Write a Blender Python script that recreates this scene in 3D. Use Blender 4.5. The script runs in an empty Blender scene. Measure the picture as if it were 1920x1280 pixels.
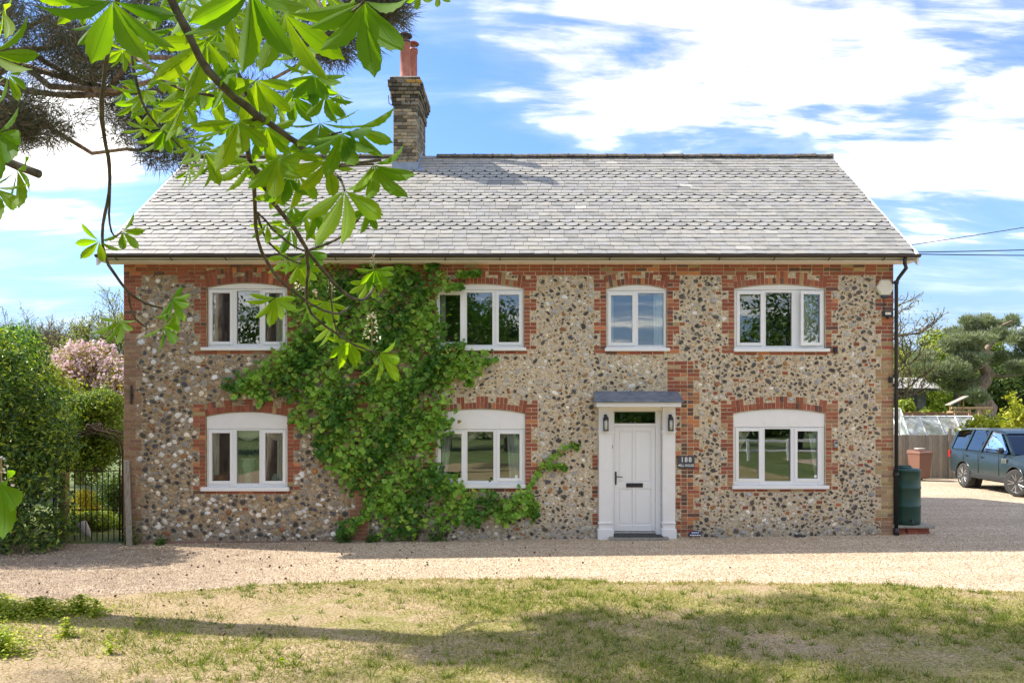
import bpy, math, random
import numpy as np
from mathutils import Vector, Matrix
R = math.radians
rng = np.random.default_rng(7)
random.seed(7)
sc = bpy.context.scene
COL = sc.collection
# ------------------------------------------------------------------ camera
FP = 1431.0            # focal length in pixels of a 1920 wide frame
CX, CY, DEP, EYE = 985.0, 775.0, 14.6, 2.4
cam_data = bpy.data.cameras.new('camera')
cam = bpy.data.objects.new('camera', cam_data)
COL.objects.link(cam)
cam.location = (0, -DEP, EYE)
cam.rotation_euler = (R(90), 0, 0)
cam_data.sensor_width = 36.0
cam_data.lens = FP / 1920 * 36
cam_data.shift_x = -(CX - 960) / 1920
cam_data.shift_y = (CY - 640) / 1920
cam_data.clip_start = 0.05
cam_data.clip_end = 2000
sc.camera = cam
# ------------------------------------------------------------------ sun
SUNV = Vector((-3.6, 0.98, 3.95)).normalized()       # towards the sun
sun_data = bpy.data.lights.new('sun', 'SUN')
sun_data.energy = 2.9
sun_data.angle = R(0.6)
sun_data.color = (1.0, 0.93, 0.82)
sun = bpy.data.objects.new('sun', sun_data)
COL.objects.link(sun)
sun.rotation_euler = SUNV.to_track_quat('Z', 'Y').to_euler()
sun.location = (-20, 5, 30)
# ------------------------------------------------------------------ exposure
sc.view_settings.view_transform = 'Standard'
sc.view_settings.look = 'None'
sc.view_settings.exposure = 1.60
sc.view_settings.gamma = 1.0
sc.view_settings.use_curve_mapping = False
sc.cycles.max_bounces = 7
sc.cycles.diffuse_bounces = 4
sc.cycles.glossy_bounces = 3
sc.cycles.transmission_bounces = 4
sc.cycles.transparent_max_bounces = 12
sc.cycles.caustics_reflective = False
sc.cycles.caustics_refractive = False
sc.cycles.use_denoising = True

# ------------------------------------------------------------------ node helper
def N(nt, typ, ins=None, **kw):
    n = nt.nodes.new(typ)
    for k, v in kw.items():
        setattr(n, k, v)
    if ins:
        for k, v in ins.items():
            s = n.inputs[k]
            if isinstance(v, bpy.types.NodeSocket):
                nt.links.new(v, s)
            else:
                s.default_value = v
    return n
def mth(nt, op, a, b=0.0, c=None, clamp=False):
    d = {0: a, 1: b}
    if c is not None: d[2] = c
    n = N(nt, 'ShaderNodeMath', d, operation=op)
    n.use_clamp = clamp
    return n.outputs[0]
def mixc(nt, f, a, b, mode='MIX'):
    n = N(nt, 'ShaderNodeMix', None, data_type='RGBA', blend_type=mode)
    for i, v in ((0, f), (6, a), (7, b)):
        if isinstance(v, bpy.types.NodeSocket): nt.links.new(v, n.inputs[i])
        elif i == 0: n.inputs[0].default_value = v
        else: n.inputs[i].default_value = tuple(v)[:3] + (1,)
    return n.outputs[2]
def maprange(nt, v, a, b, c=0.0, d=1.0, smooth=True):
    n = N(nt, 'ShaderNodeMapRange', {0: v, 1: a, 2: b, 3: c, 4: d})
    n.interpolation_type = 'SMOOTHSTEP' if smooth else 'LINEAR'
    return n.outputs[0]
def noise(nt, vec, scale, detail=4.0, rough=0.55, dist=0.0):
    return N(nt, 'ShaderNodeTexNoise', {'Vector': vec, 'Scale': scale, 'Detail': detail, 'Roughness': rough, 'Distortion': dist})

# ------------------------------------------------------------------ world: daylight sky with broken cloud
world = bpy.data.worlds.new('World')
sc.world = world
world.use_nodes = True
wt = world.node_tree
wt.nodes.clear()
def build_sky():
    nt = wt
    tc = N(nt, 'ShaderNodeTexCoord')
    sky = N(nt, 'ShaderNodeTexSky', None, sky_type='NISHITA')
    sky.sun_disc = False
    sky.sun_elevation = math.asin(SUNV.z)
    sky.sun_rotation = math.atan2(SUNV.x, SUNV.y)
    sky.altitude = 20
    sky.air_density = 1.0
    sky.dust_density = 0.8
    sky.ozone_density = 2.2
    d = N(nt, 'ShaderNodeVectorMath', {0: tc.outputs['Generated']}, operation='NORMALIZE').outputs[0]
    sp = N(nt, 'ShaderNodeSeparateXYZ', {0: d})
    zz = mth(nt, 'ADD', mth(nt, 'MAXIMUM', sp.outputs[2], 0.0), 0.16)
    u = mth(nt, 'DIVIDE', sp.outputs[0], zz)
    v = mth(nt, 'DIVIDE', sp.outputs[1], zz)
    pl = N(nt, 'ShaderNodeCombineXYZ', {0: u, 1: v, 2: 0.0}).outputs[0]
    big = noise(nt, pl, 0.8, 3.0, 0.5, 0.3).outputs[0]
    # wisps, stretched along the wind
    mp = N(nt, 'ShaderNodeMapping', {'Vector': pl, 'Rotation': (0, 0, R(-14)), 'Scale': (0.8, 2.3, 1.0)})
    wis = noise(nt, mp.outputs[0], 1.8, 9.0, 0.60, 0.5).outputs[0]
    fine = noise(nt, mp.outputs[0], 6.5, 6.0, 0.6, 0.2).outputs[0]
    # where the cloud banks stand, as directions on the sky
    wv = noise(nt, d, 4.0, 4.0, 0.6)
    wd = N(nt, 'ShaderNodeVectorMath', {0: wv.outputs[1], 1: (0.5, 0.5, 0.5)}, operation='SUBTRACT').outputs[0]
    wd = N(nt, 'ShaderNodeVectorMath', {0: wd, 3: 0.16}, operation='SCALE').outputs[0]
    dw = N(nt, 'ShaderNodeVectorMath', {0: d, 1: wd}, operation='ADD').outputs[0]
    dw = N(nt, 'ShaderNodeVectorMath', {0: dw}, operation='NORMALIZE').outputs[0]
    acc = None
    banks = [  # px, py, radius (deg), weight
        (960, 20, 4.0, .45), (1010, 130, 4.5, .55), (1130, 110, 6.5, .6), (1290, 100, 7.0, .62), (1430, 80, 6.5, .58), (1620, 90, 6, .50), (1460, 190, 3.5, .35), (960, 220, 2.8, .3),
        (1800, 100, 5, .40), (1690, 310, 4.2, .55), (1830, 290, 5.0, .6), (1900, 370, 4.5, .5), (1600, 290, 3, .35), (1760, 400, 3.5, .4), (1560, 30, 4, .3), (1880, 10, 4, .2),
        (130, 240, 4.5, .6), (60, 330, 5, .5), (160, 390, 3.5, .3), (860, 40, 3, .25), (1860, 490, 3, .25),
    ]
    for (px, py, rad, w) in banks:
        c = Vector(((px - CX) / FP, 1.0, (CY - py) / FP)).normalized()
        dt = N(nt, 'ShaderNodeVectorMath', {0: dw, 1: c}, operation='DOT_PRODUCT').outputs[1]
        m = maprange(nt, dt, math.cos(R(rad * 1.25)), math.cos(R(rad * 0.25)), 0.0, w)
        acc = m if acc is None else mth(nt, 'MAXIMUM', acc, m)
    # out of view: broken cloud, its cover raised to brighten the shaded facade
    gen = maprange(nt, big, 0.38, 0.56, 0.0, 0.60)
    front = maprange(nt, sp.outputs[1], 0.45, 0.75, 1.0, 0.0)
    gen = mth(nt, 'MULTIPLY', gen, front)
    acc = mth(nt, 'MAXIMUM', acc, gen)
    t = mth(nt, 'ADD', acc, mth(nt, 'MULTIPLY', mth(nt, 'SUBTRACT', wis, 0.5), 2.0))
    t = mth(nt, 'ADD', t, mth(nt, 'MULTIPLY', mth(nt, 'SUBTRACT', fine, 0.5), 0.45))
    cov = maprange(nt, t, 0.18, 0.72)
    veil = maprange(nt, mth(nt, 'ADD', wis, mth(nt, 'MULTIPLY', acc, .3)), 0.40, 0.78, 0.0, 0.30)
    hz = maprange(nt, sp.outputs[2], 0.0, 0.26, 0.36, 0.0)
    cov = mth(nt, 'MAXIMUM', cov, veil)
    cov = mth(nt, 'MULTIPLY', cov, 0.97)
    shade = mth(nt, 'MULTIPLY', maprange(nt, fine, 0.3, 0.7, 0.72, 1.0), maprange(nt, wis, 0.38, 0.72, 0.55, 1.0))
    cl = N(nt, 'ShaderNodeVectorMath', {0: (6.3, 6.15, 5.9), 3: shade}, operation='SCALE').outputs[0]
    skyc = mixc(nt, 1.0, sky.outputs[0], (0.62, 0.80, 1.06), 'MULTIPLY')
    skyc = N(nt, 'ShaderNodeVectorMath', {0: skyc, 3: 0.60}, operation='SCALE').outputs[0]
    hzf = maprange(nt, sp.outputs[2], 0.0, 0.30, 0.90, 0.0)
    skyc = mixc(nt, hzf, skyc, (1.12, 1.52, 2.12))
    colr = mixc(nt, cov, skyc, cl)
    bg = N(nt, 'ShaderNodeBackground', {'Color': colr, 'Strength': 0.15})
    out = N(nt, 'ShaderNodeOutputWorld', {0: bg.outputs[0]})
build_sky()
# ------------------------------------------------------------------ geometry helpers
def Fx(px): return (px - CX) * DEP / FP
def Fz(py): return EYE - (py - CY) * DEP / FP
def W(px, py, d): return np.array([(px - CX) * d / FP, d - DEP, EYE - (py - CY) * d / FP])
def gz(x, y=0): return float(np.clip(0.012 * x, -0.10, 0.09))

def mesh(name, V, F, col=None, smooth=False):
    """V: (n,3); F: list of tuples or an (m,k) array; col: (n,3) colour per vertex."""
    me = bpy.data.meshes.new(name)
    V = np.asarray(V, dtype=np.float32).reshape(-1, 3)
    me.vertices.add(len(V))
    me.vertices.foreach_set('co', V.ravel())
    if isinstance(F, np.ndarray):
        m, k = F.shape
        me.loops.add(m * k); me.polygons.add(m)
        me.loops.foreach_set('vertex_index', F.astype(np.int32).ravel())
        me.polygons.foreach_set('loop_start', np.arange(0, m * k, k, dtype=np.int32))
        me.polygons.foreach_set('loop_total', np.full(m, k, dtype=np.int32))
    else:
        tot = np.array([len(f) for f in F], dtype=np.int32)
        flat = np.fromiter((i for f in F for i in f), dtype=np.int32)
        me.loops.add(len(flat)); me.polygons.add(len(F))
        me.loops.foreach_set('vertex_index', flat)
        me.polygons.foreach_set('loop_start', np.concatenate([[0], np.cumsum(tot)[:-1]]).astype(np.int32))
        me.polygons.foreach_set('loop_total', tot)
    me.polygons.foreach_set('use_smooth', np.full(len(me.polygons), bool(smooth)))
    if col is not None:
        a = me.color_attributes.new('Col', 'FLOAT_COLOR', 'POINT')
        c = np.ones((len(V), 4), dtype=np.float32)
        c[:, :3] = col
        a.data.foreach_set('color', c.ravel())
    me.update(calc_edges=True)
    return me

class MB:
    """collects simple shapes that become ONE mesh object"""
    def __init__(s): s.V = []; s.F = []; s.C = []; s.n = 0; s.hascol = False
    def add(s, V, F, c=None):
        V = np.asarray(V, dtype=float).reshape(-1, 3)
        s.V.append(V); s.F += [tuple(int(i) + s.n for i in f) for f in F]
        if c is not None: s.hascol = True
        s.C.append(np.tile(np.array(c if c is not None else (1, 1, 1), float), (len(V), 1)) if np.ndim(c) < 2 else np.asarray(c))
        s.n += len(V); return s
    def box(s, x0, x1, y0, y1, z0, z1, c=None):
        V = [(x, y, z) for z in (z0, z1) for y in (y0, y1) for x in (x0, x1)]
        F = [(0, 2, 3, 1), (4, 5, 7, 6), (0, 1, 5, 4), (2, 6, 7, 3), (0, 4, 6, 2), (1, 3, 7, 5)]
        return s.add(V, F, c)
    def bbox(s, x0, x1, y0, y1, z0, z1, b=.008, c=None):
        """box with chamfered edges"""
        V = []; xs = (x0, x1); ys = (y0, y1); zs = (z0, z1)
        idx = {}
        for i in (0, 1):
            for j in (0, 1):
                for k in (0, 1):
                    sx, sy, sz = (1, -1)[i], (1, -1)[j], (1, -1)[k]
                    for ax in range(3):
                        p = [xs[i] + sx * b, ys[j] + sy * b, zs[k] + sz * b]
                        p[ax] = (xs, ys, zs)[ax][(i, j, k)[ax]]
                        idx[(i, j, k, ax)] = len(V); V.append(p)
        F = []
        for ax in range(3):
            o = [a for a in range(3) if a != ax]
            for v in (0, 1):
                q = []
                for (a, b_) in ((0, 0), (1, 0), (1, 1), (0, 1)):
                    t = [0, 0, 0]; t[ax] = v; t[o[0]] = a; t[o[1]] = b_
                    q.append(idx[(t[0], t[1], t[2], ax)])
                F.append(q)
        for ax in range(3):            # edges along ax
            o = [a for a in range(3) if a != ax]
            for a in (0, 1):
                for b_ in (0, 1):
                    q = []
                    for v in (0, 1):
                        t = [0, 0, 0]; t[ax] = v; t[o[0]] = a; t[o[1]] = b_
                        q.append((idx[(*t, o[0])], idx[(*t, o[1])]))
                    F.append([q[0][0], q[0][1], q[1][1], q[1][0]])
        for i in (0, 1):
            for j in (0, 1):
                for k in (0, 1):
                    F.append([idx[(i, j, k, 0)], idx[(i, j, k, 1)], idx[(i, j, k, 2)]])
        V = np.array(V); ctr = V.mean(0); F2 = []
        for f in F:
            p = V[f]; nrm = np.cross(p[1] - p[0], p[2] - p[0])
            F2.append(f if np.dot(nrm, p.mean(0) - ctr) > 0 else f[::-1])
        return s.add(V, F2, c)
    def tube(s, P, r, n=6, c=None, caps=True):
        P = np.asarray(P, float); m = len(P)
        r = np.full(m, r) if np.isscalar(r) else np.asarray(r, float)
        T = np.gradient(P, axis=0); T /= np.linalg.norm(T, axis=1)[:, None] + 1e-9
        up = np.array([0, 0, 1.0]) if abs(T[0][2]) < .9 else np.array([1.0, 0, 0])
        V = []; a = np.linspace(0, 2 * np.pi, n, endpoint=False)
        for i in range(m):
            u = np.cross(T[i], up); u /= np.linalg.norm(u) + 1e-9
            w = np.cross(T[i], u); up = -w if False else up
            V.append(P[i] + r[i] * (np.cos(a)[:, None] * u + np.sin(a)[:, None] * w))
        V = np.concatenate(V); F = []
        for i in range(m - 1):
            for k in range(n):
                k2 = (k + 1) % n
                F.append((i * n + k, i * n + k2, (i + 1) * n + k2, (i + 1) * n + k))
        if caps:
            F.append(tuple(range(n))[::-1]); F.append(tuple(range((m - 1) * n, m * n)))
        return s.add(V, F, c)
    def lathe(s, prof, ctr, n=24, c=None, M=None):
        """prof: (r, z) from bottom up"""
        a = np.linspace(0, 2 * np.pi, n, endpoint=False); V = []
        for (r, z) in prof: V.append(np.stack([np.cos(a) * r, np.sin(a) * r, np.full(n, z)], 1))
        V = np.concatenate(V); m = len(prof); F = []
        for i in range(m - 1):
            for k in range(n):
                k2 = (k + 1) % n
                F.append((i * n + k, i * n + k2, (i + 1) * n + k2, (i + 1) * n + k))
        F.append(tuple(range(n))[::-1]); F.append(tuple(range((m - 1) * n, m * n)))
        if M is not None: V = V @ np.array(M).T
        return s.add(V + np.asarray(ctr, float), F, c)
    def prism(s, poly, y0, y1, bev=0.0, c=None, M=None):
        """poly in (x, z), counter-clockwise seen from -y; front at y0, back at y1 > y0"""
        V, F = prism(poly, y0, y1, bev)
        if M is not None: V = M(V)
        return s.add(V, F, c)
    def build(s, name, mat, parent=None, smooth=False, origin=None):
        V = np.concatenate(s.V); C = np.concatenate(s.C) if s.hascol else None
        if origin is not None: V = V - np.asarray(origin, float)
        me = mesh(name, V, s.F, C, smooth)
        return link(name, me, mat, parent, None if origin is None else np.asarray(origin, float) - wloc(parent))

def prism(poly, y0, y1, bev=0.0):
    P = np.asarray(poly, float); n = len(P)
    if bev > 0:
        c = P.mean(0); d = c - P; L = np.linalg.norm(d, axis=1)[:, None]
        Q = P + d / L * bev * 1.4
        V = np.concatenate([np.c_[P[:, 0], np.full(n, y1), P[:, 1]], np.c_[P[:, 0], np.full(n, y0 + bev * .8), P[:, 1]], np.c_[Q[:, 0], np.full(n, y0), Q[:, 1]]])
        rings = 3
    else:
        V = np.concatenate([np.c_[P[:, 0], np.full(n, y1), P[:, 1]], np.c_[P[:, 0], np.full(n, y0), P[:, 1]]]); rings = 2
    F = []
    for r in range(rings - 1):
        for k in range(n):
            k2 = (k + 1) % n
            F.append((r * n + k, r * n + k2, (r + 1) * n + k2, (r + 1) * n + k))
    F.append(tuple(range((rings - 1) * n, rings * n)))
    F.append(tuple(range(n))[::-1])
    return V, F

def wloc(p):
    v = np.zeros(3)
    while p is not None: v = v + np.array(p.location); p = p.parent
    return v
def link(name, data, mat=None, parent=None, loc=None):
    o = bpy.data.objects.new(name, data)
    COL.objects.link(o)
    if loc is not None: o.location = tuple(float(v) for v in loc)
    if mat is not None and hasattr(data, 'materials'):
        for m_ in (mat if isinstance(mat, (list, tuple)) else [mat]): data.materials.append(m_)
    if parent is not None: o.parent = parent
    return o
def tag(o, label=None, cat=None, group=None, kind=None):
    if label: o['label'] = label
    if cat: o['category'] = cat
    if group: o['group'] = group
    if kind: o['kind'] = kind
    return o
def empty(name, loc, label, cat, group=None, rz=0):
    o = bpy.data.objects.new(name, None); COL.objects.link(o)
    o.location = tuple(float(v) for v in loc); o.rotation_euler = (0, 0, rz)
    o.empty_display_size = 0.2
    return tag(o, label, cat, group)
def copy_tree(o, parent=None):
    kids = [c for c in KIDS.get(o.name, [])] or list(o.children)
    c = o.copy(); COL.objects.link(c)
    if parent is not None: c.parent = parent
    for ch in kids: copy_tree(ch, c)
    return c
KIDS = {}

def pieces(items, single, rest, mat, parent, nmax=300, key=None, smooth=False, kind='stuff'):
    """items: (V, F, colour). The nmax largest become objects, the others one joined part."""
    W0 = wloc(parent)
    order = sorted(range(len(items)), key=(lambda i: -key[i]) if key is not None else (lambda i: i))
    for i in order[:nmax]:
        V, F, c = items[i]
        V = np.asarray(V); o = V.mean(0)
        cc = np.broadcast_to(np.asarray(c, float), (len(V), 3))
        link(single, mesh(single, V - o, F, cc, smooth), mat, parent, o - W0)
    left = order[nmax:]
    if left:
        mb = MB()
        for i in left:
            V, F, c = items[i]
            mb.add(V, F, np.broadcast_to(np.asarray(c, float), (len(V), 3)))
        o = mb.build(rest, mat, parent, smooth)
        o.location = tuple(-W0)
        o['kind'] = kind
        return o

# ------------------------------------------------------------------ materials
def newmat(name):
    m = bpy.data.materials.new(name); m.use_nodes = True
    nt = m.node_tree; nt.nodes.clear()
    b = nt.nodes.new('ShaderNodeBsdfPrincipled'); o = nt.nodes.new('ShaderNodeOutputMaterial')
    nt.links.new(b.outputs[0], o.inputs[0])
    return m, nt, b, o
def M_(name, cols=None, scale=6.0, rough=.7, attr=False, bump=0.0, bscale=60.0, metal=0.0, spec=.35, lo=.3, hi=.7, amt=1.0, stain=None, stscale=2.0, stlo=.55, sthi=.75, emis=None, coat=0.0, stretch=None, detail=5.0):
    m, nt, b, o = newmat(name)
    pos = N(nt, 'ShaderNodeNewGeometry').outputs['Position']
    if stretch: pos = N(nt, 'ShaderNodeMapping', {'Vector': pos, 'Scale': stretch}).outputs[0]
    cols = cols or [(1, 1, 1)]
    if isinstance(cols[0], (int, float)): cols = [cols]
    nf = noise(nt, pos, scale, detail, .6).outputs[0]
    if len(cols) == 1:
        base = N(nt, 'ShaderNodeRGB').outputs[0]; base.default_value = tuple(cols[0]) + (1,)
        base = mixc(nt, mth(nt, 'MULTIPLY', maprange(nt, nf, lo, hi), .22 * amt), base, tuple(c * .55 for c in cols[0]))
    else:
        rp = N(nt, 'ShaderNodeValToRGB', {0: nf})
        e = rp.color_ramp.elements
        n = len(cols)
        for i in range(n):
            p = lo + (hi - lo) * i / (n - 1)
            if i < 2: e[i].position = p; e[i].color = tuple(cols[i]) + (1,)
            else:
                q = e.new(p); q.color = tuple(cols[i]) + (1,)
        base = rp.outputs[0]
    if attr:
        a = N(nt, 'ShaderNodeAttribute', None, attribute_name='Col').outputs[0]
        base = mixc(nt, 1.0, base, a, 'MULTIPLY')
    if stain:
        sn = noise(nt, pos, stscale, 6, .65).outputs[0]
        base = mixc(nt, maprange(nt, sn, stlo, sthi), base, stain)
    nt.links.new(base, b.inputs['Base Color'])
    b.inputs['Roughness'].default_value = rough
    b.inputs['Metallic'].default_value = metal
    b.inputs['Specular IOR Level'].default_value = spec
    b.inputs['Coat Weight'].default_value = coat
    b.inputs['Coat Roughness'].default_value = .08
    if bump:
        bn = noise(nt, pos, bscale, 5, .65).outputs[0]
        bp = N(nt, 'ShaderNodeBump', {'Height': bn, 'Strength': min(1.0, bump), 'Distance': 0.02 * max(1, bump)})
        nt.links.new(bp.outputs[0], b.inputs['Normal'])
    if emis:
        b.inputs['Emission Color'].default_value = tuple(emis[:3]) + (1,); b.inputs['Emission Strength'].default_value = emis[3]
    return m
def leafmat(name, trans=(.25, .5, .05), tw=.35, rough=.5, spec=.35):
    """foliage: colour from the Col attribute, part of the light passes through the leaf"""
    m, nt, b, o = newmat(name)
    a = N(nt, 'ShaderNodeAttribute', None, attribute_name='Col').outputs[0]
    pos = N(nt, 'ShaderNodeNewGeometry').outputs['Position']
    nf = noise(nt, pos, 9.0, 3).outputs[0]
    c = mixc(nt, mth(nt, 'MULTIPLY', maprange(nt, nf, .35, .7), .3), a, mixc(nt, 1.0, a, (.6, .62, .6), 'MULTIPLY'))
    nt.links.new(c, b.inputs['Base Color'])
    b.inputs['Roughness'].default_value = rough
    b.inputs['Specular IOR Level'].default_value = spec
    tr = N(nt, 'ShaderNodeBsdfTranslucent', {0: mixc(nt, 1.0, mixc(nt, .5, c, a), trans, 'MULTIPLY')})
    mx = N(nt, 'ShaderNodeMixShader', {0: tw, 1: b.outputs[0], 2: tr.outputs[0]})
    nt.links.new(mx.outputs[0], o.inputs[0])
    return m

# ------------------------------------------------------------------ foliage generators
def unit(v): return v / (np.linalg.norm(v, axis=-1, keepdims=True) + 1e-9)
def leaf_cloud(P, size, cols, out=None, flat=.5, aspect=.55, droop=.0, var=.35):
    """P (n,3); out (n,3) preferred facing; every leaf a folded kite of two triangles pairs"""
    n = len(P)
    s = size * (1 + var * (rng.random(n) * 2 - 1))
    nr = unit(rng.normal(size=(n, 3)))
    if out is not None: nr = unit(nr * (1 - flat) + out * flat * 1.6)
    ax = unit(np.cross(nr, unit(rng.normal(size=(n, 3)))))
    ax[:, 2] -= droop; ax = unit(ax)
    sd = unit(np.cross(nr, ax))
    nr = np.cross(ax, sd)
    S = s[:, None]
    a = P - ax * S * .5; t = P + ax * S * .5
    l = P - sd * S * aspect * .5 + nr * S * .12 - ax * S * .06; r = P + sd * S * aspect * .5 + nr * S * .12 - ax * S * .06
    V = np.stack([a, r, t, l], 1).reshape(-1, 3)
    i = np.arange(n)[:, None] * 4
    F = np.concatenate([i + np.array([[0, 1, 2]]), i + np.array([[0, 2, 3]])], 0)
    cols = np.asarray(cols, float)
    k = rng.random(n) * (len(cols) - 1); k0 = np.floor(k).astype(int); f = (k - k0)[:, None]
    c = cols[k0] * (1 - f) + cols[np.minimum(k0 + 1, len(cols) - 1)] * f
    c = c * (1 + .25 * (rng.random((n, 1)) * 2 - 1))
    return V, F, np.repeat(c, 4, 0)
def clump_points(clumps, n, shell=.55, squash=.8):
    """clumps: (x,y,z,r) ; points towards the shell of each clump"""
    cl = np.asarray(clumps, float)
    w = cl[:, 3] ** 2; k = rng.choice(len(cl), n, p=w / w.sum())
    d = unit(rng.normal(size=(n, 3)))
    rr = cl[k, 3] * (shell + (1.12 - shell) * rng.random(n) ** .7)
    lump = 1 + .18 * np.sin(d[:, 0] * 5 + k * 1.3) * np.cos(d[:, 2] * 6 + k) + .12 * np.sin(d[:, 1] * 9 + k * 2.1)
    rr = rr * lump
    P = cl[k, :3] + d * rr[:, None] * np.array([1, 1, squash])
    return P, d, k
def needles(P, D, length, width, cols, per=1):
    """thin triangles from P along D"""
    n = len(P)
    sd = unit(np.cross(D, unit(rng.normal(size=(n, 3)))))
    L = length * (0.7 + .6 * rng.random(n))[:, None]
    V = np.stack([P - sd * width * .5, P + sd * width * .5, P + D * L], 1).reshape(-1, 3)
    F = np.arange(3 * n).reshape(-1, 3)
    cols = np.asarray(cols, float)
    k = rng.random(n) * (len(cols) - 1); k0 = np.floor(k).astype(int); f = (k - k0)[:, None]
    c = cols[k0] * (1 - f) + cols[np.minimum(k0 + 1, len(cols) - 1)] * f
    return V, F, np.repeat(c, 3, 0)
def curve(a, b, sag=0.0, wob=.1, n=6):
    a = np.asarray(a, float); b = np.asarray(b, float)
    t = np.linspace(0, 1, n)[:, None]
    P = a + (b - a) * t
    L = np.linalg.norm(b - a)
    P[:, 2] += sag * L * (4 * t[:, 0] * (1 - t[:, 0]))
    w = rng.normal(size=(n, 3)) * wob * L * .25; w[0] = 0; w[-1] = 0
    return P + w
def twigs(mb, p, d, L, r, lev, spread=.55, n=3, up=.12, minr=.006, sides=4):
    """recursive bare branches"""
    p = np.asarray(p, float); P = [p]; q = p; dd = d
    for i in range(3):
        dd = unit(dd + rng.normal(size=3) * .16 + np.array([0, 0, up * .4])); q = q + dd * L / 3; P.append(q)
    mb.tube(P, np.linspace(r, max(r * .62, minr), 4), sides if lev > 1 else 3, caps=False)
    if lev == 0: return
    for k in range(n):
        f = .35 + .65 * (k + 1) / n
        b = P[0] + (P[-1] - P[0]) * f if k < n - 1 else P[-1]
        nd = unit(dd + rng.normal(size=3) * spread + np.array([0, 0, up]))
        twigs(mb, b, nd, L * (.62 + .2 * rng.random()), max(r * .58, minr), lev - 1, spread, n, up, minr, sides)
def tree(name, label, base, clumps, nleaf, size, cols, lmat, bmat, group=None, cat='tree', r0=.25, flat=.5, squash=.8, shell=.55, limbs=True, aspect=.55):
    base = np.asarray(base, float)
    o = empty(name, base, label, cat, group)
    cl = np.asarray(clumps, float)
    P, d, k = clump_points(cl, nleaf, shell, squash)
    V, F, c = leaf_cloud(P, size, cols, d + np.array([0, 0, .4]), flat, aspect)
    link('crown', mesh('crown', V - base, F, c), lmat, o)
    if limbs:
        mb = MB(); top = cl[:, :3].mean(0); top[2] = cl[:, 2].max() * .55 + cl[:, 2].min() * .45
        t = np.linspace(0, 1, 7)[:, None]
        Pt = base + (top - base) * t + rng.normal(size=(7, 3)) * np.array([.05, .05, 0]) * r0 * 4 * (t > 0)
        mb.tube(Pt - base, np.linspace(r0 * 1.15, r0 * .35, 7), 8)
        mb.build('trunk', bmat, o, True)
        lb = MB()
        for q in cl[:min(26, len(cl))]:
            f = .35 + .5 * rng.random(); s = base + (top - base) * f
            e = q[:3]
            lb.tube(curve(s - base, e - base, .08, .12), np.linspace(r0 * .32, r0 * .06, 6), 5, caps=False)
        lb.build('branches', bmat, o, True)['kind'] = 'stuff'
    return o
# ------------------------------------------------------------------ the materials of the place
BRICK = M_('brick_clay', [(.80, .78, .76), (1, 1, 1), (1.0, .93, .86)], 22, .85, attr=True, bump=.35, bscale=120, stain=(.34, .29, .24), stscale=14, stlo=.66, sthi=.82)
FLINT = M_('flint_stone', [(.65, .65, .65), (1, 1, 1), (1.1, 1.04, .95)], 38, .45, attr=True, bump=.4, bscale=70, spec=.5, stain=(.50, .44, .34), stscale=26, stlo=.60, sthi=.68)
SLATE = M_('roof_slate', [(.80, .79, .78), (1, 1, 1), (1.0, .97, .92)], 7.0, .50, attr=True, bump=.3, bscale=60, stain=(.24, .22, .15), stscale=11, stlo=.58, sthi=.72)
CHIMB = M_('chimney_brick', [(.35, .33, .30), (.95, .95, .95), (1, .97, .9)], 9, .9, attr=True, bump=.5, bscale=70, stain=(.05, .045, .04), stscale=16, stlo=.53, sthi=.72)
WHITE = M_('white_upvc', (.81, .81, .81), 3, .35, spec=.5, amt=.2, stain=(.58, .56, .50), stscale=10, stlo=.60, sthi=1.05)
WPAINT = M_('white_paint', (.80, .79, .775), 5, .5, spec=.4, amt=.4, stain=(.50, .45, .37), stscale=7, stlo=.60, sthi=.95)
CREAM = M_('cream_fascia', (.86, .82, .73), 4, .5, amt=.3, stretch=(1, 1, 6))
BLACKP = M_('black_plastic', (.018, .018, .02), 5, .38, spec=.5)
GUTTER = M_('gutter_brown_black', (.035, .026, .024), 5, .35, spec=.5)
LEAD = M_('lead_sheet', [(.10, .13, .18), (.17, .20, .26), (.24, .26, .29)], 7, .5, bump=.15, bscale=20, metal=.2)
FLASH = M_('lead_flashing', [(.20, .25, .34), (.30, .35, .44)], 7, .5, bump=.2, bscale=20)
WOODG = M_('weathered_wood', [(.20, .17, .14), (.33, .29, .24), (.42, .38, .32)], 9, .9, attr=False, bump=.5, bscale=40, stretch=(6, 6, .6))
FENCEM = M_('fence_wood', [(.70, .68, .64), (1, 1, 1)], 8, .9, attr=True, bump=.4, bscale=50, stretch=(5, 5, .7))
BARK = M_('bark', [(.055, .040, .030), (.12, .09, .065), (.19, .15, .115)], 7, .95, bump=1.0, bscale=24, stretch=(3, 3, .7))
BARKG = M_('bark_grey_green', [(.045, .040, .026), (.10, .085, .055), (.16, .15, .10)], 18, .9, bump=.8, bscale=60)
BARKP = M_('pine_bark', [(.10, .07, .05), (.28, .20, .15), (.46, .37, .30)], 5, .95, bump=1.0, bscale=14, stretch=(3, 3, .6))
POT = M_('terracotta_pot', [(.36, .12, .085), (.48, .19, .14)], 8, .7, bump=.1)
COWL = M_('cowl_metal', (.07, .055, .08), 8, .45, metal=.4)
COWLR = M_('cowl_red', (.33, .10, .075), 8, .5, metal=.2)
RIDGE = M_('ridge_tile_lichen', [(.05, .045, .04), (.14, .12, .10), (.24, .19, .12)], 10, .95, bump=.6, bscale=40, stain=(.42, .22, .06), stscale=12, stlo=.58, sthi=.72)
IRON = M_('rusty_iron', [(.035, .022, .018), (.10, .055, .038)], 20, .75, metal=.3)
STONE = M_('step_stone', [(.22, .21, .18), (.36, .34, .29)], 10, .9, bump=.4)
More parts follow.
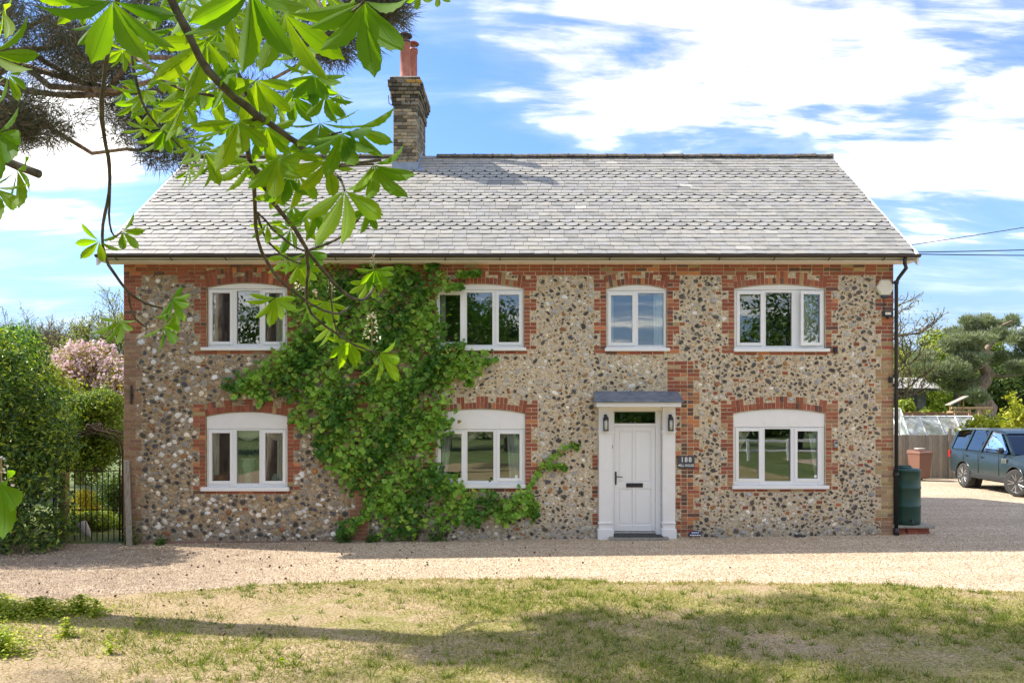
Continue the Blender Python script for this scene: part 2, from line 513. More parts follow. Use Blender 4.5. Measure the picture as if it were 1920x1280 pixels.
MATM = M_('door_mat_fibre', [(.03, .03, .032), (.09, .09, .09)], 60, .95, bump=.5, bscale=120)
SIGNM = M_('slate_sign', [(.05, .055, .065), (.08, .085, .10)], 10, .6)
LETT = M_('white_lettering', (.85, .85, .83), 5, .5, amt=0)
BLUEP = M_('blue_enamel', (.02, .05, .14), 5, .35)
CURT = M_('curtain_cloth', [(.70, .65, .53), (.85, .80, .70)], 3, .9, stretch=(9, 9, .5))
SHEER = M_('pale_curtain_cloth', [(.62, .64, .62), (.80, .80, .76)], 3, .9, stretch=(9, 9, .5))
ROOMW = M_('room_wall', (.42, .38, .30), 2, .9)
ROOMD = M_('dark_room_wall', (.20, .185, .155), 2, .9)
BUTT = M_('green_plastic', (.008, .050, .036), 4, .42, spec=.5, amt=.6)
BINB = M_('brown_plastic', (.20, .10, .07), 4, .45, spec=.4, amt=.5)
STEEL = M_('galvanised', (.45, .46, .47), 6, .4, metal=.7)
CABLE = M_('cable', (.02, .02, .022), 6, .6)
RUBBER = M_('rubber', (.045, .045, .045), 10, .85, amt=.5)
RIM = M_('alloy_rim', (.55, .55, .56), 5, .3, metal=.8)
CARP = M_('car_paint', [(.012, .026, .034), (.016, .032, .040)], 1, .34, spec=.5, coat=.35)
CARPL = M_('car_black_trim', (.03, .03, .032), 5, .6)
LAMPG = M_('headlamp_glass', (.65, .68, .72), 5, .12, spec=.8)
CHROME = M_('bright_metal', (.7, .7, .72), 5, .2, metal=.9, amt=.1)
REDL = M_('red_lens', (.35, .02, .02), 5, .25)
PANELW = M_('corrugated_roof', [(.20, .195, .19), (.33, .32, .30)], 5, .85)
BARNW = M_('barn_boards', [(.06, .055, .05), (.14, .13, .12)], 6, .9, stretch=(6, 1, 1))
CERAM = M_('celadon_glaze', [(.28, .42, .38), (.45, .58, .52)], 12, .25, spec=.6)
REDCL = M_('flag_red', (.45, .03, .04), 5, .8); BLUECL = M_('flag_blue', (.02, .04, .22), 5, .8); WHITECL = M_('flag_white', (.8, .8, .8), 5, .8)
LAMPO = M_('lens_amber_white', (.75, .72, .60), 5, .3)
FLOWW = M_('blossom_cream', attr=True, rough=.8)

LEAF = leafmat('leaf_general', (1.3, 1.35, .6), .38)
LEAFD = leafmat('leaf_laurel', (1.2, 1.5, .5), .22, .33, .5)
NEEDLE = leafmat('pine_needle', (1.1, 1.2, .8), .15, .6)
GRASSM = leafmat('grass_blade', (1.1, 1.15, .6), .3, .7, .2)
PETAL = leafmat('blossom_petal', (1.1, .95, 1.0), .35, .7, .2)

def glass_material(name, tint=(.93, .97, .95), refl=1.0):
    m, nt, b, o = newmat(name)
    fr = N(nt, 'ShaderNodeFresnel', {0: 1.5}).outputs[0]
    fac = mth(nt, 'MULTIPLY', mth(nt, 'ADD', mth(nt, 'MULTIPLY', fr, 1.8 * refl), .05 * refl), 1.0, clamp=True)
    pos = N(nt, 'ShaderNodeNewGeometry').outputs['Position']
    nz = noise(nt, pos, 2.3, 1).outputs[0]
    bp = N(nt, 'ShaderNodeBump', {'Height': nz, 'Strength': .08, 'Distance': .006})
    gl = N(nt, 'ShaderNodeBsdfGlossy', {'Color': (.96, .98, 1, 1), 'Roughness': .004, 'Normal': bp.outputs[0]})
    tr = N(nt, 'ShaderNodeBsdfTransparent', {0: tuple(tint) + (1,)})
    mx = N(nt, 'ShaderNodeMixShader', {0: fac, 1: tr.outputs[0], 2: gl.outputs[0]})
    nt.links.new(mx.outputs[0], o.inputs[0])
    return m
GLASS = glass_material('window_glass')
CARGL = glass_material('car_glass', (.30, .36, .36), 1.0)
GHGL = glass_material('greenhouse_glass', (.86, .92, .90), 1.4)

def mortar_material():
    m, nt, b, o = newmat('lime_mortar')
    pos = N(nt, 'ShaderNodeNewGeometry').outputs['Position']
    sx = N(nt, 'ShaderNodeSeparateXYZ', {0: pos})
    n1 = noise(nt, pos, 14, 6, .65).outputs[0]
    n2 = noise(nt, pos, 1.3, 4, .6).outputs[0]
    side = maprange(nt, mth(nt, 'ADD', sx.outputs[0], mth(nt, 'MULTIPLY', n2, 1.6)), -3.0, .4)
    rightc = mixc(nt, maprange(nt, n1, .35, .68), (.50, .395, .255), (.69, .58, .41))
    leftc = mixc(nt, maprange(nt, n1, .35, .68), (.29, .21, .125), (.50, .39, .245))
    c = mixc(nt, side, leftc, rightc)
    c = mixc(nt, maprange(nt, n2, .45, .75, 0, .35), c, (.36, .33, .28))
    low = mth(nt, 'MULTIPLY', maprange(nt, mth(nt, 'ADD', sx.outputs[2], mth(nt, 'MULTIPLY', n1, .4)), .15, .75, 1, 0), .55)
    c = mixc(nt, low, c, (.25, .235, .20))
    nt.links.new(c, b.inputs['Base Color']); b.inputs['Roughness'].default_value = .95
    b.inputs['Specular IOR Level'].default_value = .15
    v = N(nt, 'ShaderNodeTexVoronoi', {'Vector': pos, 'Scale': 26.0}).outputs[0]
    h = mth(nt, 'ADD', mth(nt, 'MULTIPLY', v, -.6), n1)
    bp = N(nt, 'ShaderNodeBump', {'Height': h, 'Strength': .8, 'Distance': .02})
    nt.links.new(bp.outputs[0], b.inputs['Normal'])
    return m
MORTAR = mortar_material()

def gravel_material():
    m, nt, b, o = newmat('pea_gravel')
    pos = N(nt, 'ShaderNodeNewGeometry').outputs['Position']
    v = N(nt, 'ShaderNodeTexVoronoi', {'Vector': pos, 'Scale': 42.0, 'Randomness': 1.0})
    hsv = N(nt, 'ShaderNodeSeparateColor', {0: v.outputs[1]})
    rp = N(nt, 'ShaderNodeValToRGB', {0: hsv.outputs[0]})
    e = rp.color_ramp.elements
    cs = [(.0, (.20, .14, .095)), (.22, (.42, .31, .205)), (.55, (.58, .455, .315)), (.8, (.68, .56, .42)), (1.0, (.78, .69, .57))]
    e[0].position, e[0].color = cs[0][0], cs[0][1] + (1,); e[1].position, e[1].color = cs[-1][0], cs[-1][1] + (1,)
    for p, q in cs[1:-1]:
        k = e.new(p); k.color = q + (1,)
    c = rp.outputs[0]
    n2 = noise(nt, pos, .8, 5, .6).outputs[0]
    c = mixc(nt, maprange(nt, n2, .42, .72, 0, .40), c, (.44, .34, .24))
    tr_ = N(nt, 'ShaderNodeMapping', {'Vector': pos, 'Scale': (.10, 1.5, 1)}).outputs[0]
    n4 = noise(nt, tr_, 1.3, 4, .6).outputs[0]
    c = mixc(nt, maprange(nt, n4, .40, .62, 0, .42), c, (.36, .275, .185))
    sx = N(nt, 'ShaderNodeSeparateXYZ', {0: pos})
    # soil and needles trodden in towards the trees on the left
    dl = maprange(nt, mth(nt, 'ADD', sx.outputs[0], mth(nt, 'MULTIPLY', n2, 3.0)), -4.6, -.6, .75, 0)
    n3 = noise(nt, pos, 6, 5, .7).outputs[0]
    c = mixc(nt, mth(nt, 'MULTIPLY', dl, maprange(nt, n3, .3, .6, .3, 1)), c, (.23, .165, .12))
    nt.links.new(c, b.inputs['Base Color']); b.inputs['Roughness'].default_value = .9
    b.inputs['Specular IOR Level'].default_value = .2
    h = mth(nt, 'MULTIPLY', v.outputs[0], -1.0)
    bp = N(nt, 'ShaderNodeBump', {'Height': h, 'Strength': .75, 'Distance': .02})
    nt.links.new(bp.outputs[0], b.inputs['Normal'])
    return m
GRAVEL = gravel_material()
PEBBLE = M_('pebble', cols=(1, 1, 1), amt=0, rough=.85, attr=True, bump=.0)

def lawn_material():
    m, nt, b, o = newmat('lawn_soil_and_thatch')
    pos = N(nt, 'ShaderNodeNewGeometry').outputs['Position']
    n1 = noise(nt, pos, 1.1, 6, .62, .3).outputs[0]
    n2 = noise(nt, pos, 34, 5, .7).outputs[0]
    n3 = noise(nt, pos, 4.5, 5, .65).outputs[0]
    dry = mixc(nt, maprange(nt, n2, .3, .7), (.22, .155, .095), (.58, .455, .275))
    grn = mixc(nt, maprange(nt, n2, .3, .7), (.13, .125, .035), (.42, .37, .15))
    sx = N(nt, 'ShaderNodeSeparateXYZ', {0: pos})
    left = maprange(nt, mth(nt, 'ADD', sx.outputs[0], mth(nt, 'MULTIPLY', n1, 2.5)), -3.6, .4, -.22, .05)
    g = maprange(nt, mth(nt, 'ADD', mth(nt, 'ADD', n1, mth(nt, 'MULTIPLY', mth(nt, 'SUBTRACT', n3, .5), .6)), left), .40, .65)
    c = mixc(nt, g, dry, grn)
    nt.links.new(c, b.inputs['Base Color']); b.inputs['Roughness'].default_value = .95
    b.inputs['Specular IOR Level'].default_value = .1
    bp = N(nt, 'ShaderNodeBump', {'Height': n2, 'Strength': .9, 'Distance': .03})
    nt.links.new(bp.outputs[0], b.inputs['Normal'])
    return m
LAWNM = lawn_material()
FIELD = M_('field_grass', [(.05, .075, .02), (.11, .15, .04), (.18, .19, .07)], 1.2, .95, bump=.5, bscale=9)
ROADM = M_('asphalt', [(.04, .04, .042), (.065, .063, .06)], 12, .9, bump=.3)

def whitewash_glass():
    m, nt, b, o = newmat('greenhouse_glass_limed')
    pos = N(nt, 'ShaderNodeNewGeometry').outputs['Position']
    nz = noise(nt, pos, 3.0, 4).outputs[0]
    b.inputs['Base Color'].default_value = (.66, .70, .68, 1); b.inputs['Roughness'].default_value = .25
    tr = N(nt, 'ShaderNodeBsdfTransparent', {0: (.85, .9, .88, 1)})
    mx = N(nt, 'ShaderNodeMixShader', {0: maprange(nt, nz, .35, .7, .35, .85), 1: tr.outputs[0], 2: b.outputs[0]})
    nt.links.new(mx.outputs[0], o.inputs[0]); return m
GHGL = whitewash_glass()
# ================================================================== THE SETTING
def grid_sheet(name, xs, ys, zf, mat, inside=None):
    X, Y = np.meshgrid(xs, ys)
    V = np.stack([X, Y, zf(X, Y)], -1).reshape(-1, 3)
    nx, ny = len(xs), len(ys)
    i, j = np.meshgrid(np.arange(nx - 1), np.arange(ny - 1))
    a = (j * nx + i).ravel()
    F = np.stack([a, a + 1, a + nx + 1, a + nx], 1)
    if inside is not None:
        c = V[F].mean(1); F = F[inside(c[:, 0], c[:, 1])]
    o = link(name, mesh(name, V, F, None, True), mat)
    return tag(o, kind='structure')
def slope(X, Y): return np.clip(0.012 * X, -0.10, 0.09)
xs = np.concatenate([np.array([-600, -300, -150, -80, -50, -35, -25, -18]), np.linspace(-14, 14, 57), np.array([18, 25, 35, 50, 80, 150, 300, 600])])
ys = np.concatenate([np.array([-600, -300, -150, -80, -60]), np.linspace(-48, 48, 65), np.array([60, 80, 150, 300, 600])])
gnd = grid_sheet('ground', xs, ys, lambda X, Y: slope(X, Y) - .012, FIELD)
drive = grid_sheet('gravel_drive', np.linspace(-11.5, 24, 72), np.linspace(-24, 12.9, 76), lambda X, Y: slope(X, Y) - .004, GRAVEL,
                   lambda x, y: ~((y > .2) & (x < 6.5)) & ((y > -9) | (x > 13)))
def lawn_edge(x):
    return np.interp(x, [-12, -7, -5, -3.5, -2.2, 0, 1.6, 3.4, 5.15, 6.4, 7.5, 9], [-7.5, -4.7, -4.15, -3.75, -3.52, -3.52, -3.87, -4.0, -4.29, -4.79, -5.6, -8.0])
def lawn_bump(x, y):
    return .012 * np.sin(x * 2.1 + y) * np.sin(y * 1.7) + .008 * np.sin(x * 5.3 + 1) * np.sin(y * 4.1 + x)
def lawn_z(x, y):
    e = lawn_edge(x) + .06 * np.sin(x * 3.1) + .04 * np.sin(x * 9.3)
    return slope(x, y) + .004 + np.clip((e - y) * .22, -.03, .022) + lawn_bump(x, y) * np.clip((e - y), 0, 1)
lawn = grid_sheet('lawn', np.linspace(-11.5, 9.5, 211), np.linspace(-22, -3.3, 188), lawn_z, LAWNM, lambda x, y: y < lawn_edge(x) + .12)

# loose stones on the drive, real ones: the material carries the rest
def scatter_pebbles():
    n = 52000
    x = rng.uniform(-10, 9.5, n); y = -4.9 + 5.0 * rng.random(n) ** .9
    k = (y > lawn_edge(x) - .25)
    x, y = x[k], y[k]; n = len(x)
    z = slope(x, y) + .002
    s = rng.uniform(.006, .014, n)
    base = np.array([[1, 0, 0], [0, 1, 0], [-1, 0, 0], [0, -1, 0], [0, 0, .8]], float)
    a = rng.uniform(0, 6.28, n); ca, sa = np.cos(a), np.sin(a)
    st = rng.uniform(.6, 1.3, (n, 5, 1))
    B = base[None] * st * s[:, None, None]
    V = np.empty((n, 5, 3))
    V[..., 0] = B[..., 0] * ca[:, None] - B[..., 1] * sa[:, None] * .7 + x[:, None]
    V[..., 1] = B[..., 0] * sa[:, None] + B[..., 1] * ca[:, None] * .7 + y[:, None]
    V[..., 2] = B[..., 2] + z[:, None]
    F = np.array([[0, 1, 4], [1, 2, 4], [2, 3, 4], [3, 0, 4]])
    F = (np.arange(n)[:, None, None] * 5 + F[None]).reshape(-1, 3)
    pal = np.array([(.20, .14, .09), (.42, .31, .20), (.52, .40, .27), (.60, .49, .36), (.70, .62, .50), (.30, .24, .19), (.46, .34, .20)])
    c = 1.15 * pal[rng.integers(0, len(pal), n)] * rng.uniform(.8, 1.15, (n, 1))
    o = link('gravel', mesh('gravel', V.reshape(-1, 3), F, np.repeat(c, 5, 0)), PEBBLE)
    tag(o, 'loose pale beige pea gravel lying on the drive before the house', 'gravel', kind='stuff')
scatter_pebbles()

def scatter_grass():
    n = 330000
    x = rng.uniform(-9.5, 8.6, n); y = -3.4 - 7.2 * rng.random(n) ** .85
    # green patches and bare ones
    f = (np.sin(x * 1.3 + 1.7 * np.sin(y * .9)) + np.sin(y * 2.3 + x * .7) + np.sin(x * 3.7 - y * 2.9) * .7 + np.sin(x * 6.1 + y * 7.3) * .5)
    lf = np.clip((x + 3.8) / 3.5, -1.2, 1.0)
    keep = (y < lawn_edge(x) + .05) & (rng.random(n) < np.clip(.34 + .24 * f + .26 * lf, .04, 1))
    edge = np.abs(y - lawn_edge(x)) < .25
    keep |= edge & (y < lawn_edge(x) + .08) & (x > -3) & (rng.random(n) < .8)
    x, y = x[keep], y[keep]; n = len(x); f = f[keep]
    P = np.stack([x, y, lawn_z(x, y) - .004], 1)
    D = unit(rng.normal(size=(n, 3)) * .75 + np.array([0, 0, .75])); D[:, 2] = np.abs(D[:, 2]) * .8 + .10
    D = unit(D)
    V, F, c = needles(P, D, .052, .0095, [(.14, .15, .03), (.28, .28, .06), (.46, .38, .15), (.60, .47, .24), (.70, .57, .34)])
    g = np.repeat(np.clip(.5 + .33 * f, 0, 1), 3)[:, None]
    c = c * (1 - g) + c * np.array([.74, .90, .52]) * g
    o = link('grass', mesh('grass', V, F, c), GRASSM)
    nt_ = 3800
    tx = rng.uniform(-4.5, 8.0, nt_); ty = -3.5 - 5.6 * rng.random(nt_)
    tf = (np.sin(tx * 1.3 + 1.7 * np.sin(ty * .9)) + np.sin(ty * 2.3 + tx * .7)) * .5
    kk = (ty < lawn_edge(tx) + .03) & (rng.random(nt_) < np.clip(.30 + .35 * tf + .04 * tx, .04, 1)); tx, ty = tx[kk], ty[kk]; nt_ = len(tx)
    bx = np.repeat(tx, 15) + rng.normal(size=nt_ * 15) * .016; by = np.repeat(ty, 15) + rng.normal(size=nt_ * 15) * .016
    Pt = np.stack([bx, by, lawn_z(bx, by)], 1); Dt = unit(np.stack([bx - np.repeat(tx, 15), by - np.repeat(ty, 15), np.full(nt_ * 15, .022)], 1) + rng.normal(size=(nt_ * 15, 3)) * .008); Dt[:, 2] = np.abs(Dt[:, 2])
    V2, F2, c2 = needles(Pt, Dt, .085, .0105, [(.07, .12, .02), (.15, .22, .035), (.26, .32, .06), (.42, .40, .12)])
    o2 = link('grass_tufts', mesh('grass_tufts', V2, F2, c2), GRASSM); tag(o2, 'longer greener tufts standing up in the patchy lawn', 'grass', kind='stuff')
    tag(o, 'short patchy grass, green and straw coloured, growing over the lawn', 'grass', kind='stuff')
    # taller weeds in the left corner
    n = 26000
    u = rng.random(n)
    cl = np.array([(-5.9, -5.35, .34), (-6.5, -5.4, .42), (-5.45, -5.25, .24), (-7.1, -5.6, .5), (-5.15, -5.45, .10), (-5.9, -6.5, .45), (-5.3, -6.9, .25), (-6.3, -6.8, .5), (-5.0, -6.3, .12), (-4.4, -5.9, .05), (-6.8, -6.2, .5), (-4.2, -6.9, .08), (-6.9, -4.9, .35)])
    k = rng.choice(len(cl), n, p=cl[:, 2] ** 2 / (cl[:, 2] ** 2).sum())
    a = rng.uniform(0, 6.28, n); r = cl[k, 2] * np.abs(rng.normal(size=n)) * .62
    x = cl[k, 0] + r * np.cos(a) * 1.2; y = cl[k, 1] + r * np.sin(a) * .8
    h = .02 + .22 * rng.random(n) ** 1.5 * np.clip(1.15 - r / (cl[k, 2] * 1.5), .1, 1)
    P = np.stack([x, y, slope(x, y) + .01 + h], 1)
    up = np.tile(np.array([0, 0, 1.0]), (n, 1))
    V, F, c = leaf_cloud(P, .045, [(.14, .24, .02), (.30, .40, .03), (.48, .52, .06), (.58, .56, .09)], up, .55, .6)
    o = link('weeds', mesh('weeds', V, F, c), LEAF)
    tag(o, 'bright yellow green weeds sprouting on the bare soil left of the lawn', 'weeds', kind='stuff')
scatter_grass()
# ================================================================== THE HOUSE
XL, XR = Fx(232), Fx(1675)
ZT = Fz(497)
house = empty('flint_house', (0, 0, 0), 'two storey flint cottage with red brick dressings and grey slate roof', 'house')
wall = None

OPEN = []   # openings: x0, x1, z bottom, z spring, rise
def opening(px0, px1, pyc, pys, pyb):
    o = dict(x0=Fx(px0), x1=Fx(px1), zb=Fz(pyb), zs=Fz(pys), rise=(pys - pyc) * DEP / FP)
    w = (o['x1'] - o['x0']) / 2; r = o['rise']
    o['xc'] = (o['x0'] + o['x1']) / 2
    o['R'] = (w * w + r * r) / (2 * r) if r > 0 else 0
    o['zc'] = o['zs'] + r - o['R']
    OPEN.append(o); return o
def arc_z(o, x):
    if o['rise'] <= 0: return o['zs']
    return o['zc'] + math.sqrt(max(o['R'] ** 2 - (x - o['xc']) ** 2, 0))
U1 = opening(387.5, 538.5, 530, 539, 656)
U2 = opening(816, 982.5, 532, 540.5, 656)
U3 = opening(1137, 1250.5, 533, 541.5, 657)
U4 = opening(1377, 1548, 532.5, 541, 658)
L5 = opening(385.5, 539, 771.5, 780, 918)
L6 = opening(816, 985, 766, 775, 914)
L7 = opening(1375, 1548, 766, 774.5, 914)
DR = opening(1147, 1240, 769, 769, 1004)
WINS = [U1, U2, U3, U4, L5, L6, L7]

def wall_mesh():
    T = .32
    br = {XL, XR}
    for o in OPEN:
        n = 14 if o['rise'] > 0 else 1
        for i in range(n + 1): br.add(o['x0'] + (o['x1'] - o['x0']) * i / n)
    br = sorted(br); mb = MB(); zb = -.25
    for a, b in zip(br[:-1], br[1:]):
        if b - a < 1e-6: continue
        m = (a + b) / 2
        ops = sorted([o for o in OPEN if o['x0'] < m < o['x1']], key=lambda o: o['zb'])
        za = zc = zb
        for o in ops + [None]:
            ta = tc = (ZT if o is None else o['zb'])
            for y, flip in ((0, 0), (T, 1)):
                q = [(a, y, za), (b, y, zc), (b, y, tc), (a, y, ta)]
                mb.add(q, [(0, 1, 2, 3) if not flip else (3, 2, 1, 0)])
            if o is not None:
                na, nc = arc_z(o, a), arc_z(o, b)
                mb.add([(a, 0, o['zb']), (b, 0, o['zb']), (b, T, o['zb']), (a, T, o['zb'])], [(0, 1, 2, 3)])
                mb.add([(a, 0, na), (b, 0, nc), (b, T, nc), (a, T, na)], [(3, 2, 1, 0)])
                za, zc = na, nc
    for o in OPEN:
        for x, f in ((o['x0'], 0), (o['x1'], 1)):
            mb.add([(x, 0, o['zb']), (x, T, o['zb']), (x, T, o['zs']), (x, 0, o['zs'])], [(3, 2, 1, 0) if f else (0, 1, 2, 3)])
    # side and rear walls
    HD = 7.6
    zr = 8.3
    for x, f in ((XL, 1), (XR, 0)):
        mb.add([(x, 0, zb), (x, HD, zb), (x, HD, ZT), (x, HD / 2, zr - .15), (x, 0, ZT)], [(4, 3, 2, 1, 0) if not f else (0, 1, 2, 3, 4)])
    mb.add([(XL, HD, zb), (XR, HD, zb), (XR, HD, ZT), (XL, HD, ZT)], [(3, 2, 1, 0)])
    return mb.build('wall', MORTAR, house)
wall = wall_mesh()
wall['label'] = 'flint and lime mortar wall with brick dressings'

# rooms behind the windows
rm = MB()
T = .32; IX0, IX1 = XL + .3, XR - .3
def room(x0, x1, y1, z0, z1):
    y0 = T + .01
    rm.add([(x0, y1, z0), (x1, y1, z0), (x1, y1, z1), (x0, y1, z1)], [(0, 1, 2, 3)])
    rm.add([(x0, y0, z0), (x0, y1, z0), (x0, y1, z1), (x0, y0, z1)], [(0, 1, 2, 3)])
    rm.add([(x1, y0, z0), (x1, y1, z0), (x1, y1, z1), (x1, y0, z1)], [(0, 1, 2, 3)])
    rm.add([(x0, y0, z0), (x1, y0, z0), (x1, y1, z0), (x0, y1, z0)], [(0, 1, 2, 3)])
    rm.add([(x0, y0, z1), (x1, y0, z1), (x1, y1, z1), (x0, y1, z1)], [(0, 1, 2, 3)])
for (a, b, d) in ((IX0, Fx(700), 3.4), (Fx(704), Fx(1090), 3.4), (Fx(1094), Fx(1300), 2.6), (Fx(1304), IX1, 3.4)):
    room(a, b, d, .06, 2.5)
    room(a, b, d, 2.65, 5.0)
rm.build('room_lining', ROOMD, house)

# ------------------------------------------------------------------ bricks and flints
RES = .006
NX, NZ = int((XR - XL) / RES) + 2, int((ZT + .3) / RES) + 2
OCC = np.zeros((NZ, NX), bool)
def ij(x, z): return int((x - XL) / RES), int((z + .25) / RES)
def paint(poly, grow=.004):
    P = np.asarray(poly, float); c = P.mean(0); P = c + (P - c) * (1 + grow / (np.linalg.norm(P - c, axis=1)[:, None] + 1e-6))
    x0, z0 = P.min(0); x1, z1 = P.max(0)
    i0, j0 = ij(x0, z0); i1, j1 = ij(x1, z1)
    i0, j0 = max(i0, 0), max(j0, 0); i1, j1 = min(i1 + 1, NX - 1), min(j1 + 1, NZ - 1)
    if i1 <= i0 or j1 <= j0: return None, None
    X, Z = np.meshgrid(XL + np.arange(i0, i1) * RES, -.25 + np.arange(j0, j1) * RES)
    ins = np.ones(X.shape, bool)
    for k in range(len(P)):
        a, b = P[k], P[(k + 1) % len(P)]
        ins &= (b[0] - a[0]) * (Z - a[1]) - (b[1] - a[1]) * (X - a[0]) >= 0
    return (slice(j0, j1), slice(i0, i1)), ins
for o in OPEN:
    n = 12
    arc = [(o['x1'] - (o['x1'] - o['x0']) * i / n, arc_z(o, o['x1'] - (o['x1'] - o['x0']) * i / n)) for i in range(n + 1)]
    s, ins = paint([(o['x0'], o['zb']), (o['x1'], o['zb'])] + arc, .002)
    OCC[s] |= ins
# the porch covers its own patch of wall
for (a, b, c, d) in ((1119, 1266, 1012, 735),):
    s, ins = paint([(Fx(a), Fz(c)), (Fx(b), Fz(c)), (Fx(b), Fz(d)), (Fx(a), Fz(d))], 0); OCC[s] |= ins

RED = np.array((.315, .098, .058)); BUFF = np.array((.40, .285, .15)); BROWN = np.array((.30, .19, .125)); ORNG = np.array((.50, .19, .085)); DARKB = np.array((.16, .085, .065))
def brick_tone(x, z):
    r = random.random()
    if z > 3.85 + random.uniform(-.25, .25) or (XL + .5 < x < XR - .5):
        c = RED if r < .78 else (ORNG if r < .86 else (DARKB if r < .95 else BUFF))
        if 3.0 < x < 3.5 and z < 3.5: c = [RED, ORNG, DARKB, RED * .8 + BUFF * .3][int(r * 4)]
        if 3.9 < x < 4.2 or (x > 5.7 and z < 3 and x < 6.2): c = RED * .55 + BUFF * .45 if r > .6 else c
    elif x < 0:
        c = BROWN if r < .8 else BROWN * .8 + RED * .2
    else:
        c = BUFF if r < .5 else (BUFF * .6 + RED * .4 if r < .72 else (BROWN if r < .88 else RED * .8 + BUFF * .2))
    v = random.uniform(.78, 1.18)
    return np.clip(c * v * np.array([1, random.uniform(.93, 1.1), random.uniform(.9, 1.1)]), 0, 1)
BR = []; BK = []
def add_brick(poly, tone=None, proud=None, force=False, key=None):
    s, ins = paint(poly)
    if s is None: return
    if not force and (OCC[s] & ins).sum() > .22 * max(ins.sum(), 1): return
    OCC[s] |= ins
    P = np.asarray(poly, float); c = P.mean(0)
    P = P + np.array([[random.uniform(-.003, .003), random.uniform(-.0025, .0025)] for _ in P])
    d = proud if proud is not None else random.uniform(.004, .010)
    V, F = prism(P, -d, .01, .004)
    if tone is None: tone = brick_tone(c[0], c[1])
    BR.append((V, F, tone)); BK.append(key if key is not None else np.ptp(P[:, 0]) * np.ptp(P[:, 1]) + random.uniform(0, .004))
J = .0125
def brick_rect(x0, x1, z0, z1, **k): add_brick([(x0 + J / 2, z0 + J / 2), (x1 - J / 2, z0 + J / 2), (x1 - J / 2, z1 - J / 2), (x0 + J / 2, z1 - J / 2)], **k)
CH = .0745
def course(xa, xb, k, **kw):
    z0 = k * CH - .10; z1 = z0 + CH; w = xb - xa
    if w < .15: brick_rect(xa, xb, z0, z1, **kw); return
    if w < .28:
        if k % 2: brick_rect(xa, xb, z0, z1, **kw)
        else: brick_rect(xa, xa + w / 2, z0, z1, **kw); brick_rect(xa + w / 2, xb, z0, z1, **kw)
        return
    if w < .42:
        c = xa + (w * .66 if k % 2 else w * .34)
        brick_rect(xa, c, z0, z1, **kw); brick_rect(c, xb, z0, z1, **kw); return
    x = xa - (k % 2) * .11
    first = True
    while x < xb - .03:
        L = .225 if (int(round((x - xa) / .11)) % 3 != 2 or random.random() < .6) else .1125
        a = max(x, xa); b = min(x + L, xb)
        if b - a > .05: brick_rect(a, b, z0, z1, **kw)
        x += L
# arches, each brick on its radius
for o in WINS:
    Rr, n = o['R'], 0
    half = math.asin((o['x1'] - o['x0']) / 2 / Rr)
    nb = int(round(2 * half * (Rr + .05) / .0745))
    lower = o in (L5, L6, L7)
    for i in range(nb):
        a0 = -half + 2 * half * i / nb; a1 = -half + 2 * half * (i + 1) / nb
        g = int(i / (nb / (9 if (o['x1'] - o['x0']) > 1.3 else 7)))
        long = g % 2 == 0
        rr = [(0, .235)] if long and i % 2 else ([(0, .115), (.117, .235)] if long else [(0, .115)])
        if o is U1 and not long: rr = [(0, .115), (.19, .30)]
        if o is U1 and long: rr = [(0, .23), (.232, .30)]
        for (h0, h1) in rr:
            q = []
            for (a, h) in ((a0, h0), (a1, h0), (a1, h1), (a0, h1)):
                r = Rr + h + .004
                # bricks run more upright than true radii, as a mason's soft arch
                q.append((o['xc'] + math.sin(a) * (Rr + .004) + math.sin(a) * h * .9 * (1.0), o['zc'] + math.cos(a) * (Rr + .004) + h))
            q = np.array(q); c = q.mean(0); q = c + (q - c) * np.array([.88, .97])
            add_brick([tuple(p) for p in q], key=.5)
top_k = int((Fz(500) + .10) / CH)
for k in range(-1, 75):
    z0 = k * CH - .10; zm = z0 + CH / 2
    if z0 > Fz(501): break
    blk = (k // 3) % 2 == 0
    if zm > Fz(515): course(XL, XR, k)
    if zm > Fz(532) and zm <= Fz(515):
        for o in (U1,): course(o['x0'] - .55, o['x1'] + .6, k)
        for o in (U2, U3, U4): course(o['x0'] - .25, o['x0'], k); course(o['x1'], o['x1'] + .25, k)
    course(XL, XL + (.345 if blk else .235), k)
    course(XR - (.345 if blk else .235), XR, k)
    for o in WINS:
        if o['zb'] - .02 < zm < o['zs'] + o['rise'] + .18:
            w = .24 if blk else .118
            if zm > o['zs'] - .02: w = .24
            course(o['x0'] - w, o['x0'], k); course(o['x1'], o['x1'] + w, k)
    for (a, b, y0, y1) in ((1277, 1288.6, 1003, 735), (1110, 1121, 985, 960), (1110, 1121, 935, 908), (1110, 1121, 878, 855), (1251, 1288.6, 738, 680)):
        if Fz(y0) < zm < Fz(y1): course(Fx(a), Fx(b), k)
    if Fz(1003) < zm < Fz(680): course(Fx(1288.8), Fx(1312 if blk else 1300.5), k)
    if Fz(1003) < zm < Fz(735) and not blk: course(Fx(1266.5), Fx(1276.8), k)
    if Fz(1012) < zm < Fz(690): course(Fx(655 if blk else 666), Fx(690), k, tone=(RED * .6 + BROWN * .5) * random.uniform(.8, 1.1))
# the course of bricks under each sill
for o in WINS:
    x = o['x0'] - .24; z1 = o['zb'] - .012
    while x < o['x1'] + .06:
        L = min(.225, o['x1'] + .07 - x)
        if L > .06: brick_rect(x, x + L, z1 - .068, z1)
        x += .225
